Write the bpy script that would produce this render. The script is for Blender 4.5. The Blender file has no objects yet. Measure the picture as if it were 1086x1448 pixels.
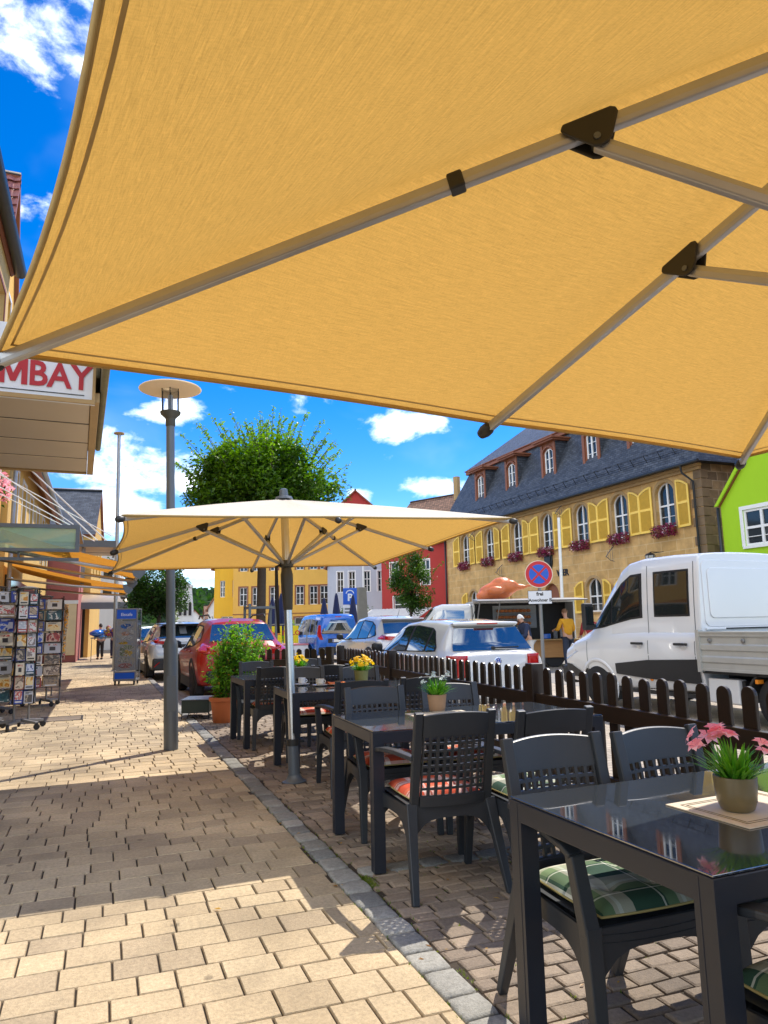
import bpy, math, random
from mathutils import Vector as V, Matrix
rnd = random.Random(11)
S = bpy.context.scene
C = S.collection
PI = math.pi
R = math.radians

# ------------------------------------------------------------------ mesh helper
class MB:
    def __init__(s):
        s.v = []; s.f = []; s.m = []; s.uv = []; s.c = []; s.useuv = False; s.usec = False
    def face(s, pts, m=0, uv=None, col=None):
        n = len(s.v); s.v += [tuple(p) for p in pts]
        s._f(list(range(n, n + len(pts))), m, uv, col)
    def _f(s, idx, m=0, uv=None, col=None):
        s.f.append(idx); s.m.append(m); s.uv.append(uv); s.c.append(col)
        if uv: s.useuv = True
        if col: s.usec = True
    def box(s, c, d, m=0, M=None, taper=1.0, col=None):
        n = len(s.v); c = V(c)
        for z in (-1, 1):
            for x, y in ((-1, -1), (1, -1), (1, 1), (-1, 1)):
                k = taper if z < 0 else 1
                p = V((x * d[0] / 2 * k, y * d[1] / 2 * k, z * d[2] / 2))
                if M: p = M @ p
                s.v.append(tuple(c + p))
        for q in ((3, 2, 1, 0), (4, 5, 6, 7), (0, 1, 5, 4), (1, 2, 6, 5), (2, 3, 7, 6), (3, 0, 4, 7)):
            s._f([n + i for i in q], m, None, col)
    def bx(s, x0, x1, y0, y1, z0, z1, m=0, col=None):
        s.box(((x0 + x1) / 2, (y0 + y1) / 2, (z0 + z1) / 2), (x1 - x0, y1 - y0, z1 - z0), m, None, 1.0, col)
    def bar(s, a, b, w, h, up=(0, 0, 1), m=0, w2=None, h2=None):
        a = V(a); b = V(b); t = (b - a).normalized(); u = V(up)
        x = t.cross(u)
        if x.length < 1e-4: x = t.cross(V((1, 0, 0)))
        x.normalize(); y = x.cross(t).normalized()
        n = len(s.v)
        for p, ww, hh in ((a, w, h), (b, w2 or w, h2 or h)):
            for i, j in ((-1, -1), (1, -1), (1, 1), (-1, 1)):
                s.v.append(tuple(p + x * i * ww / 2 + y * j * hh / 2))
        for q in ((3, 2, 1, 0), (4, 5, 6, 7), (0, 1, 5, 4), (1, 2, 6, 5), (2, 3, 7, 6), (3, 0, 4, 7)):
            s._f([n + i for i in q], m)
    def tube(s, pts, r, n=8, m=0, cap=True):
        pts = [V(p) for p in pts]; k = len(pts)
        rr = r if isinstance(r, (list, tuple)) else [r] * k
        base = len(s.v); px = None
        for i, p in enumerate(pts):
            t = (pts[min(i + 1, k - 1)] - pts[max(i - 1, 0)])
            t = t.normalized() if t.length > 1e-9 else V((0, 0, 1))
            x = (px - t * px.dot(t)) if px else t.cross(V((0, 0, 1)) if abs(t.z) < .9 else V((1, 0, 0)))
            x.normalize(); px = x; y = t.cross(x)
            for j in range(n):
                a = 2 * PI * j / n
                s.v.append(tuple(p + (x * math.cos(a) + y * math.sin(a)) * rr[i]))
        for i in range(k - 1):
            for j in range(n):
                s._f([base + i * n + j, base + i * n + (j + 1) % n, base + (i + 1) * n + (j + 1) % n, base + (i + 1) * n + j], m)
        if cap:
            s._f([base + j for j in range(n)][::-1], m); s._f([base + (k - 1) * n + j for j in range(n)], m)
    def lathe(s, prof, n=24, c=(0, 0, 0), m=0, sx=1, sy=1, M=None):
        base = len(s.v); c = V(c)
        for r, z in prof:
            for j in range(n):
                a = 2 * PI * j / n
                p = V((r * math.cos(a) * sx, r * math.sin(a) * sy, z))
                if M: p = M @ p
                s.v.append(tuple(c + p))
        for i in range(len(prof) - 1):
            for j in range(n):
                s._f([base + i * n + j, base + i * n + (j + 1) % n, base + (i + 1) * n + (j + 1) % n, base + (i + 1) * n + j], m)
        s._f([base + j for j in range(n)][::-1], m); s._f([base + (len(prof) - 1) * n + j for j in range(n)], m)
    def prism(s, poly, fn, t0, t1, m=0):
        k = len(poly); n = len(s.v)
        for t in (t0, t1):
            for u, v in poly: s.v.append(tuple(fn(u, v, t)))
        s._f([n + i for i in range(k)][::-1], m); s._f([n + k + i for i in range(k)], m)
        for i in range(k):
            j = (i + 1) % k
            s._f([n + i, n + j, n + k + j, n + k + i], m)
    def grid(s, rows, m=0, uv=None, close=False):
        n = len(s.v); w = len(rows[0])
        for r in rows: s.v += [tuple(p) for p in r]
        for i in range(len(rows) - 1):
            for j in range(w if close else w - 1):
                j2 = (j + 1) % w
                q = [n + i * w + j, n + i * w + j2, n + (i + 1) * w + j2, n + (i + 1) * w + j]
                s._f(q, m, [uv[i][j], uv[i][j2], uv[i + 1][j2], uv[i + 1][j]] if uv else None)
    def sweep(s, pts, w, h, up=(0, 0, 1), m=0):
        pts = [V(p) for p in pts]; k = len(pts); n = len(s.v); u = V(up)
        ww = w if isinstance(w, (list, tuple)) else [w] * k; hh = h if isinstance(h, (list, tuple)) else [h] * k
        for i, p in enumerate(pts):
            t = (pts[min(i + 1, k - 1)] - pts[max(i - 1, 0)]).normalized(); x = t.cross(u).normalized(); y = x.cross(t).normalized()
            for a, b in ((-1, -1), (1, -1), (1, 1), (-1, 1)): s.v.append(tuple(p + x * a * ww[i] / 2 + y * b * hh[i] / 2))
        s._f([n + 3, n + 2, n + 1, n], m); e = n + 4 * (k - 1); s._f([e, e + 1, e + 2, e + 3], m)
        for i in range(k - 1):
            for j in range(4): a = n + 4 * i; s._f([a + j, a + (j + 1) % 4, a + 4 + (j + 1) % 4, a + 4 + j], m)
    def build(s, name, mats, parent=None, smooth=False, bevel=0, loc=None, weld=False, solid=0, fixn=True, seg=2, sharp=None):
        me = bpy.data.meshes.new(name)
        me.from_pydata(s.v, [], s.f)
        if not isinstance(mats, (list, tuple)): mats = [mats]
        for mm in mats: me.materials.append(mm)
        me.polygons.foreach_set('material_index', s.m)
        if s.useuv:
            l = me.uv_layers.new(name='UVMap'); k = 0; buf = []
            for q, u in zip(s.f, s.uv):
                for i in range(len(q)): buf += list(u[i]) if u else [0, 0]
            l.data.foreach_set('uv', buf)
        if s.usec:
            a = me.color_attributes.new('Col', 'FLOAT_COLOR', 'CORNER'); buf = []
            for q, c in zip(s.f, s.c):
                for i in q: buf += [*(c or (1, 1, 1)), 1]
            a.data.foreach_set('color', buf)
        import bmesh
        if weld or fixn:
            bm = bmesh.new(); bm.from_mesh(me)
            if weld: bmesh.ops.remove_doubles(bm, verts=bm.verts, dist=1e-4)
            if fixn: bmesh.ops.recalc_face_normals(bm, faces=bm.faces)
            bm.to_mesh(me); bm.free()
        if smooth:
            me.polygons.foreach_set('use_smooth', [True] * len(me.polygons))
            if sharp: me.set_sharp_from_angle(angle=R(sharp))
        o = bpy.data.objects.new(name, me); C.objects.link(o)
        if parent: o.parent = parent
        if loc: o.location = loc
        if solid:
            md = o.modifiers.new('S', 'SOLIDIFY'); md.thickness = solid; md.offset = 0
        if bevel:
            md = o.modifiers.new('B', 'BEVEL'); md.width = bevel; md.segments = seg; md.limit_method = 'ANGLE'; md.angle_limit = R(40)
            md.harden_normals = False
        return o

def tag(o, label=None, cat=None, group=None, kind=None):
    if label: o['label'] = label
    if cat: o['category'] = cat
    if group: o['group'] = group
    if kind: o['kind'] = kind
    return o
def thing(name, label, cat, loc=(0, 0, 0), rz=0, group=None):
    o = bpy.data.objects.new(name, None); C.objects.link(o)
    o.location = loc; o.rotation_euler = (0, 0, rz); o.empty_display_size = .1
    return tag(o, label, cat, group)
def copy_tree(o, parent=None):
    c = o.copy(); C.objects.link(c)
    if parent: c.parent = parent
    for ch in o.children: copy_tree(ch, c)
    return c
def font(text, size, parent, material, M, name='lettering', ext=.003, bold=.0, ax='CENTER'):
    cu = bpy.data.curves.new(name, 'FONT'); cu.body = text; cu.size = size; cu.extrude = ext
    cu.align_x = ax; cu.align_y = 'CENTER'; cu.offset = bold; cu.resolution_u = 3
    o = bpy.data.objects.new(name, cu); C.objects.link(o)
    me = bpy.data.meshes.new_from_object(o); C.objects.unlink(o); bpy.data.objects.remove(o)
    me.materials.clear(); me.materials.append(material)
    me.transform(M)
    o2 = bpy.data.objects.new(name, me); C.objects.link(o2); o2.parent = parent
    return o2
def plane_M(origin, xdir, updir):
    x = V(xdir).normalized(); u = V(updir).normalized(); n = x.cross(u)
    M = Matrix((x, u, n)).transposed().to_4x4(); M.translation = V(origin); return M

# ------------------------------------------------------------------ materials
def newmat(name):
    m = bpy.data.materials.new(name); m.use_nodes = True
    nt = m.node_tree; b = nt.nodes['Principled BSDF']
    return m, nt, b
def N(nt, t, **k):
    n = nt.nodes.new(t)
    for a, v in k.items():
        if a.startswith('i_'): n.inputs[a[2:].replace('_', ' ')].default_value = v
        else: setattr(n, a, v)
    return n
def rgba(c): return (c[0], c[1], c[2], 1)
def mat(name, col, rough=.5, metal=0, var=.12, scale=6, bump=0, bscale=60, coat=0, spec=.5, trans=0, detail=4, hue=None):
    m, nt, b = newmat(name); L = nt.links
    b.inputs['Roughness'].default_value = rough; b.inputs['Metallic'].default_value = metal
    b.inputs['Coat Weight'].default_value = coat; b.inputs['Specular IOR Level'].default_value = spec
    tc = N(nt, 'ShaderNodeTexCoord')
    if var:
        no = N(nt, 'ShaderNodeTexNoise', i_Scale=scale, i_Detail=detail)
        L.new(tc.outputs['Object'], no.inputs['Vector'])
        mx = N(nt, 'ShaderNodeMix', data_type='RGBA')
        mx.inputs['A'].default_value = rgba([c * (1 - var) for c in col])
        mx.inputs['B'].default_value = rgba([min(1, c * (1 + var)) for c in (hue or col)])
        L.new(no.outputs['Fac'], mx.inputs['Factor']); L.new(mx.outputs['Result'], b.inputs['Base Color'])
    else: b.inputs['Base Color'].default_value = rgba(col)
    if bump:
        n2 = N(nt, 'ShaderNodeTexNoise', i_Scale=bscale, i_Detail=6)
        L.new(tc.outputs['Object'], n2.inputs['Vector'])
        bu = N(nt, 'ShaderNodeBump', i_Strength=bump, i_Distance=.01)
        L.new(n2.outputs['Fac'], bu.inputs['Height']); L.new(bu.outputs['Normal'], b.inputs['Normal'])
    if trans: b.inputs['Transmission Weight'].default_value = trans
    return m
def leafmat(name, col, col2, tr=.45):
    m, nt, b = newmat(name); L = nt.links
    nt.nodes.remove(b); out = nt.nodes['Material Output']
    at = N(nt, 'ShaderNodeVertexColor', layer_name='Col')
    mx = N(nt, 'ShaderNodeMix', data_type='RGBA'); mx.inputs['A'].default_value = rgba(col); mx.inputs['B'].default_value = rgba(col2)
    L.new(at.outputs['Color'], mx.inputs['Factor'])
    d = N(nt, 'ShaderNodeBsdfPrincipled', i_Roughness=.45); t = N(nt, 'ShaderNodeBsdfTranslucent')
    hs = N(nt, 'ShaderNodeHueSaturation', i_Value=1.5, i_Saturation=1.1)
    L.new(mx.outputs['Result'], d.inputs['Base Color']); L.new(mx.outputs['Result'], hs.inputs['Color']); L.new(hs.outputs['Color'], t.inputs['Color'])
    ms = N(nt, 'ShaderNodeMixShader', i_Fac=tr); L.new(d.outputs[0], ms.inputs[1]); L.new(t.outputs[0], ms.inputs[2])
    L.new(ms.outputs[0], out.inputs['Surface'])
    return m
def brickmat(name, c1, c2, mort, bw, bh, msize=.008, rough=.8, bump=.4, coords='UV', sq=1, var=.25, off=.5, nscale=3, smooth=.1, bias=0):
    m, nt, b = newmat(name); L = nt.links
    b.inputs['Roughness'].default_value = rough
    tc = N(nt, 'ShaderNodeTexCoord')
    br = N(nt, 'ShaderNodeTexBrick', i_Scale=1, offset=off, squash=sq, squash_frequency=3)
    br.inputs['Mortar Size'].default_value = msize; br.inputs['Brick Width'].default_value = bw; br.inputs['Row Height'].default_value = bh
    br.inputs['Color1'].default_value = rgba(c1); br.inputs['Color2'].default_value = rgba(c2); br.inputs['Mortar'].default_value = rgba(mort)
    br.inputs['Mortar Smooth'].default_value = smooth; br.inputs['Bias'].default_value = bias
    L.new(tc.outputs[coords], br.inputs['Vector'])
    no = N(nt, 'ShaderNodeTexNoise', i_Scale=nscale, i_Detail=8, i_Roughness=.65); L.new(tc.outputs['Object'], no.inputs['Vector'])
    mr = N(nt, 'ShaderNodeMapRange'); mr.inputs['From Min'].default_value = .3; mr.inputs['From Max'].default_value = .7
    mr.inputs['To Min'].default_value = 1 - var; mr.inputs['To Max'].default_value = 1 + var
    L.new(no.outputs['Fac'], mr.inputs['Value'])
    mx = N(nt, 'ShaderNodeMix', data_type='RGBA', blend_type='MULTIPLY'); mx.inputs['Factor'].default_value = 1
    L.new(br.outputs['Color'], mx.inputs['A']); L.new(mr.outputs['Result'], mx.inputs['B']); L.new(mx.outputs['Result'], b.inputs['Base Color'])
    if bump:
        bu = N(nt, 'ShaderNodeBump', i_Strength=bump, i_Distance=.02, invert=True)
        ad = N(nt, 'ShaderNodeMath', operation='MULTIPLY_ADD'); ad.inputs[1].default_value = -.25
        n2 = N(nt, 'ShaderNodeTexNoise', i_Scale=40, i_Detail=5); L.new(tc.outputs['Object'], n2.inputs['Vector'])
        L.new(n2.outputs['Fac'], ad.inputs[0]); L.new(br.outputs['Fac'], ad.inputs[2])
        L.new(ad.outputs[0], bu.inputs['Height']); L.new(bu.outputs['Normal'], b.inputs['Normal'])
    return m
def stucco(name, col, var=.1, stain=.28):
    m, nt, b = newmat(name); L = nt.links; b.inputs['Roughness'].default_value = .9
    tc = N(nt, 'ShaderNodeTexCoord')
    n1 = N(nt, 'ShaderNodeTexNoise', i_Scale=.7, i_Detail=7, i_Roughness=.7)
    mp = N(nt, 'ShaderNodeMapping'); mp.inputs['Scale'].default_value = (1, 1, .35)
    L.new(tc.outputs['Object'], mp.inputs['Vector']); L.new(mp.outputs[0], n1.inputs['Vector'])
    mx = N(nt, 'ShaderNodeMix', data_type='RGBA'); mx.inputs['A'].default_value = rgba([c * (1 - stain) for c in col]); mx.inputs['B'].default_value = rgba([min(1, c * (1 + var)) for c in col])
    L.new(n1.outputs['Fac'], mx.inputs['Factor']); L.new(mx.outputs['Result'], b.inputs['Base Color'])
    n2 = N(nt, 'ShaderNodeTexNoise', i_Scale=35, i_Detail=6); L.new(tc.outputs['Object'], n2.inputs['Vector'])
    bu = N(nt, 'ShaderNodeBump', i_Strength=.25, i_Distance=.02); L.new(n2.outputs['Fac'], bu.inputs['Height']); L.new(bu.outputs['Normal'], b.inputs['Normal'])
    return m
def pavermat(name, c1, c2, c3, spk=.25, bump=.35):
    """stone blocks: each block's own tint comes from the random Col attribute"""
    m, nt, b = newmat(name); L = nt.links; b.inputs['Roughness'].default_value = .82
    tc = N(nt, 'ShaderNodeTexCoord'); at = N(nt, 'ShaderNodeVertexColor', layer_name='Col')
    cr = N(nt, 'ShaderNodeValToRGB'); e = cr.color_ramp.elements
    e[0].color = rgba(c1); e[0].position = 0; e[1].color = rgba(c3); e[1].position = 1
    k = e.new(.5); k.color = rgba(c2)
    sp = N(nt, 'ShaderNodeSeparateColor'); L.new(at.outputs['Color'], sp.inputs[0]); L.new(sp.outputs[0], cr.inputs['Fac'])
    n1 = N(nt, 'ShaderNodeTexNoise', i_Scale=55, i_Detail=8, i_Roughness=.75); L.new(tc.outputs['Object'], n1.inputs['Vector'])
    n3 = N(nt, 'ShaderNodeTexNoise', i_Scale=1.1, i_Detail=6, i_Roughness=.6); L.new(tc.outputs['Object'], n3.inputs['Vector'])
    ml = N(nt, 'ShaderNodeMath', operation='MULTIPLY'); L.new(n1.outputs['Fac'], ml.inputs[0]); L.new(n3.outputs['Fac'], ml.inputs[1])
    mr = N(nt, 'ShaderNodeMapRange'); mr.inputs['From Min'].default_value = .1; mr.inputs['From Max'].default_value = .42; mr.inputs['To Min'].default_value = 1 - spk * 1.3; mr.inputs['To Max'].default_value = 1 + spk
    L.new(ml.outputs[0], mr.inputs['Value'])
    mx = N(nt, 'ShaderNodeMix', data_type='RGBA', blend_type='MULTIPLY'); mx.inputs['Factor'].default_value = 1
    L.new(cr.outputs['Color'], mx.inputs['A']); L.new(mr.outputs['Result'], mx.inputs['B'])
    # trodden chewing gum and oil spots
    gv = N(nt, 'ShaderNodeTexVoronoi', i_Scale=3.1); L.new(tc.outputs['Object'], gv.inputs['Vector'])
    ga = N(nt, 'ShaderNodeMath', operation='MULTIPLY_ADD'); ga.inputs[1].default_value = .09; L.new(n1.outputs['Fac'], ga.inputs[0]); L.new(gv.outputs['Distance'], ga.inputs[2])
    gr = N(nt, 'ShaderNodeMapRange'); gr.inputs['From Min'].default_value = .085; gr.inputs['From Max'].default_value = .125; gr.inputs['To Min'].default_value = .55; gr.inputs['To Max'].default_value = 1; L.new(ga.outputs[0], gr.inputs['Value'])
    # broad worn and dirty patches
    n4 = N(nt, 'ShaderNodeTexNoise', i_Scale=.55, i_Detail=7, i_Roughness=.65, i_Distortion=.5); L.new(tc.outputs['Object'], n4.inputs['Vector'])
    pr = N(nt, 'ShaderNodeMapRange'); pr.inputs['From Min'].default_value = .35; pr.inputs['From Max'].default_value = .62; pr.inputs['To Min'].default_value = .8; pr.inputs['To Max'].default_value = 1.06; L.new(n4.outputs['Fac'], pr.inputs['Value'])
    gm = N(nt, 'ShaderNodeMath', operation='MULTIPLY'); L.new(gr.outputs['Result'], gm.inputs[0]); L.new(pr.outputs['Result'], gm.inputs[1])
    m3 = N(nt, 'ShaderNodeMix', data_type='RGBA', blend_type='MULTIPLY'); m3.inputs['Factor'].default_value = 1; L.new(mx.outputs['Result'], m3.inputs['A']); L.new(gm.outputs[0], m3.inputs['B']); L.new(m3.outputs['Result'], b.inputs['Base Color'])
    vo = N(nt, 'ShaderNodeTexVoronoi', i_Scale=140); L.new(tc.outputs['Object'], vo.inputs['Vector'])
    ad = N(nt, 'ShaderNodeMath', operation='MULTIPLY_ADD'); ad.inputs[1].default_value = .35; L.new(vo.outputs['Distance'], ad.inputs[0]); L.new(n1.outputs['Fac'], ad.inputs[2])
    bu = N(nt, 'ShaderNodeBump', i_Strength=bump, i_Distance=.006); L.new(ad.outputs[0], bu.inputs['Height']); L.new(bu.outputs['Normal'], b.inputs['Normal'])
    return m
def fabricmat(name, col, tcol, tr=.5, streak=.18, back=None):
    m, nt, b = newmat(name); L = nt.links; nt.nodes.remove(b); out = nt.nodes['Material Output']
    tc = N(nt, 'ShaderNodeTexCoord')
    mp = N(nt, 'ShaderNodeMapping'); mp.inputs['Scale'].default_value = (22, 260, 1)
    L.new(tc.outputs['UV'], mp.inputs['Vector'])
    n1 = N(nt, 'ShaderNodeTexNoise', i_Scale=1, i_Detail=5, i_Roughness=.7, i_Distortion=.6); L.new(mp.outputs[0], n1.inputs['Vector'])
    mpb = N(nt, 'ShaderNodeMapping'); mpb.inputs['Scale'].default_value = (330, 90, 1); L.new(tc.outputs['UV'], mpb.inputs['Vector'])
    n2 = N(nt, 'ShaderNodeTexNoise', i_Scale=1, i_Detail=3); L.new(mpb.outputs[0], n2.inputs['Vector'])
    ad = N(nt, 'ShaderNodeMath', operation='MULTIPLY_ADD'); ad.inputs[1].default_value = .45; L.new(n2.outputs['Fac'], ad.inputs[0]); L.new(n1.outputs['Fac'], ad.inputs[2])
    mr = N(nt, 'ShaderNodeMapRange'); mr.inputs['From Min'].default_value = .45; mr.inputs['From Max'].default_value = 1.0; mr.inputs['To Min'].default_value = 1 - streak; mr.inputs['To Max'].default_value = 1 + streak
    L.new(ad.outputs[0], mr.inputs['Value'])
    def mul(c):
        x = N(nt, 'ShaderNodeMix', data_type='RGBA', blend_type='MULTIPLY'); x.inputs['Factor'].default_value = 1
        x.inputs['A'].default_value = rgba(c); L.new(mr.outputs['Result'], x.inputs['B']); return x.outputs['Result']
    d = N(nt, 'ShaderNodeBsdfDiffuse'); t = N(nt, 'ShaderNodeBsdfTranslucent')
    if back:      # upper face coloured paler to stand in for sun glare, golden lower face
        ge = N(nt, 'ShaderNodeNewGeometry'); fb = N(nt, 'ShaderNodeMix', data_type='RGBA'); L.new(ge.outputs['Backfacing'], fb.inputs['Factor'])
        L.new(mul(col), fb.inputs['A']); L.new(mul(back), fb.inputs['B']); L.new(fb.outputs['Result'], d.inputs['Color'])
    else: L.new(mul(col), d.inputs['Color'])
    L.new(mul(tcol), t.inputs['Color'])
    mpw = N(nt, 'ShaderNodeMapping'); mpw.inputs['Scale'].default_value = (3.5, 1.6, 1); L.new(tc.outputs['UV'], mpw.inputs['Vector'])
    nw = N(nt, 'ShaderNodeTexNoise', i_Scale=1, i_Detail=3, i_Distortion=.8); L.new(mpw.outputs[0], nw.inputs['Vector'])
    adw = N(nt, 'ShaderNodeMath', operation='MULTIPLY_ADD'); adw.inputs[1].default_value = 9.0; L.new(nw.outputs['Fac'], adw.inputs[0]); L.new(ad.outputs[0], adw.inputs[2])
    bu = N(nt, 'ShaderNodeBump', i_Strength=.5, i_Distance=.003); L.new(adw.outputs[0], bu.inputs['Height'])
    L.new(bu.outputs['Normal'], t.inputs['Normal'])
    L.new(bu.outputs['Normal'], d.inputs['Normal'])
    ms = N(nt, 'ShaderNodeMixShader', i_Fac=tr); L.new(d.outputs[0], ms.inputs[1]); L.new(t.outputs[0], ms.inputs[2]); L.new(ms.outputs[0], out.inputs['Surface'])
    return m
def plaidmat(name, c1, c2, c3, c4, sc=9.0):
    """woven check: two crossed sets of stripes"""
    m, nt, b = newmat(name); L = nt.links; b.inputs['Roughness'].default_value = .9
    tc = N(nt, 'ShaderNodeTexCoord'); sp = N(nt, 'ShaderNodeSeparateXYZ'); L.new(tc.outputs['Object'], sp.inputs[0])
    def stripes(out, shift):
        a = N(nt, 'ShaderNodeMath', operation='MULTIPLY_ADD'); a.inputs[1].default_value = sc; a.inputs[2].default_value = shift; L.new(out, a.inputs[0])
        f = N(nt, 'ShaderNodeMath', operation='FRACT'); L.new(a.outputs[0], f.inputs[0])
        r = N(nt, 'ShaderNodeValToRGB'); r.color_ramp.interpolation = 'CONSTANT'; e = r.color_ramp.elements
        e[0].position = 0; e[0].color = rgba(c1); e[1].position = .42; e[1].color = rgba(c2)
        for p, c in ((.6, c3), (.66, c2), (.72, c4), (.9, c1), (.93, c3), (.96, c1)):
            k = e.new(p); k.color = rgba(c)
        L.new(f.outputs[0], r.inputs['Fac']); return r.outputs['Color']
    mx = N(nt, 'ShaderNodeMix', data_type='RGBA'); mx.inputs['Factor'].default_value = .5
    L.new(stripes(sp.outputs[0], .1), mx.inputs['A']); L.new(stripes(sp.outputs[1], .37), mx.inputs['B']); L.new(mx.outputs['Result'], b.inputs['Base Color'])
    n2 = N(nt, 'ShaderNodeTexNoise', i_Scale=300, i_Detail=2); L.new(tc.outputs['Object'], n2.inputs['Vector'])
    bu = N(nt, 'ShaderNodeBump', i_Strength=.25, i_Distance=.003); L.new(n2.outputs['Fac'], bu.inputs['Height']); L.new(bu.outputs['Normal'], b.inputs['Normal'])
    return m
def woodmat(name, c1, c2, rough=.45, axis=2, bump=.3):
    m, nt, b = newmat(name); L = nt.links; b.inputs['Roughness'].default_value = rough
    tc = N(nt, 'ShaderNodeTexCoord'); mp = N(nt, 'ShaderNodeMapping')
    s = [45, 45, 45]; s[axis] = 3; mp.inputs['Scale'].default_value = s
    L.new(tc.outputs['Object'], mp.inputs['Vector'])
    no = N(nt, 'ShaderNodeTexNoise', i_Scale=1, i_Detail=6, i_Roughness=.65, i_Distortion=.4); L.new(mp.outputs[0], no.inputs['Vector'])
    mx = N(nt, 'ShaderNodeMix', data_type='RGBA'); mx.inputs['A'].default_value = rgba(c1); mx.inputs['B'].default_value = rgba(c2)
    L.new(no.outputs['Fac'], mx.inputs['Factor']); L.new(mx.outputs['Result'], b.inputs['Base Color'])
    bu = N(nt, 'ShaderNodeBump', i_Strength=bump, i_Distance=.004); L.new(no.outputs['Fac'], bu.inputs['Height']); L.new(bu.outputs['Normal'], b.inputs['Normal'])
    return m
def blotchmat(name, cols, scale=9, rough=.6, stretch=(1, 1, 1)):
    """printed matter: irregular patches of several inks"""
    m, nt, b = newmat(name); L = nt.links; b.inputs['Roughness'].default_value = rough
    tc = N(nt, 'ShaderNodeTexCoord'); mp = N(nt, 'ShaderNodeMapping'); mp.inputs['Scale'].default_value = stretch
    L.new(tc.outputs['Object'], mp.inputs['Vector'])
    no = N(nt, 'ShaderNodeTexNoise', i_Scale=scale, i_Detail=3, i_Distortion=1.2); L.new(mp.outputs[0], no.inputs['Vector'])
    r = N(nt, 'ShaderNodeValToRGB'); r.color_ramp.interpolation = 'CONSTANT'; e = r.color_ramp.elements
    n = len(cols)
    e[0].color = rgba(cols[0]); e[0].position = 0; e[1].color = rgba(cols[1]); e[1].position = .36
    for i in range(2, n):
        k = e.new(.36 + .3 * (i - 1) / (n - 1)); k.color = rgba(cols[i])
    L.new(no.outputs['Fac'], r.inputs['Fac']); L.new(r.outputs['Color'], b.inputs['Base Color'])
    return m

K = {}
K['anth'] = mat('anthracite_metal', (.018, .021, .03), .38, .0, .15, 8, .03, 300, spec=.42)
K['resin'] = mat('black_resin', (.024, .0275, .033), .42, 0, .25, 5, .05, 220, spec=.5)
K['resin_grey'] = K['resin']
K['glass_top'] = mat('table_glass', (.03, .037, .045), .045, 0, 0, spec=1)
K['glass_top'].node_tree.nodes['Principled BSDF'].inputs['IOR'].default_value = 2.1
_m = K['glass_top'].node_tree; _n = N(_m, 'ShaderNodeTexNoise', i_Scale=7, i_Detail=8, i_Roughness=.7); _r = N(_m, 'ShaderNodeMapRange'); _r.inputs['From Min'].default_value = .42; _r.inputs['From Max'].default_value = .75; _r.inputs['To Min'].default_value = .02; _r.inputs['To Max'].default_value = .11
_m.links.new(N(_m, 'ShaderNodeTexCoord').outputs['Object'], _n.inputs['Vector']); _m.links.new(_n.outputs['Fac'], _r.inputs['Value']); _m.links.new(_r.outputs['Result'], _m.nodes['Principled BSDF'].inputs['Roughness'])
K['alu'] = mat('aluminium', (.46, .46, .46), .42, .6, .12, 12, .03, 400)
K['pole'] = mat('brushed_pole', (.62, .62, .63), .3, .9, .1, 10)
K['darkplastic'] = mat('dark_plastic', (.02, .019, .017), .5, 0, .2, 10)
K['olive'] = mat('olive_plastic', (.06, .056, .045), .5, 0, .15, 6)
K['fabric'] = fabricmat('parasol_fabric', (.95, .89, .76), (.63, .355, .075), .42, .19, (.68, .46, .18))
K['hem'] = mat('parasol_hem', (.42, .28, .1), .85, 0, .2, 30)
K['lampgrey'] = mat('lamp_post_paint', (.12, .135, .15), .4, .2, .15, 3, .03, 90)
K['wood'] = woodmat('dark_stained_wood', (.007, .004, .0025), (.03, .014, .007), .36)
K['woodx'] = woodmat('dark_rail_wood', (.008, .005, .003), (.032, .016, .008), .36, 1)
K['mat'] = mat('place_mat', (.62, .52, .38), .7, 0, .06, 40, .05, 400)
K['taupe'] = mat('taupe_ceramic', (.15, .115, .055), .32, 0, .15, 8)
K['kraft'] = mat('kraft_pot', (.33, .19, .1), .75, 0, .15, 30, .1, 120)
K['olivepot'] = mat('olive_pot', (.2, .2, .06), .45, 0, .15, 9)
K['soil'] = mat('soil', (.03, .02, .012), .95, 0, .3, 60, .4, 90)
K['terracotta'] = mat('terracotta', (.5, .13, .035), .6, 0, .15, 8, .05, 80)
K['leaf'] = leafmat('tree_leaf', (.016, .045, .006), (.05, .13, .014))
K['leafbright'] = leafmat('bright_leaf', (.06, .2, .012), (.2, .42, .03))
K['leafyel'] = leafmat('yellow_green_leaf', (.08, .17, .012), (.22, .26, .025))
K['grassleaf'] = leafmat('grass_leaf', (.045, .2, .01), (.2, .48, .04), .35)
K['bark'] = mat('bark', (.075, .055, .038), .9, 0, .35, 12, .6, 30)
K['glass'] = mat('window_glass', (.018, .024, .028), .06, 0, .4, 1.2, spec=.7)
K['carglass'] = mat('car_glass', (.02, .032, .036), .03, 0, .2, 2, spec=1)
K['carglass'].node_tree.nodes['Principled BSDF'].inputs['IOR'].default_value = 2.3
K['vanglass'] = mat('van_glass', (.014, .018, .018), .04, 0, .2, 2, spec=.6)
K['tyre'] = mat('tyre_rubber', (.015, .015, .016), .8, 0, .2, 20)
K['rim'] = mat('alloy_rim', (.5, .5, .52), .3, .8, .1, 10)
K['black'] = mat('matt_black', (.012, .012, .013), .6, 0, .2, 8)
K['carblack'] = mat('car_plastic', (.02, .021, .023), .55, 0, .15, 20)
K['chrome'] = mat('chrome', (.75, .76, .78), .15, 1, 0)
K['redlamp'] = mat('red_lamp', (.45, .008, .008), .12, 0, .15, 18, coat=.8)
K['clearlamp'] = mat('clear_lamp', (.55, .57, .6), .1, 0, .2, 25, coat=.8)
K['orange_lamp'] = mat('orange_lamp', (.8, .25, .02), .2, 0, .1, 25)
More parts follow.
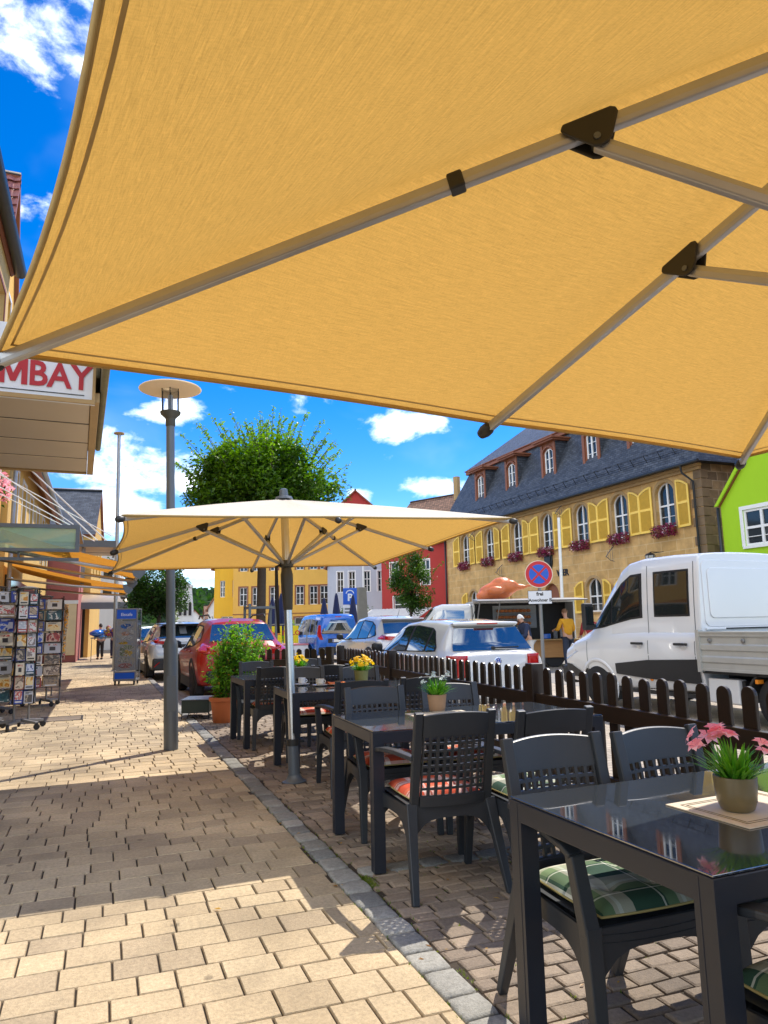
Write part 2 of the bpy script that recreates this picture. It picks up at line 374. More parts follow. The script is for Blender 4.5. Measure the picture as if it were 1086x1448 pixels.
K['white'] = mat('white_frame', (.8, .8, .78), .4, 0, .05, 6)
K['skin'] = mat('skin', (.55, .31, .21), .5, 0, .1, 12)
# ------------------------------------------------------------------ camera, sky, sun
cam = bpy.data.cameras.new('camera'); co = bpy.data.objects.new('camera', cam); C.objects.link(co)
_p, _a, _r = R(9.03), R(21.65), .02
fh = V((math.sin(_a), math.cos(_a), 0)); rt = V((math.cos(_a), -math.sin(_a), 0)); up = V((0, 0, 1))
fw = fh * math.cos(_p) + up * math.sin(_p); cu = -fh * math.sin(_p) + up * math.cos(_p)
Rr = rt * math.cos(_r) - cu * math.sin(_r); Uu = rt * math.sin(_r) + cu * math.cos(_r)
Mc = Matrix((Rr, Uu, -fw)).transposed().to_4x4(); Mc.translation = V((0, 0, 1.32))
co.matrix_world = Mc
cam.sensor_fit = 'VERTICAL'; cam.sensor_height = 36; cam.lens = 36 * 1000 / 1448
cam.clip_start = .05; cam.clip_end = 3000
S.camera = co
SUN_EL, SUN_AZ = R(55), R(56)            # azimuth clockwise from +Y
sun = bpy.data.lights.new('sun', 'SUN'); sun.energy = 3.3; sun.angle = R(.53); sun.color = (1, .93, .82)
so = bpy.data.objects.new('sun', sun); C.objects.link(so)
sd = V((math.sin(SUN_AZ) * math.cos(SUN_EL), math.cos(SUN_AZ) * math.cos(SUN_EL), math.sin(SUN_EL)))
so.rotation_euler = sd.to_track_quat('Z', 'Y').to_euler(); so.location = (8, 8, 25)

W = bpy.data.worlds.new('World'); S.world = W; W.use_nodes = True
nt = W.node_tree; L = nt.links; bg = nt.nodes['Background']
sky = N(nt, 'ShaderNodeTexSky', sky_type='NISHITA', sun_disc=False, sun_elevation=SUN_EL, sun_rotation=SUN_AZ, altitude=300, air_density=.85, dust_density=0.0, ozone_density=2.5)
hs = N(nt, 'ShaderNodeHueSaturation', i_Saturation=1.45, i_Hue=.511, i_Value=.86); L.new(sky.outputs[0], hs.inputs['Color'])
tc = N(nt, 'ShaderNodeTexCoord')
def M2(op, a, b=None, c=None, clamp=False):
    n = N(nt, 'ShaderNodeMath', operation=op, use_clamp=clamp)
    for i, x in enumerate((a, b, c)):
        if x is None: continue
        if isinstance(x, (int, float)): n.inputs[i].default_value = x
        else: L.new(x, n.inputs[i])
    return n.outputs[0]
D = tc.outputs['Generated']
sepn = N(nt, 'ShaderNodeSeparateXYZ'); L.new(D, sepn.inputs[0])
def noise(sc, det, rough, off=0, dist=.3):
    mp = N(nt, 'ShaderNodeMapping'); mp.inputs['Scale'].default_value = (1, 1, 1.7); mp.inputs['Location'].default_value = (off, off * .7, 0); L.new(D, mp.inputs['Vector'])
    n = N(nt, 'ShaderNodeTexNoise', i_Scale=sc, i_Detail=det, i_Roughness=rough, i_Distortion=dist); L.new(mp.outputs[0], n.inputs['Vector']); return n.outputs['Fac']
n1 = noise(9, 9, .6); n2 = noise(30, 6, .62, 3.1); n3 = noise(5, 4, .5, 7.7)
# cumulus banks, visible ones and added ones out of view: heading (clockwise from +Y) and elevation in degrees, half widths in degrees, weight
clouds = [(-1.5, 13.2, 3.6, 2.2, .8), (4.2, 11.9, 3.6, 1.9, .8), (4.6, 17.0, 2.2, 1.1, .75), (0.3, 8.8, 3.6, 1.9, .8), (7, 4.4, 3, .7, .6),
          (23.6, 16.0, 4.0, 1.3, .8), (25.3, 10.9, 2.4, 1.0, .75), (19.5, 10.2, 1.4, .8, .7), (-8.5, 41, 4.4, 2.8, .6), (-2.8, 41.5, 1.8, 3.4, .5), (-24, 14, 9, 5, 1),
          (120, 22, 22, 8, .95), (170, 22, 24, 9, 1.0), (215, 20, 26, 11, 1.1), (262, 20, 26, 12, 1.15), (308, 24, 14, 8, 1.0), (250, 50, 34, 17, 1.2), (200, 52, 24, 14, 1.1), (292, 52, 16, 12, 1.1), (146, 48, 15, 10, .8)]  # unseen banks added behind and overhead to brighten the shaded fronts
acc = None
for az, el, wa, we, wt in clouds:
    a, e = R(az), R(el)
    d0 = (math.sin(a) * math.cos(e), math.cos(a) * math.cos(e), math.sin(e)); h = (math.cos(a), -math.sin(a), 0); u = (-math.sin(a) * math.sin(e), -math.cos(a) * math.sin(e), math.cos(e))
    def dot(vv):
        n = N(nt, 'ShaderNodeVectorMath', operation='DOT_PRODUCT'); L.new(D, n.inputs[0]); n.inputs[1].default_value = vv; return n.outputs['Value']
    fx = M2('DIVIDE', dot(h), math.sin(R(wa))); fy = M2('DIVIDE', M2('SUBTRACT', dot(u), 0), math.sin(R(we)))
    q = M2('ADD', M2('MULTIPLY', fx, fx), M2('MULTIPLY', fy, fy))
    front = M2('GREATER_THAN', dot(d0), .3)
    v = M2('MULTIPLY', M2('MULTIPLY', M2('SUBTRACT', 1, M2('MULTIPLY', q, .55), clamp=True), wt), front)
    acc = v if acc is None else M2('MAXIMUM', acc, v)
shape = M2('ADD', M2('MULTIPLY', acc, .62), M2('ADD', M2('MULTIPLY', M2('SUBTRACT', n1, .5), 1.5), M2('MULTIPLY', M2('SUBTRACT', n2, .5), .5)))
mr = N(nt, 'ShaderNodeMapRange', interpolation_type='SMOOTHSTEP'); mr.inputs['From Min'].default_value = .15; mr.inputs['From Max'].default_value = .55; L.new(shape, mr.inputs['Value'])
wisp = N(nt, 'ShaderNodeMapRange', interpolation_type='SMOOTHSTEP'); wisp.inputs['From Min'].default_value = .5; wisp.inputs['From Max'].default_value = .85; wisp.inputs['To Max'].default_value = .12; L.new(n3, wisp.inputs['Value'])
dens = M2('MAXIMUM', mr.outputs['Result'], wisp.outputs['Result'])
shade = N(nt, 'ShaderNodeMapRange'); shade.inputs['From Min'].default_value = .35; shade.inputs['From Max'].default_value = 1.0; shade.inputs['To Min'].default_value = 0; shade.inputs['To Max'].default_value = 1; L.new(shape, shade.inputs['Value'])
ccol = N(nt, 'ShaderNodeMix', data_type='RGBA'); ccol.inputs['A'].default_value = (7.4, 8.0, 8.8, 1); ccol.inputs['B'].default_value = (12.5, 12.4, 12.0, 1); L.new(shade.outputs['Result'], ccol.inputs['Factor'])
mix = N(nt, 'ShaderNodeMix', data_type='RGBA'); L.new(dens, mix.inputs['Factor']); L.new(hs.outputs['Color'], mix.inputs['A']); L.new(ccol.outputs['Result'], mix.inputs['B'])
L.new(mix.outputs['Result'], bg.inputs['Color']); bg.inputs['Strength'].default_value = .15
S.view_settings.view_transform = 'Standard'; S.view_settings.look = 'None'; S.view_settings.exposure = .87; S.view_settings.gamma = 1
try:
    S.cycles.use_denoising = True; S.cycles.max_bounces = 8; S.cycles.transparent_max_bounces = 8
except Exception: pass

# ------------------------------------------------------------------ ground
GZ = -.08
m, nt2, b = newmat('ground_paving'); L2 = nt2.links
K['ground'] = brickmat('ground_paving', (.36, .30, .235), (.44, .37, .29), (.16, .13, .1), .2, .1, .006, .85, .3, 'Object', 1, .3, nscale=.4)
g = MB(); g.face([(-900, -200, GZ), (900, -200, GZ), (900, 900, GZ), (-900, 900, GZ)]); tag(g.build('ground', K['ground'], fixn=False), kind='structure')
K['asphalt'] = mat('asphalt', (.27, .245, .22), .9, 0, .25, 1.2, .3, 160)
g = MB(); g.face([(9.6, -30, GZ + .004), (17.5, -30, GZ + .004), (17.5, 160, GZ + .004), (9.6, 160, GZ + .004)]); tag(g.build('road', K['asphalt'], fixn=False), kind='structure')

def pave(mb, x0, x1, y0, y1, depths, lengths, rot, joint, wob=.0012, ch=.006, jit=.0, y_far=1e9):
    """rows of individual chamfered blocks; rows run along X, turned by rot about (x0,y0)"""
    cr, sr = math.cos(rot), math.sin(rot)
    T = lambda x, y, z: (x, y + (x - x0) * sr, z)
    y = y0
    while y < y1:
        dp = rnd.choice(depths); x = x0 - rnd.uniform(0, lengths[-1])
        while x < x1:
            ln = rnd.choice(lengths); a0, a1 = max(x, x0), min(x + ln, x1)
            if a1 - a0 > .035:
                j = joint / 2; jy = j * .6; c = (rnd.random(), rnd.random(), rnd.random())
                X0, X1, Y0, Y1 = a0 + j, a1 - j, y + jy, y + dp - jy
                ji = lambda: rnd.uniform(-jit, jit)
                o = [(X0 + ji(), Y0 + ji()), (X1 + ji(), Y0 + ji()), (X1 + ji(), Y1 + ji()), (X0 + ji(), Y1 + ji())]
                cx, cy = (X0 + X1) / 2, (Y0 + Y1) / 2
                z = rnd.uniform(-wob, wob); tx, ty = rnd.uniform(-wob, wob) / .2, rnd.uniform(-wob, wob) / .2
                n = len(mb.v)
                for px, py in o: mb.v.append(T(px, py, -.016))
                for px, py in o:
                    qx, qy = px + (ch if px < cx else -ch), py + (ch if py < cy else -ch)
                    # a little rounder at the corners
                    mb.v.append(T(px + (.0015 if px < cx else -.0015), py + (.0015 if py < cy else -.0015), z - .0045))
                for px, py in o:
                    qx, qy = px + (ch if px < cx else -ch), py + (ch if py < cy else -ch)
                    mb.v.append(T(qx, qy, z + (qx - cx) * tx + (qy - cy) * ty))
                for k in range(4):
                    l = (k + 1) % 4
                    mb._f([n + k, n + l, n + 4 + l, n + 4 + k], 0, None, c)
                    mb._f([n + 4 + k, n + 4 + l, n + 8 + l, n + 8 + k], 0, None, c)
                mb._f([n + 8, n + 9, n + 10, n + 11], 0, None, c)
            x += ln
        y += dp
K['paver'] = pavermat('sandstone_paver', (.41, .315, .2), (.51, .39, .235), (.59, .46, .285), .36, .7)
K['cobble'] = pavermat('small_paver', (.22, .17, .125), (.32, .245, .175), (.40, .31, .225), .32, .6)
K['sett'] = pavermat('granite_sett', (.22, .22, .205), (.32, .31, .275), (.42, .4, .35), .4, .8)
K['joint'] = mat('joint_sand', (.045, .033, .022), .95, 0, .4, 25, .4, 120)
b = MB(); b.bx(-7, 1.33, -4, 60, -.3, -.011); b.bx(1.3301, 4.0, -4, 12.9, -.3, -.0115)
tag(b.build('pavement_bed', K['joint']), kind='structure')
mb = MB(); pave(mb, -4.2, 1.185, 1.1, 44, (.15, .16, .175, .185, .19), (.14, .175, .195, .215, .245), R(-1.6), .0058, .0012, .004)
tag(mb.build('pavement', K['paver'], fixn=False), kind='structure')
mb = MB(); pave(mb, 1.33, 3.98, .2, 12.8, (.084, .092, .098), (.115, .135, .15, .17), R(-1.5), .011, .0025, .009, .004)
tag(mb.build('terrace_paving', K['cobble'], fixn=False), kind='structure')
# granite strip between pavement and terrace
mb = MB()
def sett(mb, x0, x1, y0, y1):
    cx, cy = (x0 + x1) / 2, (y0 + y1) / 2; c = (rnd.random(), 0, 0); n = 8; rings = []
    z0 = rnd.uniform(.000, .004)
    for rr, z in ((1.0, -.016), (.985, -.003), (.93, .003), (.8, .006), (.4, .008)):
        ring = []
        for k in range(16):
            a = 2 * PI * k / 16; ca, sa = math.cos(a), math.sin(a)
            s_ = 1 / max(abs(ca), abs(sa)) ** .8
            ring.append((cx + ca * s_ * rr * (x1 - x0) / 2 * (1 + .03 * math.sin(a * 3 + cx * 50 + cy * 9)), cy + sa * s_ * rr * (y1 - y0) / 2 * (1 + .03 * math.sin(a * 2 + cy * 37)), z + z0 + rnd.uniform(-.0008, .0008)))
        rings.append(ring)
    base = len(mb.v)
    for rg in rings: mb.v += rg
    for i in range(len(rings) - 1):
        for k in range(16): mb._f([base + i * 16 + k, base + i * 16 + (k + 1) % 16, base + (i + 1) * 16 + (k + 1) % 16, base + (i + 1) * 16 + k], 0, None, c)
    mb._f([base + (len(rings) - 1) * 16 + k for k in range(16)], 0, None, c)
y = .9
while y < 42:
    d = rnd.uniform(.15, .21); sett(mb, 1.185 + rnd.uniform(-.004, .004), 1.322 + rnd.uniform(-.006, .006), y + .003, y + d - .003); y += d
x = 1.34
while x < 3.3:
    d = rnd.uniform(.15, .2); sett(mb, x + .006, x + d - .006, 3.79 - (x - 1.34) * .03, 3.92 - (x - 1.34) * .03); x += d
tag(mb.build('kerb_strip', K['sett'], smooth=True, fixn=False), kind='structure')
# moss tufts and fallen leaves lie in the joints
mo = MB()
for _ in range(620):
    if rnd.random() < .7: x, y = rnd.choice((1.185, 1.328)) + rnd.gauss(0, .008), rnd.uniform(2.2, 5.5)
    else: x, y = rnd.uniform(1.4, 3), 3.78 + rnd.gauss(0, .02)
    if rnd.random() < .3: x, y = rnd.uniform(1.36, 2.8), rnd.uniform(2.2, 4.6)
    elif rnd.random() < .5: y = 3.72 + rnd.gauss(0, .05); x = 1.345 + rnd.gauss(0, .012)
    c = rnd.random()
    for _k in range(4):
        a = rnd.uniform(0, 2 * PI); l = rnd.uniform(.004, .012); w = .003
        p = V((x + rnd.gauss(0, .006), y + rnd.gauss(0, .006), -.006)); d = V((math.cos(a), math.sin(a), rnd.uniform(.6, 1.6))) * l; s_ = V((-math.sin(a), math.cos(a), 0)) * w
        mo.face([p - s_, p + s_, p + d], 0, None, (c, c, c))
tag(mo.build('moss', K['leafyel'], fixn=False), 'yellow green moss growing in the joints beside the granite strip', 'moss', kind='stuff')
lv = MB()
K['dry'] = leafmat('dry_leaf', (.2, .07, .015), (.5, .3, .03), .3)
for _ in range(46):
    x, y = rnd.uniform(1.2, 3.0), rnd.uniform(2.2, 5.2)
    if rnd.random() < .2: x, y = rnd.uniform(.2, 1.2), rnd.uniform(3, 6)
    a = rnd.uniform(0, 6.3); l = rnd.uniform(.008, .022); c = rnd.random()
    u = V((math.cos(a), math.sin(a), .1)) * l; w = V((-math.sin(a), math.cos(a), .25)) * l * .45; p = V((x, y, .008))
    lv.face([p - u, p - w + V((0, 0, .003)), p + u], 0, None, (c, c, c)); lv.face([p + u, p + w, p - u], 0, None, (c, c, c))
tag(lv.build('fallen_leaves', K['dry'], fixn=False), 'dry yellow and brown leaves scattered over the paving', 'leaves', kind='stuff')
t = thing('utility_cover', 'flat rectangular utility cover set in the pavement near the card stands', 'utility cover', (-.52, 12.15, 0))
mb = MB()
for x0, x1, y0, y1 in ((-.3, .3, -.3, -.27), (-.3, .3, .27, .3), (-.3, -.27, -.27, .27), (.27, .3, -.27, .27)): mb.bx(x0, x1, y0, y1, -.01, .006)
mb.build('frame', K['black'], t)
mb = MB(); mb.bx(-.265, .265, -.265, .265, -.012, .004); mb.build('cover_plate', K['cobble'], t)
# hills
K['hill'] = mat('wooded_hill', (.035, .06, .025), .95, 0, .5, .06, 1.0, .25)
h = MB(); rows = []
for i in range(5):
    row = []
    for j in range(60):
        x = -300 + j * 14; t_ = i / 4
        z = (18 + 6 * math.sin(x * .013 + 1) + 3.5 * math.sin(x * .05) + 1.2 * math.sin(x * .21)) * math.sin(t_ * PI / 2)
        row.append((x, 380 + t_ * 120, z - .5))
    rows.append(row)
h.grid(rows); tag(h.build('hills', K['hill'], smooth=True), kind='structure')
fo = MB()
for _ in range(5200):
    j = rnd.uniform(0, 826); x = -300 + j; t_ = rnd.uniform(.1, 1)
    z = (18 + 6 * math.sin(x * .013 + 1) + 3.5 * math.sin(x * .05) + 1.2 * math.sin(x * .21)) * math.sin(t_ * PI / 2)
    if x < -60 or x > 160: continue
    c = rnd.random() ** 1.5; s_ = rnd.uniform(1.5, 3.4)
    for k in range(3):
        p = V((x + rnd.gauss(0, 1), 380 + t_ * 120 + rnd.gauss(0, 1), z + s_ * .4 + rnd.uniform(0, 1)))
        u = V((rnd.gauss(0, 1), rnd.gauss(0, .3), rnd.gauss(0, .6))).normalized() * s_; w = V((rnd.gauss(0, .4), rnd.gauss(0, .2), 1)).normalized() * s_ * .8
        fo.face([p - u, p - w, p + u, p + w], 0, None, (c, c, c))
tag(fo.build('forest', K['leaf'], fixn=False), 'dark wooded hillside far behind the street', 'forest', kind='stuff')
# ------------------------------------------------------------------ parasols
K['seam'] = mat('parasol_seam', (.5, .34, .13), .85, 0, .15, 30)
def parasol(label, bx, by, yaw, tx, ty, h, rise, Lx, Ly, runner_z, group, sleeve):
    root = thing('market_parasol', label, 'parasol', (bx, by, 0), 0, group)
    root.rotation_euler = (Matrix.Rotation(tx, 3, 'X') @ Matrix.Rotation(ty, 3, 'Y') @ Matrix.Rotation(yaw, 3, 'Z')).to_euler()
    hub = V((0, 0, h + rise)); ax, ay = Lx / 2, Ly / 2
    pts = [V((-ax, -ay, h)), V((0, -ay, h)), V((ax, -ay, h)), V((ax, 0, h)), V((ax, ay, h)), V((0, ay, h)), V((-ax, ay, h)), V((-ax, 0, h))]
    seams = []; cm, hm = MB(), MB(); NT, NS = 22, 14
    for k in range(8):
        E0, E1 = pts[k], pts[(k + 1) % 8]; rows = []; uvs = []
        for i in range(NT + 1):
            t = .012 + .988 * i / NT; row = []; ur = []
            for j in range(NS + 1):
                s_ = j / NS; b = math.sin(PI * s_)
                tt = t * (1 - (.026 if k > 5 else .014) * b * t)
                p = hub + (E0.lerp(E1, s_) - hub) * tt
                p.z += -.022 * b * t * (1.15 - t) * 2 + .012 * math.sin(PI * t) * (1 - b)
                row.append(p); ed = (E1 - E0).normalized(); ur.append((p.dot(ed) * .9 + k * 3.3, (V((p.x, p.y, 0)).dot(V((-ed.y, ed.x, 0)))) * .9))
            rows.append(row); uvs.append(ur)
        cm.grid(rows, 0, uvs)
        edge = rows[-1]
        hm.grid([edge, [p + V((0, 0, -.013)) + (V((0, 0, p.z)) - p) * .004 for p in edge]])
        sm = MB(); sm.grid([[hub.lerp(p, f_) + V((0, 0, -.0025)) for p in rows[-1]] for f_ in (.982, .9775)]); seams.append(sm)
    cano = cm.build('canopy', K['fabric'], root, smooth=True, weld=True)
    for sm in seams: sm.build('hem_stitching', K['seam'], cano, smooth=True)
    hm.build('hem', K['hem'], root, smooth=True, weld=True, solid=.004)
    dl = .77
    for k in range(8):
        E = pts[k]; d = (E - hub); ln = d.length; d = d.normalized(); off = V((0, 0, -.03))
        side = d.cross(V((0, 0, 1))).normalized(); nn = side.cross(d).normalized()
        rb = MB()
        prof = [(-.009, -.016), (.009, -.016), (.0125, -.005), (.0125, .013), (-.0125, .013), (-.0125, -.005)]
        rb.prism(prof, lambda u, v, t, o=hub + off, d=d, s=side, n=nn: o + d * t + s * u + n * v, .09, ln - .005)
        rib = rb.build('rib', K['alu'], root, bevel=.003)
        eb = MB(); c = hub + off + d * (ln + .008)
        eb.lathe([(.002, -.026), (.018, -.022), (.026, -.008), (.027, .008), (.02, .024), (.002, .027)], 14, c, sx=.85, sy=.85, M=Matrix((side, nn, d)).transposed() @ Matrix.Diagonal((1, 1, 1.35)))
        eb.build('end_cap', K['darkplastic'], rib, smooth=True)
        fr = dl if k % 2 else dl * 1.03
        cpos = hub + off + d * fr
        # bracket: two cheek plates hugging the rib
        bb = MB()
        for sg in (-1, 1):
            poly = [(a_ * .8, b_ * .8) for a_, b_ in ((-.075, .012), (-.066, .026), (.05, .027), (.062, .02), (.064, .008), (.036, -.045), (.022, -.06), (.002, -.064), (-.014, -.058), (-.07, .002))]
            bb.prism(poly, lambda u, v, t, o=cpos, d=d, s=side, n=nn, sg=sg: o + d * (-u) + n * v + s * (sg * t), .016, .023)
        bb.bar(cpos + nn * -.026 - side * .022, cpos + nn * -.026 + side * .022, .018, .018)
        bb.build('bracket', K['darkplastic'], rib, bevel=.006)
        pv = MB(); pv.tube([cpos + nn * -.03 - side * .026, cpos + nn * -.03 + side * .026], .007, 10); pv.build('pivot_bolt', K['lampgrey'], rib)
        if k in (0, 2, 4, 6):
            cl = MB(); m_ = hub + off + d * (ln * .487)
            cl.bar(m_ - d * .016, m_ + d * .016, .033, .036, nn); cl.build('clip', K['darkplastic'], rib, bevel=.004)
        sb = MB(); a = V((d.x, d.y, 0)).normalized() * .05 + V((0, 0, runner_z)); e = cpos + nn * -.03
        dd = (e - a).normalized(); ss = dd.cross(V((0, 0, 1))).normalized(); n2_ = ss.cross(dd)
        pr = [(-.009, -.015), (.009, -.015), (.0135, 0), (.009, .013), (-.009, .013), (-.0135, 0)]
        sb.prism(pr, lambda u, v, t, o=a, d=dd, s=ss, n=n2_: o + d * t + s * u + n * v, 0, (e - a).length)
        sb.build('strut', K['alu'], root, bevel=.003)
    pm = MB(); pm.tube([(0, 0, .34), (0, 0, h + rise - .02)], .036, 24); pm.build('pole', K['pole'], root, smooth=True, sharp=40)
    lp = MB(); lp.tube([(0, 0, .03), (0, 0, .33)], .05, 24); lp.build('ground_sleeve', K['lampgrey'], root, smooth=True, sharp=40)
    co_ = MB(); co_.tube([(0, 0, .30), (0, 0, .355)], .056, 24); co_.bar((.03, 0, .328), (.1, 0, .328), .02, .02); co_.build('clamp_collar', K['darkplastic'], root, bevel=.003)
    bp = MB(); bp.lathe([(.105, 0), (.105, .008), (.075, .02), (.06, .045), (.051, .06)], 28); bp.build('base_plate', K['lampgrey'], root, smooth=True, sharp=40)
    rn = MB()
    if sleeve: rn.lathe([(.037, runner_z - .42), (.042, runner_z - .41), (.055, runner_z - .16), (.055, runner_z - .1), (.042, runner_z - .04), (.062, runner_z - .03), (.066, runner_z), (.06, runner_z + .025), (.03, runner_z + .03)], 22)
    else: rn.lathe([(.03, runner_z - .12), (.05, runner_z - .1), (.04, runner_z - .04), (.065, runner_z - .03), (.065, runner_z + .02), (.03, runner_z + .03)], 22)
    rn.build('runner', K['olive'], root, smooth=True, sharp=50)
    if sleeve:
        cr = MB(); cr.tube([(-.05, -.02, runner_z - .01), (-.1, -.03, runner_z - .03), (-.105, -.03, runner_z - .3), (-.1, -.03, runner_z - .62)], [.012, .014, .017, .013], 10); cr.build('crank_rod', K['black'], root, smooth=True)
    hb = MB(); hb.lathe([(.03, h + rise - .09), (.075, h + rise - .08), (.08, h + rise - .045), (.05, h + rise - .03), (.05, h + rise + .01)], 22); hb.build('hub', K['darkplastic'], root, smooth=True, sharp=50)
    fi = MB(); fi.lathe([(.085, h + rise - .004), (.075, h + rise + .02), (.042, h + rise + .03), (.036, h + rise + .09), (.02, h + rise + .1)], 20); fi.build('finial', K['lampgrey'], root, smooth=True, sharp=40)
    return root
G_PAR = 'sand coloured parasols over the terrace'
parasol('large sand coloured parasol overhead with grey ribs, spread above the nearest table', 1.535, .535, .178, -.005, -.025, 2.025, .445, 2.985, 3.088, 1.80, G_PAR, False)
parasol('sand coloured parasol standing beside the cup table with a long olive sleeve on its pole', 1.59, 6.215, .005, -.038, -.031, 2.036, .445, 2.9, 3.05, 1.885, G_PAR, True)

# ------------------------------------------------------------------ tables
def make_table():
    t = thing('terrace_table', 'x', 'table'); Lx, Ly = 1.5, .85
    fr = MB(); a, b = Lx / 2, Ly / 2; z0, z1 = .672, .735
    fr.bx(-a + .06, a - .06, -b, -b + .05, z0, z1); fr.bx(-a + .06, a - .06, b - .05, b, z0, z1)
    fr.bx(-a, -a + .05, -b + .06, b - .06, z0, z1); fr.bx(a - .05, a, -b + .06, b - .06, z0, z1)
    fr.build('frame', K['anth'], t, bevel=.003)
    for sx in (-1, 1):
        for sy in (-1, 1):
            l = MB(); cx, cy = sx * (a - .032), sy * (b - .032)
            l.bx(cx - .032, cx + .032, cy - .032, cy + .032, .008, .7355)
            l.bar((cx + sx * .0325, cy - sy * .014, .01), (cx + sx * .0325, cy - sy * .014, .73), .004, .002, (1, 0, 0))
            leg = l.build('leg', K['anth'], t, bevel=.004)
            f = MB(); f.lathe([(.018, 0), (.018, .012)], 12, (cx, cy, 0)); f.build('glide', K['darkplastic'], leg)
    g_ = MB(); g_.bx(-a + .003, a - .003, -b + .003, b - .003, .737, .743); g_.build('glass_top', K['glass_top'], t, bevel=.0015)
    return t
tabs = [(2.05, 1.76, R(1), 'dark glass table nearest the camera with a taupe pot of pink flowers on it'),
        (2.165, 4.16, R(-2), 'dark glass table with a brown pot of white flowers, second row'),
        (2.33, 6.6, R(-1.5), 'dark glass table with two cups and a pot of yellow flowers'),
        (2.235, 8.47, R(1), 'dark glass table farthest along the terrace next to the potted shrub')]
for i, (x, y, r, lb) in enumerate(tabs):
    t = make_table() if i == 0 else copy_tree(proto)
    if i == 0: proto = t
    t.location = (x, y, 0); t.rotation_euler = (0, 0, r); tag(t, lb, 'table', 'terrace tables in a row')

# ------------------------------------------------------------------ resin armchairs (front is +y)
def make_chair():
    t = thing('resin_armchair', 'x', 'chair')
    yb = lambda z: -.215 - .1 * max(0, (z - .4)) / .48 - .035 * max(0, z - .6)      # lean of the back
    bow = lambda x: -.028 * (1 - (x / .2) ** 2)
    bk = MB()
    def P_(x, z, d=0): return V((x, yb(z) + bow(x) + d, z))
    NX, z_lo, z_hi = 9, .465, .765; NZ = 8; W_ = .172; px_ = 2 * W_ / NX; pz = (z_hi - z_lo) / NZ; th = .007
    xs = [-W_]; zs = [z_lo]
    for i in range(NX): c = -W_ + px_ * (i + .5); xs += [c - px_ * .33, c + px_ * .33]
    for i in range(NZ): c = z_lo + pz * (i + .5); zs += [c - pz * .35, c + pz * .35]
    xs.append(W_); zs.append(z_hi)
    hole = lambda i, j: i % 2 == 1 and j % 2 == 1
    for i in range(len(xs) - 1):
        for j in range(len(zs) - 1):
            if hole(i, j):
                c = [(xs[i], zs[j]), (xs[i + 1], zs[j]), (xs[i + 1], zs[j + 1]), (xs[i], zs[j + 1])]
                for k in range(4):
                    a, b = c[k], c[(k + 1) % 4]; bk.face([P_(*a, -th), P_(*b, -th), P_(*b, th), P_(*a, th)])
            else:
                q = [(xs[i], zs[j]), (xs[i + 1], zs[j]), (xs[i + 1], zs[j + 1]), (xs[i], zs[j + 1])]
                bk.face([P_(*p, th) for p in q]); bk.face([P_(*p, -th) for p in q][::-1])
    # solid head panel and foot rail
    def panel(z0, z1, zt, th):
        n = 12; fr, ba = [], []
        for i in range(n + 1):
            x = -.176 + .352 * i / n; zz = zt(x)
            fr.append([P_(x, z0, th), P_(x, (z0 + zz) / 2, th), P_(x, zz - .004, th), P_(x, zz, th * .4)]); ba.append([P_(x, z0, -th), P_(x, (z0 + zz) / 2, -th), P_(x, zz - .004, -th), P_(x, zz, -th * .4)])
        bk.grid(fr); bk.grid([r[::-1] for r in ba])
        bk.grid([[r[-1] for r in fr], [r[-1] for r in ba]]); bk.grid([[r[0] for r in ba], [r[0] for r in fr]])
    panel(.764, .872, lambda x: .868 + .014 * (1 - (x / .176) ** 2), .009)
    panel(.415, .467, lambda x: .467, .011)
    bk.build('backrest', K['resin'], t, smooth=True, sharp=35, weld=True)
    for s in (-1, 1):
        pp = [V((s * .198, yb(z) + .004, z)) for z in (.40, .5, .6, .7, .8, .882)]
        st = MB(); st.sweep(pp, .046, .03, (0, 1, 0)); st.build('back_stile', K['resin'], t, bevel=.005)
    se = MB()
    rows = []
    for i in range(9):
        y = -.21 + .45 * i / 8
        rows.append([V((x, y, .428 - .012 * (1 - (x / .23) ** 2) - .025 * max(0, (y - .18) / .06) ** 2)) for x in [-.235 + .47 * j / 8 for j in range(9)]])
    se.grid(rows); se.grid([[p - V((0, 0, .022)) for p in r][::-1] for r in rows])
    def skirt(a, b):      # arched apron between two legs
        a, b = V(a), V(b); n = 12; top, bot, tin, bin_ = [], [], [], []
        nrm = (b - a).cross(V((0, 0, 1))).normalized() * .012
        for i in range(n + 1):
            u = i / n; p = a.lerp(b, u); zb = .355 - .13 * (abs(2 * u - 1) ** 4)
            top.append(V((p.x, p.y, .42))); bot.append(V((p.x, p.y, zb)))
        se.grid([top, bot]); se.grid([[p - nrm for p in bot], [p - nrm for p in top]]); se.grid([bot, [p - nrm for p in bot]]); 
    skirt((-.25, .225, 0), (.25, .225, 0)); skirt((.25, .225, 0), (.225, -.22, 0)); skirt((-.225, -.22, 0), (-.25, .225, 0)); skirt((.225, -.22, 0), (-.225, -.22, 0))
    se.build('seat', K['resin'], t, smooth=True, sharp=35, weld=True)
    for s in (-1, 1):
        l = MB(); l.bar((s * .243, .218, .425), (s * .252, .262, 0), .056, .05, (0, 1, 0), 0, .036, .032); l.build('leg', K['resin'], t, bevel=.005)
        l = MB(); l.bar((s * .215, -.205, .425), (s * .248, -.345, 0), .056, .055, (0, 1, 0), 0, .034, .03); l.build('leg', K['resin'], t, bevel=.005)
        ar = MB(); pts_ = [V((s * .212, yb(.66), .655)), V((s * .245, -.1, .665)), V((s * .268, .05, .658)), V((s * .272, .17, .64)), V((s * .27, .205, .618))]
        w = [.04, .052, .06, .058, .05]
        ar.sweep(pts_, w, .022)
        ar.bar((s * .27, .198, .625), (s * .245, .222, .40), .046, .042, (0, 1, 0), 0, .052, .046)
        ar.build('armrest', K['resin'], t, bevel=.006)
    return t
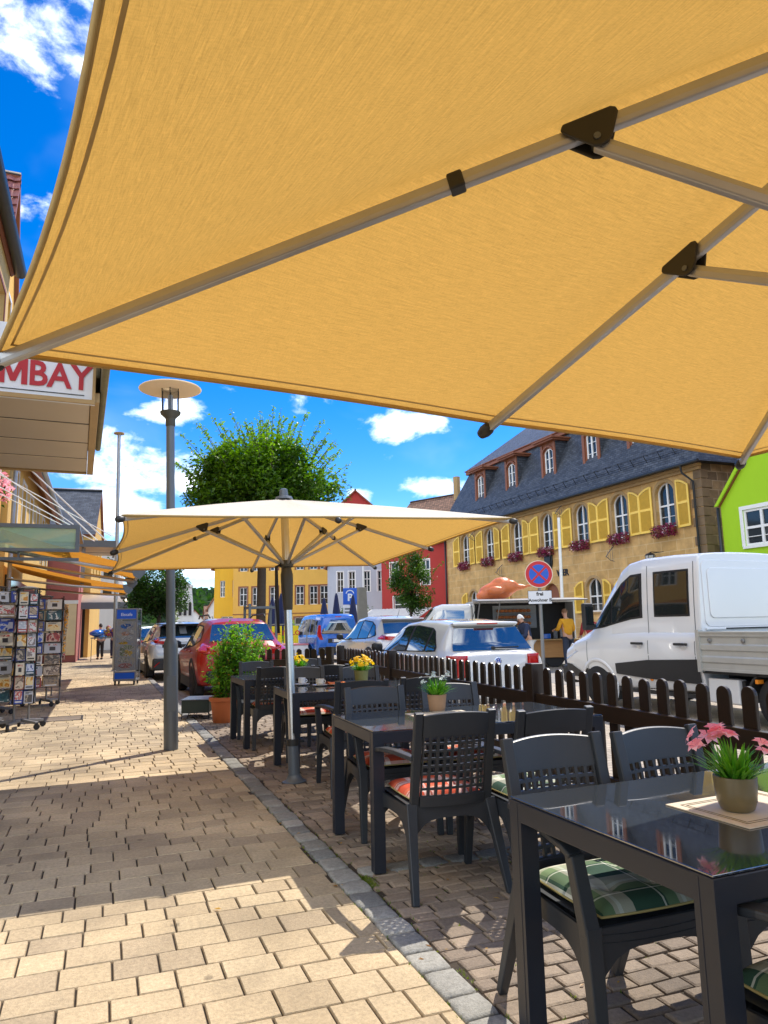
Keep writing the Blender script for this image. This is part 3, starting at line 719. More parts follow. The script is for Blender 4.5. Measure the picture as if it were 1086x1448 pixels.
chairs = [  # x, y, rotation (0 = back towards the camera), label
    (1.63, 2.10, 178, 'black armchair facing the camera behind the nearest table, with a green checked cushion'),
    (2.12, 2.06, 182, 'black armchair without cushion between the nearest table and the fence'),
    (1.69, 1.26, 3, 'black armchair tucked in at the near side of the nearest table, lower right corner'),
    (1.70, 3.62, -4, 'black armchair showing its back, red checked cushion, near side of the brown pot table'),
    (2.18, 3.46, -3, 'black armchair showing its back, pale green cushion, between the red cushioned one and the fence'),
    (1.81, 4.56, 176, 'black armchair facing the camera behind the left end of the brown pot table'),
    (2.37, 4.50, 175, 'black armchair facing the camera directly behind the pot of white flowers'),
    (1.99, 5.80, -6, 'black armchair with its back to the camera at the cup table, nearest the parasol pole'),
    (2.58, 5.86, -6, 'black armchair with its back to the camera at the cup table, on the fence side'),
    (2.02, 7.30, 174, 'black armchair facing the camera just behind the two cups and the parasol pole'),
    (2.56, 7.05, 174, 'black armchair facing the camera behind the olive pot of yellow flowers'),
    (1.84, 8.24, -3, 'black armchair with its back to the camera at the farthest table, pavement side'),
    (2.45, 8.2, -4, 'black armchair with its back to the camera at the farthest table, fence side'),
    (1.84, 8.99, 174, 'black armchair facing the camera beside the potted shrub at the farthest table'),
    (2.58, 9.28, 176, 'black armchair facing the camera at the fence corner behind the farthest table')]
for i, (x, y, r, lb) in enumerate(chairs):
    t = make_chair() if i == 0 else copy_tree(proto)
    if i == 0: proto = t
    t.location = (x, y, 0); t.rotation_euler = (0, 0, R(r)); tag(t, lb, 'chair', 'black resin armchairs')
K['plaid_green'] = plaidmat('green_check', (.018, .06, .035), (.55, .52, .4), (.72, .72, .62), (.16, .24, .11), 4.2)
K['plaid_red'] = plaidmat('red_check', (.55, .06, .015), (.75, .68, .6), (.2, .1, .08), (.62, .16, .07), 5.5)
def cushion(x, y, r, m_, label):
    mb = MB(); n = 26; top, bot = [], []
    for i in range(n + 1):
        rt_, rb_ = [], []
        for j in range(n + 1):
            u, v = -1 + 2 * i / n, -1 + 2 * j / n
            f = (1 - abs(u) ** 5) * (1 - abs(v) ** 5)
            hgt = .016 + .036 * f ** .5
            for (a, b) in ((-.4, -.4), (.4, -.4), (-.4, .4), (.4, .4)): hgt -= .022 * math.exp(-((u - a) ** 2 + (v - b) ** 2) / .02)
            k = 1 - .04 * (u * u * v * v)
            px_, py_ = u * .205 * k, v * .205 * k
            rt_.append((px_, py_, hgt)); rb_.append((px_, py_, .012 - .01 * f ** .5))
        top.append(rt_); bot.append(rb_)
    mb.grid(top); mb.grid([r_[::-1] for r_ in bot])
    o = mb.build('seat_cushion', m_, None, smooth=True, weld=True, loc=(x, y, .428)); o.rotation_euler = (0, 0, R(r))
    pp = [bot[0][j] for j in range(n + 1)] + [bot[i][n] for i in range(1, n + 1)] + [bot[n][j] for j in range(n - 1, -1, -1)] + [bot[i][0] for i in range(n - 1, 0, -1)]
    pi_ = MB(); pi_.tube([V(p) for p in pp] + [V(pp[0])], .004, 6); pi_.build('piping', K['pipe'], o, smooth=True)
    tag(o, label, 'cushion', 'checked seat cushions')
K['pipe'] = mat('cushion_piping', (.35, .28, .1), .8, 0, .1)
for i, m_, lb in ((0, 'plaid_green', 'green and cream checked cushion under the nearest table, brightest in the sun'),
                  (2, 'plaid_green', 'green and grey checked cushion at the lower right corner of the photo'),
                  (3, 'plaid_red', 'red and white checked cushion seen through the lattice of the nearest chair back'),
                  (4, 'plaid_green', 'pale green cushion on the chair between the brown pot table and the nearest table'),
                  (5, 'plaid_red', 'red checked cushion under the left end of the brown pot table'),
                  (6, 'plaid_red', 'red cushion under the brown pot table behind the flower pot'),
                  (7, 'plaid_red', 'red checked cushion on the chair beside the parasol pole foot'),
                  (9, 'plaid_red', 'dull red cushion on the chair behind the two cups'),
                  (11, 'plaid_red', 'red cushion on the chair at the farthest table, pavement side')):
    x, y, r, _ = chairs[i]; a = R(r); cushion(x - math.sin(a) * .02, y + math.cos(a) * .02, r, K[m_], lb)

# ------------------------------------------------------------------ things on the tables
TZ = .744
def place_mat(x, y, r, label):
    mb = MB(); mb.bx(-.2, .2, -.15, .15, 0, .003)
    o = mb.build('place_mat', K['mat'], None, loc=(x, y, TZ)); o.rotation_euler = (0, 0, R(r))
    e = MB()
    for k in (.03, .042):
        a, b = .2 - k, .15 - k; w = .0022
        e.bx(-a, a, -b, -b + w, .003, .0042); e.bx(-a, a, b - w, b, .003, .0042); e.bx(-a, -a + w, -b + w, b - w, .003, .0042); e.bx(a - w, a, -b + w, b - w, .003, .0042)
    e.build('stitching', K['taupe'], o); tag(o, label, 'place mat', 'beige place mats')
place_mat(1.87, 1.71, 3, 'beige place mat with a stitched border under the taupe pot')
place_mat(2.04, 4.2, -3, 'beige place mat beside the brown pot of white flowers')
def blade(mb, p0, d, ln, w, bend, c, seg=4, m=0):
    p = V(p0); d = V(d).normalized(); s_ = d.cross(V((0, 0, 1)))
    s_ = s_.normalized() if s_.length > 1e-3 else V((1, 0, 0)); a = None
    for i in range(seg + 1):
        u = i / seg; ww = w * (1 - u ** 2.2) + .0003
        l, r = p - s_ * ww, p + s_ * ww
        if a: mb.face([a[0], a[1], r, l], m, None, c)
        a = (l, r); p = p + d * (ln / seg); d = (d + V((d.x, d.y, -1)) * bend / seg).normalized()
def flower(mb, c, n, r, up, m=1):
    up = V(up).normalized(); x = up.cross(V((.3, .2, .9))).normalized(); y = up.cross(x); c = V(c)
    for k in range(n):
        a = 2 * PI * k / n + rnd.uniform(-.15, .15); d = x * math.cos(a) + y * math.sin(a); s_ = up.cross(d); cc = (rnd.random(),) * 3
        q1, q2 = c + d * r * .55 + up * r * .28, c + d * r + up * r * .1
        mb.face([c, q1 - s_ * r * .3, q1 + s_ * r * .3], m, None, (.1, .1, .1)); mb.face([q1 - s_ * r * .3, q2, q1 + s_ * r * .3], m, None, cc)
K['pink'] = leafmat('pink_petal', (.9, .3, .36), (.93, .62, .7), .3)
K['whitepetal'] = leafmat('white_petal', (.5, .55, .45), (.85, .88, .95), .3)
K['yellowpetal'] = leafmat('yellow_petal', (.82, .55, .01), (.92, .74, .03), .3)
def flowerpot(loc, prof, pot_m, label, petal, nb, bl, nf, fr, spread, tuft=.1, ridges=0):
    t = thing('flower_pot', label, 'flower pot', loc, 0, 'pots of flowers on the tables')
    p = MB(); rt_, zt = prof[-1][0], prof[-1][1]
    n = 48; base = []
    full = prof + [(rt_ - .006, zt + .001), (rt_ - .009, zt - .012)]
    for r_, z in full:
        ring = []
        for j in range(n):
            a = 2 * PI * j / n; k = 1 + (ridges * math.sin(6 * (a + z * 9)) if z < zt else 0)
            ring.append((r_ * k * math.cos(a), r_ * k * math.sin(a), z))
        base.append(ring)
    p.grid(base, close=True); p._f(list(range(n))[::-1]); p.build('pot', pot_m, t, smooth=True, sharp=60)
    so_ = MB(); so_.lathe([(rt_ - .008, zt - .02), (.001, zt - .012)], 20); so_.build('soil', K['soil'], t)
    lf = MB()
    for _ in range(nb):
        a = rnd.uniform(0, 2 * PI); e = rnd.uniform(.05, 1) ** .7 * spread; q = rnd.uniform(0, rt_ * .7)
        d = V((math.cos(a) * math.sin(e), math.sin(a) * math.sin(e), math.cos(e))); c = rnd.random()
        blade(lf, (q * math.cos(a), q * math.sin(a), zt - .014), d, bl * rnd.uniform(.6, 1.1), .0065 * bl / .15, rnd.uniform(.15, .7), (c, c, c))
    lf.build('leaves', K['grassleaf'], t, fixn=False)
    fl = MB()
    for _ in range(nf):
        a = rnd.uniform(0, 2 * PI); e = rnd.uniform(.15, 1) * spread * .95; l = bl * rnd.uniform(.85, 1.2)
        d = V((math.cos(a) * math.sin(e), math.sin(a) * math.sin(e), math.cos(e))); tip = V((0, 0, zt)) + d * l
        blade(fl, (0, 0, zt - .01), d, l, .0018, .05, (.5, .5, .5))
        for _k in range(2): flower(fl, tip + V((rnd.gauss(0, 1), rnd.gauss(0, 1), rnd.gauss(0, 1))) * fr * .35, 6, fr * rnd.uniform(.7, 1.1), d + V((rnd.gauss(0, .5), rnd.gauss(0, .5), .3)))
    fl.build('blossoms', [K['grassleaf'], petal], t, fixn=False)
    return t
flowerpot((1.8, 1.7, TZ + .003), [(.036, 0), (.047, .006), (.056, .03), (.06, .06), (.0615, .095), (.0615, .1)], K['taupe'], 'taupe ribbed pot with pink lilies on the nearest table', K['pink'], 150, .125, 7, .037, 1.0, ridges=.012)
flowerpot((2.1, 4.4, TZ), [(.05, 0), (.053, .004), (.058, .05), (.064, .1), (.065, .108)], K['kraft'], 'brown paper pot with small white flowers on the second table', K['whitepetal'], 230, .13, 14, .018, 1.05)
flowerpot((2.47, 7.24 - .3, TZ), [(.06, 0), (.064, .004), (.067, .06), (.073, .115), (.074, .12)], K['olivepot'], 'olive green pot with yellow flowers on the table with the cups', K['yellowpetal'], 170, .12, 34, .026, 1.15)
flowerpot((2.3, 8.75, TZ), [(.06, 0), (.064, .004), (.067, .04), (.073, .08), (.074, .085)], K['olivepot'], 'low pot with yellow flowers on the farthest table, partly behind the parasol pole', K['yellowpetal'], 200, .12, 26, .026, 1.15)
K['cup'] = mat('coffee_cup', (.72, .68, .58), .2, 0, .04); K['cupw'] = mat('white_cup', (.72, .75, .78), .2, 0, .04)
def cup(x, y, m_, label, big):
    t = thing('coffee_cup', label, 'cup', (x, y, TZ), 0, 'coffee cups on saucers')
    c = MB(); r = .04 if big else .036; h = .055 if big else .06
    c.lathe([(r * .62, .012), (r * .9, .02), (r, .035), (r, .012 + h), (r - .003, .012 + h), (r - .004, .03), (.001, .024)], 28); c.build('cup_body', m_, t, smooth=True, sharp=50)
    hd = MB(); hd.tube([(r * math.cos(.0) - .002 + .02 * math.sin(a), 0, .04 + .016 * math.cos(a)) for a in [PI * k / 8 for k in range(9)]], .004, 8); hd.build('handle', m_, t, smooth=True)
    s_ = MB(); s_.lathe([(.035, 0), (.05, .003), (.075, .011), (.075, .013), (.045, .006), (.001, .005)], 32); s_.build('saucer', m_, t, smooth=True, sharp=50)
cup(1.86, 6.98, K['cupw'], 'white cup on a saucer nearest the parasol pole', False)
cup(1.985, 6.78, K['cup'], 'cream cup on a saucer beside the orange napkin', True)
K['napkin'] = mat('orange_napkin', (.75, .2, .03), .85, 0, .1, 30, .1, 90)
nb_ = MB(); rows = [[V((x * .09, y * .09, .004 + .012 * math.exp(-((y * 1.2) ** 2)) * (1 + .3 * math.sin(5 * x)))) for x in [-1 + .1 * i for i in range(21)]] for y in [-1 + .125 * j for j in range(17)]]
nb_.grid(rows); nb_.grid([[V((p.x, p.y, 0)) for p in r_][::-1] for r_ in rows]); nb_.grid([rows[0][::-1], [V((p.x, p.y, 0)) for p in rows[0]][::-1]]); nb_.grid([rows[-1], [V((p.x, p.y, 0)) for p in rows[-1]]])
tag(nb_.build('napkin', K['napkin'], None, smooth=True, sharp=40, loc=(2.16, 6.82, TZ + .012)), 'folded orange napkin on a plate beside the cream cup', 'napkin')
pl = MB(); pl.lathe([(.05, 0), (.07, .002), (.115, .011), (.115, .0135), (.07, .007), (.001, .006)], 36); tag(pl.build('plate', K['cupw'], None, smooth=True, sharp=50, loc=(2.16, 6.82, TZ)), 'white plate under the orange napkin', 'plate')

# ------------------------------------------------------------------ picket fences
def picket_mb(hz):
    mb = MB(); w, th = .047, .011
    poly = [(-w, .07), (w, .07), (w, hz - .045)] + [(w * math.cos(a), hz - .045 + .045 * math.sin(a)) for a in [PI * k / 8 for k in range(1, 8)]] + [(-w, hz - .045)]
    mb.prism(poly, lambda u, v, t: (t, u, v), -th, th); return mb
def fence(label, a, b, pitch, posts, hz, step=0):
    a, b = V(a), V(b); d = b - a; ln = d.length; t = thing('picket_fence', label, 'fence', a, math.atan2(d.y, d.x) - PI / 2, 'dark picket fences round the terrace')
    pk = None; y = pitch * .5
    while y < ln:
        if all(abs(y - p) > .09 for p in posts):
            o = picket_mb(hz).build('picket', K['wood'], t, bevel=.003) if pk is None else copy_tree(pk, t)
            pk = pk or o; o.location = (.027 + rnd.gauss(0, .001), y, rnd.gauss(0, .004)); o.rotation_euler = (rnd.gauss(0, .006), 0, rnd.gauss(0, .01))
        y += pitch
    for z in (.16, .635):
        r_ = MB(); r_.bx(-.032, .0155, 0, ln, z, z + .11); r_.build('rail', K['woodx'], t, bevel=.004)
    for p in posts:
        q = MB(); q.bx(-.055, .055, p - .055, p + .055, 0, hz + .03); q.build('post', K['wood'], t, bevel=.006)
F0, F1 = (3.02, .9, 0), (3.80, 11.75, 0)
fence('long dark picket fence between the terrace tables and the parked cars', F0, F1, .172, (.1, 4.2, 8.0, 10.82), .95)
fence('short dark picket fence closing the far end of the terrace behind the shrub', (3.72, 11.88, 0), (2.28, 13.1, 0), .145, (.06, 1.83), .93)

# ------------------------------------------------------------------ street lamp
t = thing('street_lamp', 'tall grey street lamp with a round disc shade over a glass lantern', 'street lamp', (.76, 8.44, 0)); t.rotation_euler = (0, R(-1.6), 0)
p = MB(); p.lathe([(.078, 0), (.078, 1.13), (.074, 1.17), (.05, 1.22), (.05, 1.6), (.048, 3.72)], 28); p.build('post', K['lampgrey'], t, smooth=True, sharp=40)
dd_ = MB(); dd_.bx(-.05, .05, -.0795, -.07, .42, .8); dd_.build('service_door', K['lampgrey'], t, bevel=.003)
p = MB(); p.lathe([(.05, 3.68), (.056, 3.69), (.056, 3.76), (.062, 3.78), (.115, 3.83), (.12, 3.855), (.1, 3.86)], 28); p.build('lantern_base', K['olive'], t, smooth=True, sharp=40)
K['frost'] = mat('frosted_tube', (.75, .78, .8), .3, 0, .02, trans=.5)
m, nt2, b = newmat('clear_lantern_glass'); b.inputs['Transmission Weight'].default_value = 1; b.inputs['Roughness'].default_value = .02; b.inputs['IOR'].default_value = 1.05; K['lglass'] = m
g_ = MB(); g_.lathe([(.085, 3.862), (.085, 4.14), (.083, 4.14), (.083, 3.864)], 28); g_.build('lantern_glass', K['lglass'], t, smooth=True, sharp=40)
g_ = MB(); g_.tube([(0, 0, 3.86), (0, 0, 4.06)], .03, 16); g_.build('lamp_tube', K['frost'], t, smooth=True, sharp=40)
for k in range(6):
    a = 2 * PI * k / 6 + .4; r_ = MB(); r_.tube([(.106 * math.cos(a), .106 * math.sin(a), 3.85), (.106 * math.cos(a), .106 * math.sin(a), 4.17)], .006, 8); r_.build('bar', K['black'], t)
K['disc'] = fabricmat('lamp_disc', (.85, .78, .66), (.95, .84, .66), .5, .04)
g_ = MB(); g_.lathe([(.36, 4.135), (.35, 4.145), (.2, 4.185), (.05, 4.2), (.05, 4.19), (.2, 4.172), (.35, 4.13)], 48); g_.build('disc_shade', K['disc'], t, smooth=True, sharp=50)

# ------------------------------------------------------------------ plants and box at the end of the terrace
def leaf(mb, p, size, c, m=0, droop=.3, d=None):
    p = V(p); d = V(d) if d else V((rnd.gauss(0, 1), rnd.gauss(0, 1), rnd.gauss(0, .6) - droop))
    d = d.normalized() if d.length > 1e-3 else V((1, 0, 0)); s_ = d.cross(V((rnd.gauss(0, .5), rnd.gauss(0, .5), 1)))
    s_ = s_.normalized() if s_.length > 1e-3 else V((0, 1, 0)); n_ = s_.cross(d) * size * .12
    a, b = p + d * size * .45, p + d * size
    mb.face([p, a + s_ * size * .3 + n_, b, a - s_ * size * .3 + n_], m, None, c)
t = thing('potted_shrub', 'bushy yellow green shrub in a terracotta pot at the end of the terrace', 'potted plant', (1.66, 10.48, 0))
p = MB(); p.lathe([(.15, 0), (.155, .01), (.19, .29), (.205, .295), (.215, .3), (.218, .35), (.2, .352), (.19, .33)], 40); p.build('pot', K['terracotta'], t, smooth=True, sharp=40)
so_ = MB(); so_.lathe([(.195, .3), (.001, .32)], 24); so_.build('soil', K['soil'], t)
st = MB(); lf = MB()
for k in range(140):
    a = rnd.uniform(0, 2 * PI); rr = rnd.uniform(.1, 1); ht = rnd.uniform(.45, 1.2) * (1 - .22 * rr)
    px_, py_ = math.cos(a) * rr * .44 + .24 * ht, math.sin(a) * rr * .42
    pts_ = [V((math.cos(a) * .08, math.sin(a) * .08, .31)), V((px_ * .6, py_ * .6, .3 + ht * .5)), V((px_, py_, .3 + ht))]
    st.tube(pts_, [.006, .004, .002], 5)
    for i in range(62):
        u = rnd.random() ** .7; q = pts_[0].lerp(pts_[1], u * 2) if u < .5 else pts_[1].lerp(pts_[2], u * 2 - 1)
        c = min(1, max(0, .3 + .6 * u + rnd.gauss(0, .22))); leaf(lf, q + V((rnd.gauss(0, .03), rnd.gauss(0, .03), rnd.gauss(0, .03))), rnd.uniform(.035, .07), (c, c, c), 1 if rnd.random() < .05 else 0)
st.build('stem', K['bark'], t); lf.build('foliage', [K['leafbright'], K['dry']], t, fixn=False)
t = thing('trailing_shrub', 'loose shrub with orange and yellow tinted leaves left of the potted shrub', 'shrub', (1.95, 11.3, 0))
p = MB(); p.lathe([(.13, 0), (.135, .01), (.16, .24), (.17, .25), (.17, .28), (.15, .28)], 28); p.build('pot', K['black'], t, smooth=True, sharp=40)
st = MB(); lf = MB()
for k in range(38):
    a = rnd.uniform(0, 2 * PI); ht = rnd.uniform(.35, 1.05); rr = rnd.uniform(.1, .36)
    pts_ = [V((0, 0, .25)), V((math.cos(a) * rr * .5, math.sin(a) * rr * .5, .25 + ht * .6)), V((math.cos(a) * rr * 1.2, math.sin(a) * rr, .25 + ht * .95))]
    st.tube(pts_, [.006, .004, .002], 5)
    for i in range(46):
        u = rnd.random(); q = pts_[0].lerp(pts_[1], u * 2) if u < .5 else pts_[1].lerp(pts_[2], u * 2 - 1)
        c = rnd.random(); leaf(lf, q + V((rnd.gauss(0, .035), rnd.gauss(0, .035), rnd.gauss(0, .035))), rnd.uniform(.03, .055), (c, c, c), 1 if u > .6 and rnd.random() < .3 else 0)
st.build('stem', K['bark'], t); lf.build('foliage', [K['leafyel'], K['dry']], t, fixn=False)
K['boxgreen'] = mat('dark_green_box', (.008, .022, .018), .45, 0, .3, 9)
t = thing('planter_box', 'low dark green box on wire feet beside the terracotta pot', 'planter', (1.4, 11.25, 0), R(-18))
p = MB(); p.bx(-.2, .2, -.28, .28, .09, .27); p.build('box_body', K['boxgreen'], t, bevel=.01)
p = MB(); p.bx(-.21, .21, -.29, .29, .272, .285); p.build('lid', K['lampgrey'], t, bevel=.004)
for y in (-.25, .25):
    p = MB(); p.tube([(-.19, y, .1), (-.2, y, .005), (-.12, y, .005), (-.1, y, .06), (.1, y, .06), (.12, y, .005), (.2, y, .005), (.19, y, .1)], .008, 8); p.build('wire_foot', K['black'], t)
# ------------------------------------------------------------------ houses (local x along the front, -y outward)
K['slate'] = brickmat('slate_roof', (.04, .047, .06), (.085, .096, .115), (.012, .014, .018), .28, .14, .012, .5, .9, 'UV', 1, .3, smooth=.6)
K['redtile'] = brickmat('red_roof_tile', (.16, .055, .04), (.28, .1, .07), (.03, .012, .01), .22, .32, .022, .6, 1.0, 'UV', 1, .35, 0, smooth=.9)
K['browntile'] = brickmat('brown_roof_tile', (.16, .085, .05), (.27, .14, .085), (.04, .02, .014), .25, .3, .03, .8, .9, 'UV', 1, .4, smooth=.9)
K['stone'] = brickmat('sandstone_blocks', (.5, .305, .105), (.6, .38, .15), (.6, .43, .21), .95, .48, .018, .85, .35, 'UV', 1, .25, nscale=1.6, smooth=.2)
K['quoin'] = brickmat('quoin_blocks', (.11, .075, .045), (.27, .18, .095), (.33, .24, .15), .62, .4, .022, .9, .8, 'UV', 1, .4, nscale=2)
K['stonetrim'] = mat('sandstone_trim', (.4, .265, .12), .85, 0, .18, 3, .2, 60)
K['browntrim'] = mat('red_brown_paint', (.23, .075, .03), .55, 0, .2, 5, .05, 80)
K['shutter'] = mat('yellow_shutter', (.92, .62, .105), .5, 0, .1, 4)
K['louvre'] = mat('louvre_slats', (.68, .43, .055), .6, 0, .15, 6)
K['lime'] = stucco('lime_render', (.36, .62, .015), .06, .1)
K['pinkgrey'] = stucco('pinkish_render', (.36, .28, .25))
K['yellow'] = stucco('warm_yellow_render', (.66, .42, .12)); K['orange'] = stucco('orange_render', (.78, .44, .085)); K['amber'] = stucco('amber_render', (.76, .43, .03))
K['peach'] = stucco('peach_render', (.66, .44, .17)); K['red'] = stucco('red_render', (.42, .04, .032)); K['darkred'] = stucco('dark_red_render', (.24, .035, .025))
K['paleblue'] = stucco('pale_blue_render', (.5, .53, .6)); K['whitewall'] = stucco('white_render', (.68, .66, .62)); K['pinkred'] = stucco('pink_red_render', (.42, .14, .12))
K['cream'] = mat('cream_panel', (.75, .6, .36), .5, 0, .12, 3)
K['gutter'] = mat('dark_gutter', (.022, .026, .03), .4, .3, .2, 8)
K['concrete'] = mat('mossy_concrete', (.2, .16, .1), .95, 0, .5, 7, .5, 50, hue=(.16, .14, .07))
K['panel'] = mat('beige_metal_panel', (.52, .43, .31), .35, .35, .12, 1.5)
K['steel'] = mat('grey_steel', (.25, .25, .25), .45, .6, .15, 10)
K['zinc'] = mat('zinc_dormer', (.3, .33, .38), .45, .3, .15, 6)

def arc_pts(x0, x1, zs, rise, n=10):
    w = (x1 - x0) / 2; cx = (x0 + x1) / 2; r = (w * w + rise * rise) / (2 * rise); cz = zs + rise - r; a0 = math.asin(w / r)
    return [(cx + r * math.sin(-a0 + 2 * a0 * i / n), cz + r * math.cos(-a0 + 2 * a0 * i / n)) for i in range(n + 1)]
def wall(mb, x0, x1, z0, z1, ops, y=0, dep=.16, m=0, mr=None):
    mr = m if mr is None else mr
    xs = sorted({x0, x1, *[o[0] for o in ops], *[o[1] for o in ops]}); zs = sorted({z0, z1, *[o[2] for o in ops], *[o[3] for o in ops]})
    for i in range(len(xs) - 1):
        for j in range(len(zs) - 1):
            cx, cz = (xs[i] + xs[i + 1]) / 2, (zs[j] + zs[j + 1]) / 2
            if any(o[0] < cx < o[1] and o[2] < cz < o[3] for o in ops): continue
            q = [(xs[i], zs[j]), (xs[i + 1], zs[j]), (xs[i + 1], zs[j + 1]), (xs[i], zs[j + 1])]
            mb.face([(u, y, v) for u, v in q], m, q)
    for o in ops:
        a, b, c, d = o[:4]; rise = o[4] if len(o) > 4 else 0
        if rise:
            pts = arc_pts(a, b, d - rise, rise)
            for p, q in zip(pts, pts[1:]):
                mb.face([(p[0], y, p[1]), (q[0], y, q[1]), (q[0], y, d), (p[0], y, d)], m, [p, q, (q[0], d), (p[0], d)])
                mb.face([(p[0], y, p[1]), (p[0], y + dep, p[1]), (q[0], y + dep, q[1]), (q[0], y, q[1])], mr, [(0, 0), (0, .2), (.1, .2), (.1, 0)])
        else: mb.face([(a, y, d), (a, y + dep, d), (b, y + dep, d), (b, y, d)], mr, [(a, 0), (a, dep), (b, dep), (b, 0)])
        t = d - rise
        mb.face([(a, y, c), (a, y + dep, c), (a, y + dep, t), (a, y, t)], mr, [(0, c), (dep, c), (dep, t), (0, t)])
        mb.face([(b, y, c), (b, y, t), (b, y + dep, t), (b, y + dep, c)], mr, [(0, c), (0, t), (dep, t), (dep, c)])
        mb.face([(a, y, c), (b, y, c), (b, y + dep, c), (a, y + dep, c)], mr, [(a, 0), (b, 0), (b, dep), (a, dep)])
def window(parent, o, y=.12, nx=2, nz=2, fm='white', fw_=.07, sill=None, sur=None, surw=.1, ys=0, label=None, gm='glass', trans=.62):
    a, b, c, d = o[:4]; rise = o[4] if len(o) > 4 else 0; t = d - rise
    mb = MB(); F = fw_
    mb.bx(a, a + F, y - .02, y + .05, c, t); mb.bx(b - F, b, y - .02, y + .05, c, t); mb.bx(a + F, b - F, y - .02, y + .05, c, c + F)
    if rise:
        pts = arc_pts(a, b, t, rise, 12); pin = arc_pts(a + F, b - F, t, rise - F * .7, 12)
        for k in range(12):
            p, q, p2, q2 = pts[k], pts[k + 1], pin[k], pin[k + 1]
            mb.face([(p2[0], y - .02, p2[1]), (q2[0], y - .02, q2[1]), (q[0], y - .02, q[1]), (p[0], y - .02, p[1])])
            mb.face([(p2[0], y - .02, p2[1]), (p2[0], y + .03, p2[1]), (q2[0], y + .03, q2[1]), (q2[0], y - .02, q2[1])])
    else: mb.bx(a + F, b - F, y - .02, y + .05, d - F, d)
    top = d - (.03 if rise else F)
    for i in range(1, nx):
        x = a + (b - a) * i / nx; mb.bx(x - F * .55, x + F * .55, y - .03, y + .04, c + F, top)
    if nz == 2:
        z = c + (t - c) * trans if rise else c + (d - c) * trans; mb.bx(a + F, b - F, y - .024, y + .045, z - F * .5, z + F * .5)
        if nx > 1:
            for i in range(nx):
                xx = (a + F) + (b - a - 2 * F) * i / nx; z2 = c + (z - c) * .5; mb.bx(xx, xx + (b - a - 2 * F) / nx, y - .015, y + .02, z2 - .012, z2 + .012)
    elif nz > 2:
        for i in range(1, nz): z = c + (d - c) * i / nz; mb.bx(a + F, b - F, y - .018, y + .03, z - .015, z + .015)
    ms = [K[fm]]
    if sill: ms.append(K[sill]); mb.bx(a - .08, b + .08, ys - .07, ys + .1, c - .09, c - .002, 1)
    if sur:
        ms.append(K[sur]); k = len(ms) - 1
        mb.bx(a - surw, a - .001, ys - .022, ys + .03, c, t, k); mb.bx(b + .001, b + surw, ys - .022, ys + .03, c, t, k)
        if rise:
            pi, po = arc_pts(a - .001, b + .001, t, rise, 12), arc_pts(a - surw, b + surw, t, rise + surw, 12)
            for q in range(12):
                A, B, Cc, Dd = pi[q], pi[q + 1], po[q + 1], po[q]
                mb.face([(A[0], ys - .022, A[1]), (B[0], ys - .022, B[1]), (Cc[0], ys - .022, Cc[1]), (Dd[0], ys - .022, Dd[1])], k)
                mb.face([(Dd[0], ys - .022, Dd[1]), (Cc[0], ys - .022, Cc[1]), (Cc[0], ys + .02, Cc[1]), (Dd[0], ys + .02, Dd[1])], k)
        else: mb.bx(a - surw, b + surw, ys - .022, ys + .03, d + .001, d + surw, k)
    w_ = mb.build('window', ms, parent, fixn=True)
    if label: w_['label'] = label
    pm = MB(); pm.face([(a + .01, y + .03, c + .01), (b - .01, y + .03, c + .01), (b - .01, y + .03, d - rise), *( [(p[0], y + .03, p[1]) for p in arc_pts(a + .01, b - .01, t, max(rise - .02, .01), 10)][::-1][1:-1] if rise else []), (a + .01, y + .03, d - rise)])
    pm.build('pane', K[gm], w_)
    # a curtain behind the pane
    if rnd.random() < .6:
        cu_ = MB(); x0 = a + .06; n = 14; ww = (b - a) * rnd.choice((.32, .42)); side = rnd.random() < .5
        if side: x0 = b - .06 - ww
        cu_.grid([[(x0 + ww * i / n, y + .09 + .02 * math.sin(i * 2.1), z) for i in range(n + 1)] for z in (c + .05, t)])
        cu_.build('curtain', K['curtain'], w_, smooth=True)
    return w_
K['curtain'] = mat('net_curtain', (.6, .58, .54), .9, 0, .08, 10)
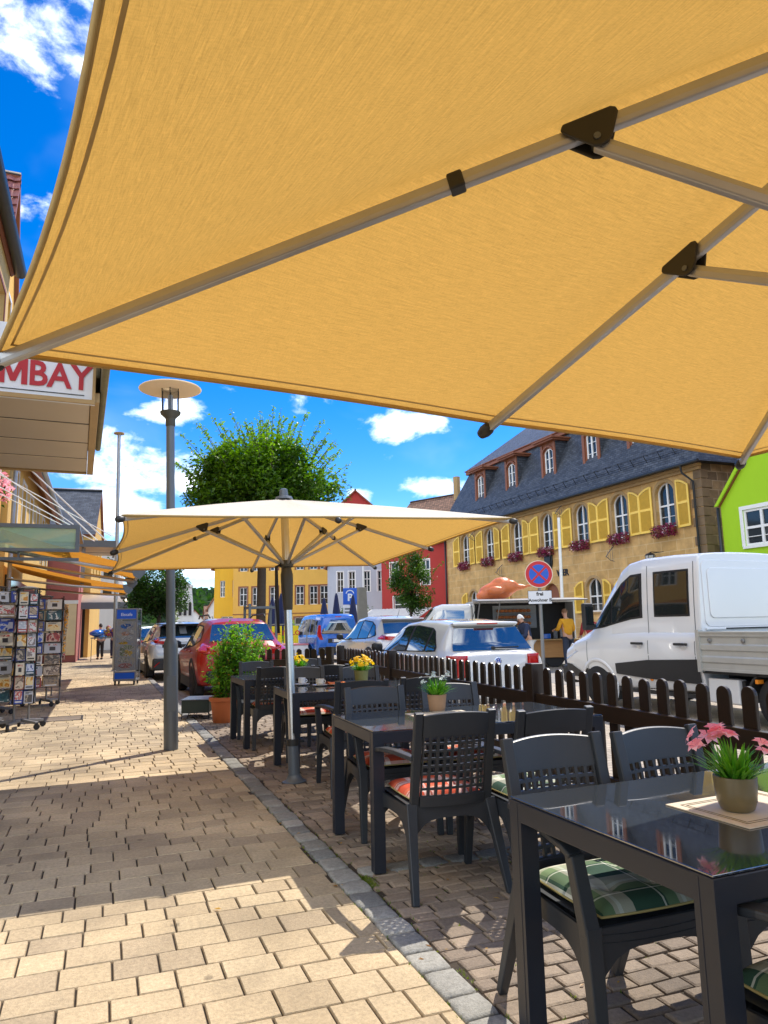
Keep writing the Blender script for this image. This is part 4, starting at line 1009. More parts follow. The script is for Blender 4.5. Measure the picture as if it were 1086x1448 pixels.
def house(name, label, p0, p1, eave, ridge, depth, wm, roof, rm, ops, ov=.35, wkw=None, group='houses along the street', base=-.1, front_m=None, sidem=None, ridge_ov=.25, wins=True, right_ov=None):
    p0, p1 = V((*p0, 0)), V((*p1, 0)); d = p1 - p0; Lh = d.length
    t = thing(name, label, 'house', p0, math.atan2(d.y, d.x), group); t['len'] = Lh
    mb = MB(); wall(mb, 0, Lh, base, eave, ops)
    Dp = depth; sm = 1 if sidem else 0
    mb.face([(0, Dp, base), (0, 0, base), (0, 0, eave), (0, Dp, eave)], sm, [(Dp, base), (0, base), (0, eave), (Dp, eave)])
    mb.face([(Lh, 0, base), (Lh, Dp, base), (Lh, Dp, eave), (Lh, 0, eave)], sm, [(0, base), (Dp, base), (Dp, eave), (0, eave)])
    mb.face([(Lh, Dp, base), (0, Dp, base), (0, Dp, eave), (Lh, Dp, eave)], sm, [(0, base), (Lh, base), (Lh, eave), (0, eave)])
    rb = MB(); th = .14
    def slab(q, uv):
        n = (V(q[1]) - V(q[0])).cross(V(q[2]) - V(q[0])).normalized()
        if n.z < 0: n = -n
        lo = [V(p) - n * th for p in q]
        rb.face(q, 0, uv); rb.face(lo[::-1], 1)
        for i in range(4): j = (i + 1) % 4; rb.face([q[i], lo[i], lo[j], q[j]], 1)
    if roof == 'side':
        hy = Dp / 2; sl = (ridge - eave) / hy; r0 = -ridge_ov; r1 = Lh + (ridge_ov if right_ov is None else right_ov)
        ze = eave - ov * sl; ln = math.hypot(hy + ov, ridge - ze)
        slab([(r0, -ov, ze), (r1, -ov, ze), (r1, hy, ridge), (r0, hy, ridge)], [(r0, 0), (r1, 0), (r1, ln), (r0, ln)])
        slab([(r1, Dp + ov, ze), (r0, Dp + ov, ze), (r0, hy, ridge), (r1, hy, ridge)], [(r1, 0), (r0, 0), (r0, ln), (r1, ln)])
        for x in (0, Lh): mb.face([(x, 0, eave), (x, Dp, eave), (x, hy, ridge - th)], sm, [(0, eave), (Dp, eave), (hy, ridge)])
        rc = MB(); rc.tube([(r0, hy, ridge + .0), (r1, hy, ridge + .0)], .1, 8)
    elif roof == 'front':
        hx = Lh / 2; sl = (ridge - eave) / hx; ze = eave - ov * sl; ln = math.hypot(hx + ov, ridge - ze); y0, y1 = -ridge_ov, Dp + ridge_ov
        slab([(-ov, y1, ze), (-ov, y0, ze), (hx, y0, ridge), (hx, y1, ridge)], [(y1, 0), (y0, 0), (y0, ln), (y1, ln)])
        slab([(Lh + ov, y0, ze), (Lh + ov, y1, ze), (hx, y1, ridge), (hx, y0, ridge)], [(y0, 0), (y1, 0), (y1, ln), (y0, ln)])
        mb.face([(0, 0, eave), (Lh, 0, eave), (hx, 0, ridge - th)], 0, [(0, eave), (Lh, eave), (hx, ridge)])
        mb.face([(Lh, Dp, eave), (0, Dp, eave), (hx, Dp, ridge - th)], sm, [(0, eave), (Lh, eave), (hx, ridge)])
        rc = MB(); rc.tube([(hx, y0, ridge), (hx, y1, ridge)], .1, 8)
    mb.build('wall', [wm] + ([sidem] if sidem else []), t, fixn=False)
    ro = rb.build('roof', [rm, K['browntrim']], t, fixn=False)
    rc.build('ridge_tiles', rm, ro, smooth=True)
    if wins:
        for o in ops: window(t, o, **(wkw or {}))
    return t
def gutter(t, a, b, dp=None, r=.07, m='gutter'):
    g_ = MB(); g_.tube([a, b], r, 10); o = g_.build('gutter', K[m], t, smooth=True, sharp=50)
    if dp: q = MB(); q.tube(dp, .05, 10); q.build('downpipe', K[m], t, smooth=True, sharp=60)

# ---- the sandstone building with the mansard roof
T0 = 47.2; LS = 24.5
t = thing('sandstone_building', 'long sandstone building with a dark slate mansard roof and open yellow shutters', 'building', (23.7, T0, 0), -PI / 2)
wx = [T0 - v for v in (44.26, 40.91, 37.49, 34.27, 31.08, 27.99, 24.9)]
up_ops = [(x - .58, x + .58, 5.4, 7.5, .42) for x in wx]
gr_ops = [(x - .62, x + .62, 1.75, 3.5, .45) for x in (3.9, 7.3, 16.85, 20.1, 23.2)]
door = (12.3, 13.8, -.1, 3.45, .7)
mb = MB(); wall(mb, 0, LS, -.1, 8.0, up_ops + gr_ops + [door], dep=.28)
for x in (0, LS): mb.face([(x, 0, -.1), (x, 12, -.1), (x, 12, 8), (x, 0, 8)], 1 if x else 0, [(0, -.1), (12, -.1), (12, 8), (0, 8)])
mb.face([(0, 12, -.1), (LS, 12, -.1), (LS, 12, 8), (0, 12, 8)], 0, [(0, 0), (LS, 0), (LS, 8), (0, 8)])
mb.build('wall', [K['stone'], K['quoin']], t, fixn=False)
tr = MB(); tr.bx(-.06, LS + .06, -.14, .0, 7.66, 7.8); tr.bx(-.1, LS + .1, -.24, .0, 7.8, 7.93); tr.build('cornice', K['stonetrim'], t, bevel=.02)
q = MB()
for k in range(19):
    w_ = .62 if k % 2 else .42; q.bx(LS - w_ + .02, LS + .035, -.035, w_ * .9, -.1 + k * .41, .28 + k * .41)
q.build('quoins', K['quoin_plain'] if 'quoin_plain' in K else mat('quoin_stone', (.19, .13, .075), .9, 0, .45, 2.2, .5, 30), t, bevel=.012)
for o in up_ops: window(t, o, .2, 2, 2, 'white', .075, None, 'stonetrim', .15)
for o in gr_ops: window(t, o, .2, 2, 2, 'white', .075, 'stonetrim', 'stonetrim', .15)
dm = MB(); dm.bx(12.3, 13.8, .2, .26, -.1, 3.44); 
for x0 in (12.42, 13.1): dm.bx(x0, x0 + .58, .175, .2, .2, 1.3); dm.bx(x0, x0 + .58, .175, .2, 1.45, 2.5)
dm.build('door', K['browntrim'], t, bevel=.01)
def shutter(t, xh, side, z0, z1, w_=.82, ang=6):
    """a louvred leaf hinged at xh, laid back against the wall"""
    mb = MB(); a = R(ang); T_ = lambda u, v, d: (xh + side * u * math.cos(a), -.045 - u * math.sin(a) - d, v)
    def bb(u0, u1, v0, v1, d0=0, d1=.035):
        poly = [(u0, v0), (u1, v0), (u1, v1), (u0, v1)]; mb.prism(poly, T_, d0, d1)
    F = .1; top = lambda u: z1 - .34 * (u / w_) ** 2.0          # quarter arch falls away from the hinge
    bb(0, F, z0, z1 - .02); bb(w_ - F, w_, z0, top(w_ - F / 2)); bb(F, w_ - F, z0, z0 + F); mz = z0 + (z1 - z0) * .5; bb(F, w_ - F, mz - F / 2, mz + F / 2)
    n = 8
    poly = [(u, top(u) - F) for u in [F + (w_ - 2 * F) * i / n for i in range(n + 1)]] + [(u, top(u)) for u in [w_ - F - (w_ - 2 * F) * i / n for i in range(n + 1)]]
    mb.prism(poly, T_, 0, .035)
    z = z0 + F + .01
    while z < z1 - F:
        if abs(z - mz) > F * .7:
            for k in range(1):
                u1 = w_ - F
                while u1 > F + .1 and z + .05 > top(u1) - F * .8: u1 -= .05
                if u1 > F + .1: mb.face([T_(F, z, .006), T_(u1, z, .006), T_(u1, z + .05, .03), T_(F, z + .05, .03)], 1)
        z += .055
    mb.prism([(F, z0 + F), (w_ - F, z0 + F), (w_ - F, z1 - .5), (F, z1 - .2)], T_, .0, .005, 1)
    mb.build('shutter', [K['shutter'], K['louvre']], t, fixn=True)
for i, x in enumerate(wx):
    shutter(t, x + .76, 1, 5.3, 7.46); shutter(t, x - .76, -1, 5.3, 7.46)
for x in (3.9, 7.3, 16.85, 20.1): shutter(t, x + .8, 1, 1.7, 3.4, .7); shutter(t, x - .8, -1, 1.7, 3.4, .7)
# mansard: steep lower slope hipped at the ends, flatter top
E0, E1, zE, zB, zR, inn = -.5, LS + .45, 7.93, 12.35, 16.4, 1.75
def ring(x0, x1, y0, y1, z): return [(x0, y0, z), (x1, y0, z), (x1, y1, z), (x0, y1, z)]
ra, rb_ = ring(E0, E1, -.5, 12.5, zE), ring(E0 + .3, E1 - .3, -.16, 12.2, zE + .75); rc = ring(E0 + inn + .2, E1 - inn - .2, inn - .3, 12 - inn, zB)
mb = MB()
for lo, hi in ((ra, rb_), (rb_, rc)):
    for k in range(4):
        a, b, c, d = lo[k], lo[(k + 1) % 4], hi[(k + 1) % 4], hi[k]; hgt = (V(d) - V(a)).length; W_ = (V(b) - V(a)).length; o0 = (V(a) - V(lo[0])).length
        z0_ = a[2]; mb.face([a, b, c, d], 0, [(0, z0_), (W_, z0_), (W_, z0_ + hgt), (0, z0_ + hgt)])
o_ = .28; rd = ring(rc[0][0] - o_, rc[1][0] + o_, rc[0][1] - o_, rc[2][1] + o_, zB + .16)
rg = [(rc[0][0] + 4, 6, zR), (rc[1][0] - 4, 6, zR)]
mb.face([rd[0], rd[1], rg[1], rg[0]], 0, [(0, 0), (20, 0), (16, 6), (4, 6)]); mb.face([rd[2], rd[3], rg[0], rg[1]], 0, [(0, 0), (20, 0), (16, 6), (4, 6)])
mb.face([rd[1], rd[2], rg[1]], 0, [(0, 0), (8, 0), (4, 6)]); mb.face([rd[3], rd[0], rg[0]], 0, [(0, 0), (8, 0), (4, 6)])
mb.face(ra[::-1], 0, [(0, 0)] * 4)
roof = mb.build('roof', K['slate'], t, fixn=False)
cb = MB()
for k in range(4):
    a, b = V(rc[k]), V(rc[(k + 1) % 4]); d = (b - a).normalized(); n_ = V((d.y, -d.x, 0))
    cb.bar(a + n_ * .12 - d * .25 - V((0, 0, .02)), b + n_ * .12 + d * .25 - V((0, 0, .02)), .24, .26); cb.bar(a + n_ * .22 - d * .3 + V((0, 0, .13)), b + n_ * .22 + d * .3 + V((0, 0, .13)), .22, .07)
cb.build('roof_cornice', K['browntrim'], roof, bevel=.02)
sg = MB()
for x in [i * .9 for i in range(28)]: sg.bar((x, -.2, zE + .62), (x, -.42, zE + .95), .02, .03); sg.bar((x, -.42, zE + .95), (x, -.1, zE + .98), .02, .02)
for z, y in ((.72, -.29), (.93, -.4)): sg.tube([(E0 + .3, y, zE + z), (E1 - .3, y, zE + z)], .016, 6)
sg.build('snow_guard', K['gutter'], roof)
gutter(t, (E0, -.56, zE), (E1, -.56, zE), [(LS - .55, -.56, zE - .02), (LS - .55, -.5, zE - .35), (LS - .3, -.16, zE - .75), (LS - .3, -.12, 0)], .075)
q = MB(); q.tube([(.02, -.12, zE - .5), (.02, -.12, 0)], .07, 10); q.build('downpipe', K['gutter'], t, smooth=True)
for i, v in enumerate((42.42, 38.38, 34.27, 30.34, 26.82)):
    x = T0 - v + .1; z0, z1 = 9.35, 11.55; yf = .35; hw = .72
    dm = MB(); o = (x - .42, x + .42, z0 + .2, z1 - .2, .2)
    wall(dm, x - hw, x + hw, z0, z1 + .15, [o], yf, .12, 0)
    for s_ in (-1, 1):
        dm.face([(x + s_ * hw, yf, z0), (x + s_ * hw, yf, z1 + .15), (x + s_ * hw, 2.2, z1 + .15), (x + s_ * hw, 1.0, z0 + .3)], 1, [(0, 0), (0, 2.2), (2, 2.2), (.7, .3)])
        dm.bx(x + s_ * .62 - .1, x + s_ * .62 + .1, yf - .06, yf + .001, z0, z1 + .1)
    dm.bx(x - hw, x + hw, yf - .1, yf + .05, z0 - .08, z0 + .02)
    dm.bx(x - hw - .22, x + hw + .22, yf - .34, 2.0, z1 + .15, z1 + .25); dm.bx(x - hw - .32, x + hw + .32, yf - .44, 2.2, z1 + .25, z1 + .33)
    pts = arc_pts(x - .52, x + .52, z1 - .36, .28, 10)
    for p, q_ in zip(pts, pts[1:]): dm.bar((p[0], yf - .05, p[1]), (q_[0], yf - .05, q_[1]), .1, .1, (0, 1, 0))
    dmr = dm.build('dormer', [K['browntrim'], K['slate']], t, fixn=True)
    window(dmr, o, yf + .06, 2, 3, 'white', .085)
    # (a window is a sub-part of its dormer)
    for w_ in [c for c in dmr.children]:
        for c2 in list(w_.children):
            c2.parent = dmr
# wall lantern, coat of arms, lettering, flag brackets
def bracket(x, z):
    b_ = MB(); b_.tube([(x, -.02, z), (x + .1, -.35, z - .25), (x + .12, -.62, z - .55)], .02, 6); b_.tube([(x, -.02, z - .75), (x + .06, -.3, z - .7), (x + .12, -.6, z - .52)], .016, 6)
    for k in range(3): b_.tube([(x + .02 * k, -.12 - .16 * k, z - .12 * k), (x + .03 * k, -.1 - .16 * k, z - .72 + .05 * k)], .01, 5)
    b_.build('flag_bracket', K['lampgrey'], t)
for x, z in ((7.9, 4.95), (18.6, 4.95), (4.6, 7.6), (14.6, 7.75)): bracket(x, z)
sh = MB(); poly = [(-.38, .45), (.38, .45), (.38, -.05), (.25, -.38), (0, -.52), (-.25, -.38), (-.38, -.05)]
sh.prism(poly, lambda u, v, d: (13.0 + u, -d, 4.62 + v), 0, .09); sh.prism([(u * .75, v * .75) for u, v in poly], lambda u, v, d: (13.0 + u, -d, 4.62 + v), .09, .14); sh.build('shield', K['gutter'], t, bevel=.02)
font('WER', .5, t, K['black'], plane_M((14.25, -.02, 3.95), (1, 0, 0), (0, 0, 1)), ext=.02, bold=.012)
K['petunia'] = leafmat('crimson_petal', (.14, .006, .04), (.42, .02, .14), .25); K['whiteflower'] = leafmat('pale_petal', (.5, .3, .4), (.85, .75, .8), .2)
labs = ['flower box of crimson petunias under the leftmost visible window of the sandstone building', 'flower box of crimson petunias above the left flag bracket on the sandstone building',
        'flower box of crimson petunias above the roast chicken on the truck roof', 'flower box of crimson petunias straight above the dark shield on the sandstone wall',
        'flower box of crimson petunias just right of the white flagpole', 'flower box of crimson and white petunias second from the drainpipe', 'flower box of crimson petunias next to the drainpipe at the sandstone corner']
def flower_box(loc, rz, w_, label, group, mats, n=900, sprd=.3):
    t_ = thing('flower_box', label, 'flower box', loc, rz, group)
    b_ = MB(); b_.bx(-w_ / 2, w_ / 2, -.26, -.04, -.02, .18); b_.build('box_body', K['browntrim'], t_, bevel=.01)
    lf = MB()
    for _ in range(n):
        u = rnd.uniform(-1, 1); a = rnd.uniform(-.4, PI + .5); r_ = rnd.random() ** .5
        p = V((u * w_ * .56 + rnd.gauss(0, .04), -.16 - math.sin(a) * sprd * r_ * (1 - .25 * u * u) * .8, .12 + math.cos(a) * .28 * r_ - .05))
        k = rnd.random(); grp = math.sin(u * 7 + loc[1]) > .72
        c = rnd.random(); leaf(lf, p, rnd.uniform(.07, .12), (c, c, c), 0 if k < .16 else (2 if grp and k < .6 else 1), .1)
    lf.build('blossoms', mats, t_, fixn=False)
for i, x in enumerate(wx): flower_box((23.7, T0 - x, 5.2), -PI / 2, 1.3, labs[i], 'flower boxes on the sandstone building', [K['leaf'], K['petunia'], K['whiteflower']])
t = thing('wall_lantern', 'glass wall lantern with a dark frame above the white pickup cab', 'lantern', (23.7, T0 - 22.0 + .3, 4.0), -PI / 2)
b_ = MB(); b_.tube([(0, 0, .35), (0, -.5, .35), (0, -.55, .3)], .02, 8); b_.tube([(-.55, -.02, -.25), (-.3, -.45, .27), (.75, -.45, .3)], .012, 6); b_.build('arm', K['gutter'], t)
b_ = MB(); b_.lathe([(.24, .2), (.17, .26), (.03, .33)], 6, (0, -.55, 0)); b_.lathe([(.12, -.42), (.17, -.38), (.17, -.33), (.02, -.33)], 6, (0, -.55, 0))
for k in range(6): a = PI * k / 3; b_.tube([(.16 * math.cos(a), -.55 + .16 * math.sin(a), -.34), (.22 * math.cos(a), -.55 + .22 * math.sin(a), .2)], .014, 5)
b_.build('frame', K['gutter'], t)
b_ = MB(); b_.lathe([(.15, -.33), (.21, .19)], 6, (0, -.55, 0)); b_.build('glass', K['frost'], t)

# ---- lime green house and its grey neighbour
t = house('rendered_house', 'bright lime green gabled house at the right edge of the photo', (22, 20.25), (22, 10.9), 5.75, 11.0, 9, K['lime'], 'front', K['browntile'], [(.98, 2.5, 3.9, 5.25), (5.4, 6.9, 3.9, 5.25), (1.0, 2.5, .9, 2.4), (5.4, 6.9, .9, 2.4)], ov=.12, ridge_ov=.1, wkw=dict(y=.05, fw_=.09, sur='white', surw=.14, sill='white', nz=2, trans=.5))
q = MB(); s_ = (11.0 - 5.75) / 4.675
q.prism([(-.16, 5.55), (-.02, 5.55), (4.55, 10.72), (4.55, 11.02)], lambda u, v, d: (u, -.11 - d, v), 0, .06); q.prism([(9.5, 5.55), (9.36, 5.55), (4.8, 10.72), (4.8, 11.02)], lambda u, v, d: (u, -.11 - d, v), 0, .06); q.build('verge_board', K['lime'], t)
q = MB(); q.tube([(-.07, -.07, 5.5), (-.07, -.07, 0)], .06, 10); q.build('downpipe', K['gutter'], t, smooth=True)
house('rendered_house', 'plain pinkish grey house wall squeezed between the sandstone building and the lime house', (27.5, 22.0), (27.5, 12.0), 9.6, 13.0, 9, K['pinkgrey'], 'side', K['browntile'], [], ov=.2)

# ---- the far end of the market street
t = house('rendered_house', 'deep red house with a brown tiled roof behind the small street tree', (21.5, 55), (24.45, 48.7), 7.9, 12.1, 9, K['red'], 'side', K['browntile'], [(1.0, 1.9, 4.3, 6.3), (4.3, 5.2, 4.3, 6.3), (1.3, 3.9, 1.9, 3.5)], ridge_ov=.5, wkw=dict(sur='white', surw=.09))
for n_, x in ((0, 6.0),):
    q = MB(); q.tube([(x + .8, 1.8, 11), (x + .8, 1.8, 12.9)], .28, 8); q.build('chimney', K['stonetrim'], t)
aw = thing('shop_awning', 'grey white ribbed awning along the front of the deep red house', 'awning', (20.6, 53.6, 0), math.atan2(-6.3, 2.95))
q = MB(); q.grid([[(x, -1.6 * (1 - k), 1.75 + .75 * k + (.03 if i % 2 else 0)) for i, x in enumerate([-.8 + j * .2 for j in range(33)])] for k in (0, .5, 1)]); q.build('cloth', K['whitewall'], aw, solid=.03)
q = MB(); q.bx(-.8, 5.6, -1.62, -1.57, 1.5, 1.76); q.build('valance', K['whitewall'], aw)
q = MB()
for x in (-.6, 2.4, 5.4): q.tube([(x, -1.55, 1.7), (x, -.1, 1.5)], .025, 6)
q.build('arm', K['steel'], aw)
house('rendered_house', 'pale blue white gabled house between the orange and the deep red house', (19.25, 63), (24.3, 60), 7.0, 11, 9, K['paleblue'], 'front', K['slate'], [(.9, 1.5, 4.3, 6.2), (2.0, 2.6, 4.3, 6.2), (3.4, 4.0, 4.3, 6.2), (4.7, 5.3, 4.3, 6.2), (1.0, 2.6, .5, 2.6), (3.4, 5.2, .5, 2.6)], wkw=dict(sur='white', surw=.08, fw_=.06))
t = house('rendered_house', 'long orange house with brown framed windows behind the blue van', (12.6, 75), (21.6, 70), 9.6, 13.2, 10, K['orange'], 'side', K['redtile'], [(x, x + .82, z, z + 1.9) for z in (3.5, 7.1) for x in (.7, 2.1, 4.0, 5.3, 6.75, 8.2, 9.3)] + [(6.6, 8.6, .2, 2.2)], wkw=dict(sur='browntrim', surw=.14, fw_=.06))
q = MB(); q.bx(0, 10.3, -.05, -.002, 2.6, 2.68); q.build('string_course', K['browntrim'], t); q = MB(); q.tube([(10.25, -.07, 9.4), (10.25, -.07, 0)], .07, 8); q.build('downpipe', K['gutter'], t)
house('rendered_house', 'amber yellow house with a red roof edge at the left end of the far row', (11.3, 79.5), (14.3, 77.2), 8.2, 11, 8, K['amber'], 'front', K['redtile'], [(.7, 1.3, 4.6, 6.4), (2.2, 2.8, 4.6, 6.4), (.9, 2.6, .4, 2.5)], ov=.4)
house('rendered_house', 'tall red gabled house showing only its gable above the white parasol edge', (22.9, 77), (30.1, 74.2), 13.2, 16.7, 9, K['red'], 'front', K['browntile'], [(3.6, 4.1, 14.0, 14.5)], ov=.5)
house('rendered_house', 'small white house at the far end of the street left of the amber house', (13.6, 101), (15.9, 99.5), 4.2, 6.2, 6, K['whitewall'], 'front', K['slate'], [(.5, 1.0, 1.6, 2.9), (1.5, 2.0, 1.6, 2.9)], ov=.4)
for i, (x, y, w_, e, r_, rm, lb) in enumerate(((15.2, 150, 4.5, 2.6, 5.0, 'redtile', 'tiny far house with a pointed red roof under the wooded hill'), (20, 152, 7, 3.4, 6.0, 'browntile', 'tiny far house with a long brown roof under the wooded hill'), (27, 150, 7.5, 3.6, 6.2, 'redtile', 'tiny far house with a long red roof beside the amber house'))):
    house('far_house', lb, (x, y), (x + w_, y - .4), e, r_, 7, K['whitewall'], 'front' if i == 0 else 'side', K[rm], [(w_ * .3, w_ * .3 + .8, 1, 2.2), (w_ * .65, w_ * .65 + .8, 1, 2.2)])
t = thing('white_chapel', 'small white tapering chapel tower beyond the parked cars on the left', 'chapel', (11.1, 110, 0))
q = MB(); q.box((0, 0, 3.6), (2.2, 2.2, 7.4), 0, None, 1.55); q.box((0, 0, 7.5), (2.6, 2.6, .35)); q.build('tower', K['whitewall'], t, bevel=.05)
q = MB(); q.lathe([(1.6, 7.65), (.05, 8.6)], 4, (0, 0, 0), M=Matrix.Rotation(PI / 4, 3, 'Z')); q.build('roof', K['slate'], t)
for x in (-.55, .15, .85):
    q = MB(); q.prism([(x - .2, 3.2), (x + .2, 3.2), (x + .2, 5), (x, 5.3), (x - .2, 5)], lambda u, v, d: (u, -1.62 + d + (v - 3) * .1, v), 0, .1); q.build('window', K['glass'], t)

# ---- left-hand side of the street
t = house('shop_house', 'near peach coloured house with shops, seen under its red roof and black gutter', (-2.2, 3.5), (-2.2, 16.6), 9.3, 13.5, 9, K['peach'], 'side', K['redtile'], [(x, x + 1.1, z, z + 1.7) for z in (3.9, 6.7) for x in (1.5, 4.2, 7.2, 9.6, 11.4)], ov=.12, ridge_ov=.02, wkw=dict(sur='browntrim', surw=.08))
gutter(t, (0, -.2, 9.2), (13.12, -.2, 9.2), None, .13)
q = MB(); q.bx(.3, 12.8, -.05, -.003, .1, 2.7); q.build('shop_window', K['glass'], t)
t = house('gabled_house', 'narrow orange gabled house front with steep red tiled roof above the near gutter', (-2.38, 16.75), (-2.38, 19.0), 9.6, 12.3, 7, K['orange'], 'front', K['redtile'], [(.6, 1.6, 7.6, 9.2), (.55, 1.65, 3.8, 5.5)], ov=.12, ridge_ov=.1, wkw=dict(sur='white', surw=.08))
q = MB(); q.bx(.1, 2.1, -.05, -.003, .1, 2.7); q.build('shop_window', K['glass'], t)
K['claytile'] = mat('clay_tile', (.27, .1, .085), .45, 0, .35, 9, .1, 40)
q = MB(); hx_, rise_ = 1.125, 2.7; sl_ = rise_ / hx_; ln_ = math.hypot(hx_ + .12, rise_ + .12 * sl_); nv = V((-rise_, 0, hx_)).normalized(); dv = V((hx_, 0, rise_)).normalized()
for r_ in range(11):
    rows = []
    for k_, (a_, h0) in enumerate(((0, .05), (.0, .075), (1.04, .02))):
        rows.append([V((-.12, y_, 9.6 - .12 * sl_)) + dv * ((r_ + a_) * ln_ / 11) + nv * (h0 + .035 * abs(math.sin(y_ * 13.5)) ** .7) for y_ in [-.12 + 7.2 * i / 220 for i in range(221)]])
    q.grid(rows)
q.build('roof_tiles', K['claytile'], t, smooth=True, sharp=30)
t = house('mansard_house', 'yellow house with a dark slate roof and four grey dormers on the left side', (-2.25, 19.05), (-2.25, 33), 6.4, 12.2, 9, K['yellow'], 'side', K['slate'], [(x, x + 1.0, 3.8, 5.5) for x in (.9, 3.0, 5.2, 7.6, 10, 12)], ov=.45, wkw=dict(sur='whitewall', surw=.1))
for x in (4.2, 6.6, 9.0, 11.6):
    q = MB(); q.bx(x - .55, x + .55, .1, 2.0, 6.9, 8.7); q.bx(x - .75, x + .75, -.25, 2.6, 8.7, 8.86); dmr = q.build('dormer', K['zinc'], t, bevel=.02)
    window(dmr, (x - .4, x + .4, 7.2, 8.5), .06, 1, 1, 'white', .07)
    for w_ in list(dmr.children):
        for c2 in list(w_.children): c2.parent = dmr
q = MB(); q.bx(.3, 13.6, -.05, -.003, .1, 2.7); q.build('shop_window', K['glass'], t)
gutter(t, (0, -.5, 5.92), (13.9, -.5, 5.92), [(.1, -.12, 5.8), (.1, -.12, 0)], .08, 'zinc')
flower_box((-2.2, 15.3, 4.05), PI / 2, 1.3, 'hanging flower box of pink geraniums on the peach house under the canopy', 'flower boxes on the left', [K['leaf'], K['pink'], K['pink']], 420, .34)
t = house('shop_house', 'pink red house wall with a cream shop front, behind the card stands', (-1.0, 33.2), (-.95, 38.2), 4.6, 6.2, 8, K['pinkred'], 'side', K['slate'], [(1.2, 2.2, 3.0, 4.2)], ov=.1, ridge_ov=.02)
q = MB(); q.bx(-.06, .0, .05, 1.6, .3, 2.45); 
for y in (.35, .7, 1.05, 1.4): q.bx(-.09, -.06, y, y + .05, .3, 2.45)
q.build('cream_front', K['cream'], t)
q = MB(); q.bx(-.08, -.002, .0, 1.7, 2.45, 2.6); q.build('fascia', K['white'], t)
t = house('gabled_house', 'yellow gabled house with a dark slate roof slope facing the camera on the left', (-.62, 38.4), (-.18, 44.4), 6.2, 8.9, 9, K['yellow'], 'front', K['slate'], [(.8, 1.6, 4.2, 5.8), (2.6, 3.4, 4.2, 5.8), (4.4, 5.2, 4.2, 5.8)], ov=.12, ridge_ov=.12)
wq = MB(); wq.bx(-.04, -.002, .2, 4.2, .0, 2.5); wq.build('dark_front', K['black'], t)
aw = thing('shop_awning', 'beige rounded cafe awning over the dark shop front at the far left', 'awning', (-.1, 37.2, 0))
q = MB(); q.grid([[(x, y, z) for x in [-1.2 + .2 * k for k in range(13)]] for y, z in ((-.9, 2.35), (-.85, 2.6), (-.4, 2.85), (1.0, 3.05))]); q.build('cloth', K['panel'], aw, smooth=True, solid=.03)
q = MB(); q.bx(-1.2, 1.2, -.93, -.9, 2.3, 2.62); q.build('valance', K['lampgrey'], aw, bevel=.02)
t = house('rendered_house', 'white grey house with many windows closing the left side of the street', (1.0, 52), (1.6, 66), 6.4, 7.6, 9, K['whitewall'], 'side', K['slate'], [(1 + 2 * i, 1.9 + 2 * i, z, z + 1.5) for z in (3.5,) for i in range(6)], ov=.1, ridge_ov=.05)
for z in (3.0, 4.8):
    for y in (.5, 2.5, 3.5): q = MB(); q.bx(-.04, -.002, y, y + .55, z, z + 1.3); q.build('side_window', K['glass'], t)
q = MB(); q.bx(-.09, -.045, 1.5, 2.0, 3.2, 6.2); q.build('blue_banner', mat('blue_banner', (.03, .12, .5), .6, 0, .1), t)

# ---- canopies over the pavement on the left
t = thing('shop_canopy', 'beige panelled canopy with a white BOMBAY sign in red letters, upper left', 'canopy', (-.08, 5.18, 2.9), R(1.6))
q = MB(); n = 4
for k in range(n):
    y0 = .02 + k * .61; q.bx(-2.4, -.06, y0, y0 + .572, 0, .03)
q.build('soffit_panel', K['panel'], t, bevel=.004)
q = MB(); q.bx(-2.4, -.061, .0, 2.5, .032, .2); q.build('core', K['black'], t)
for k in range(1, 4): q = MB(); q.bx(-2.4, -.062, .02 + k * .61 - .0375, .02 + k * .61 - .0005, .004, .031); q.build('joint_strip', K['black'], t)
q = MB(); q.bx(-.058, -.0, -.028, 2.5, -.012, .06); q.bx(-2.4, -.06, 2.462, 2.5, -.012, .03); q.build('edge_trim', K['stonetrim'], t, bevel=.004)
q = MB(); q.bx(.002, .05, -.6, 1.75, .06, .34); q.bx(-2.4, .002, .1, 2.4, .21, .34); q.build('concrete_slab', K['concrete'], t, bevel=.02)
# the sign leans outward at the front edge
sa = R(8); ux, uz = V((1, 0, 0)), V((0, -math.sin(sa), math.cos(sa))); nn = V((0, -math.cos(sa), -math.sin(sa)))
K['signwhite'] = mat('sign_white', (.72, .74, .78), .35, 0, .05, 3); K['signred'] = mat('sign_red', (.42, .004, .012), .4, 0, .05)
o0 = V((-2.4, -.03, -.03)); T_ = lambda u, v, d: o0 + ux * u + uz * v + nn * d
q = MB(); q.prism([(0, 0), (2.37, 0), (2.37, .5), (0, .5)], T_, -.05, 0); sgn = q.build('sign_board', K['signwhite'], t)
q = MB()
for a, b, c, d in ((0, 2.37, 0, .03), (2.35, 2.37, .03, .5)): q.prism([(a, c), (b, c), (b, d), (a, d)], T_, .002, .025)
q.build('sign_frame', K['stonetrim'], sgn, bevel=.003)
q = MB(); q.prism([(0, .055), (2.3, .055), (2.3, .061), (0, .061)], T_, .001, .004); q.build('sign_line', K['gutter'], sgn)
_sc = Matrix.Diagonal((.92, 1, 1, 1)); _px = lambda u: plane_M(T_(u, .17, .004), ux, uz) @ _sc
l1 = font('BAY', .235, sgn, K['signred'], _px(2.342), ext=.004, bold=.005, ax='RIGHT')
u1 = min(v.co.x for v in l1.data.vertices) - o0.x - .014; zl = [v.co.z for v in l1.data.vertices]; v0 = (min(zl) - o0.z) / uz.z; v1 = (max(zl) - o0.z) / uz.z; mw = .172
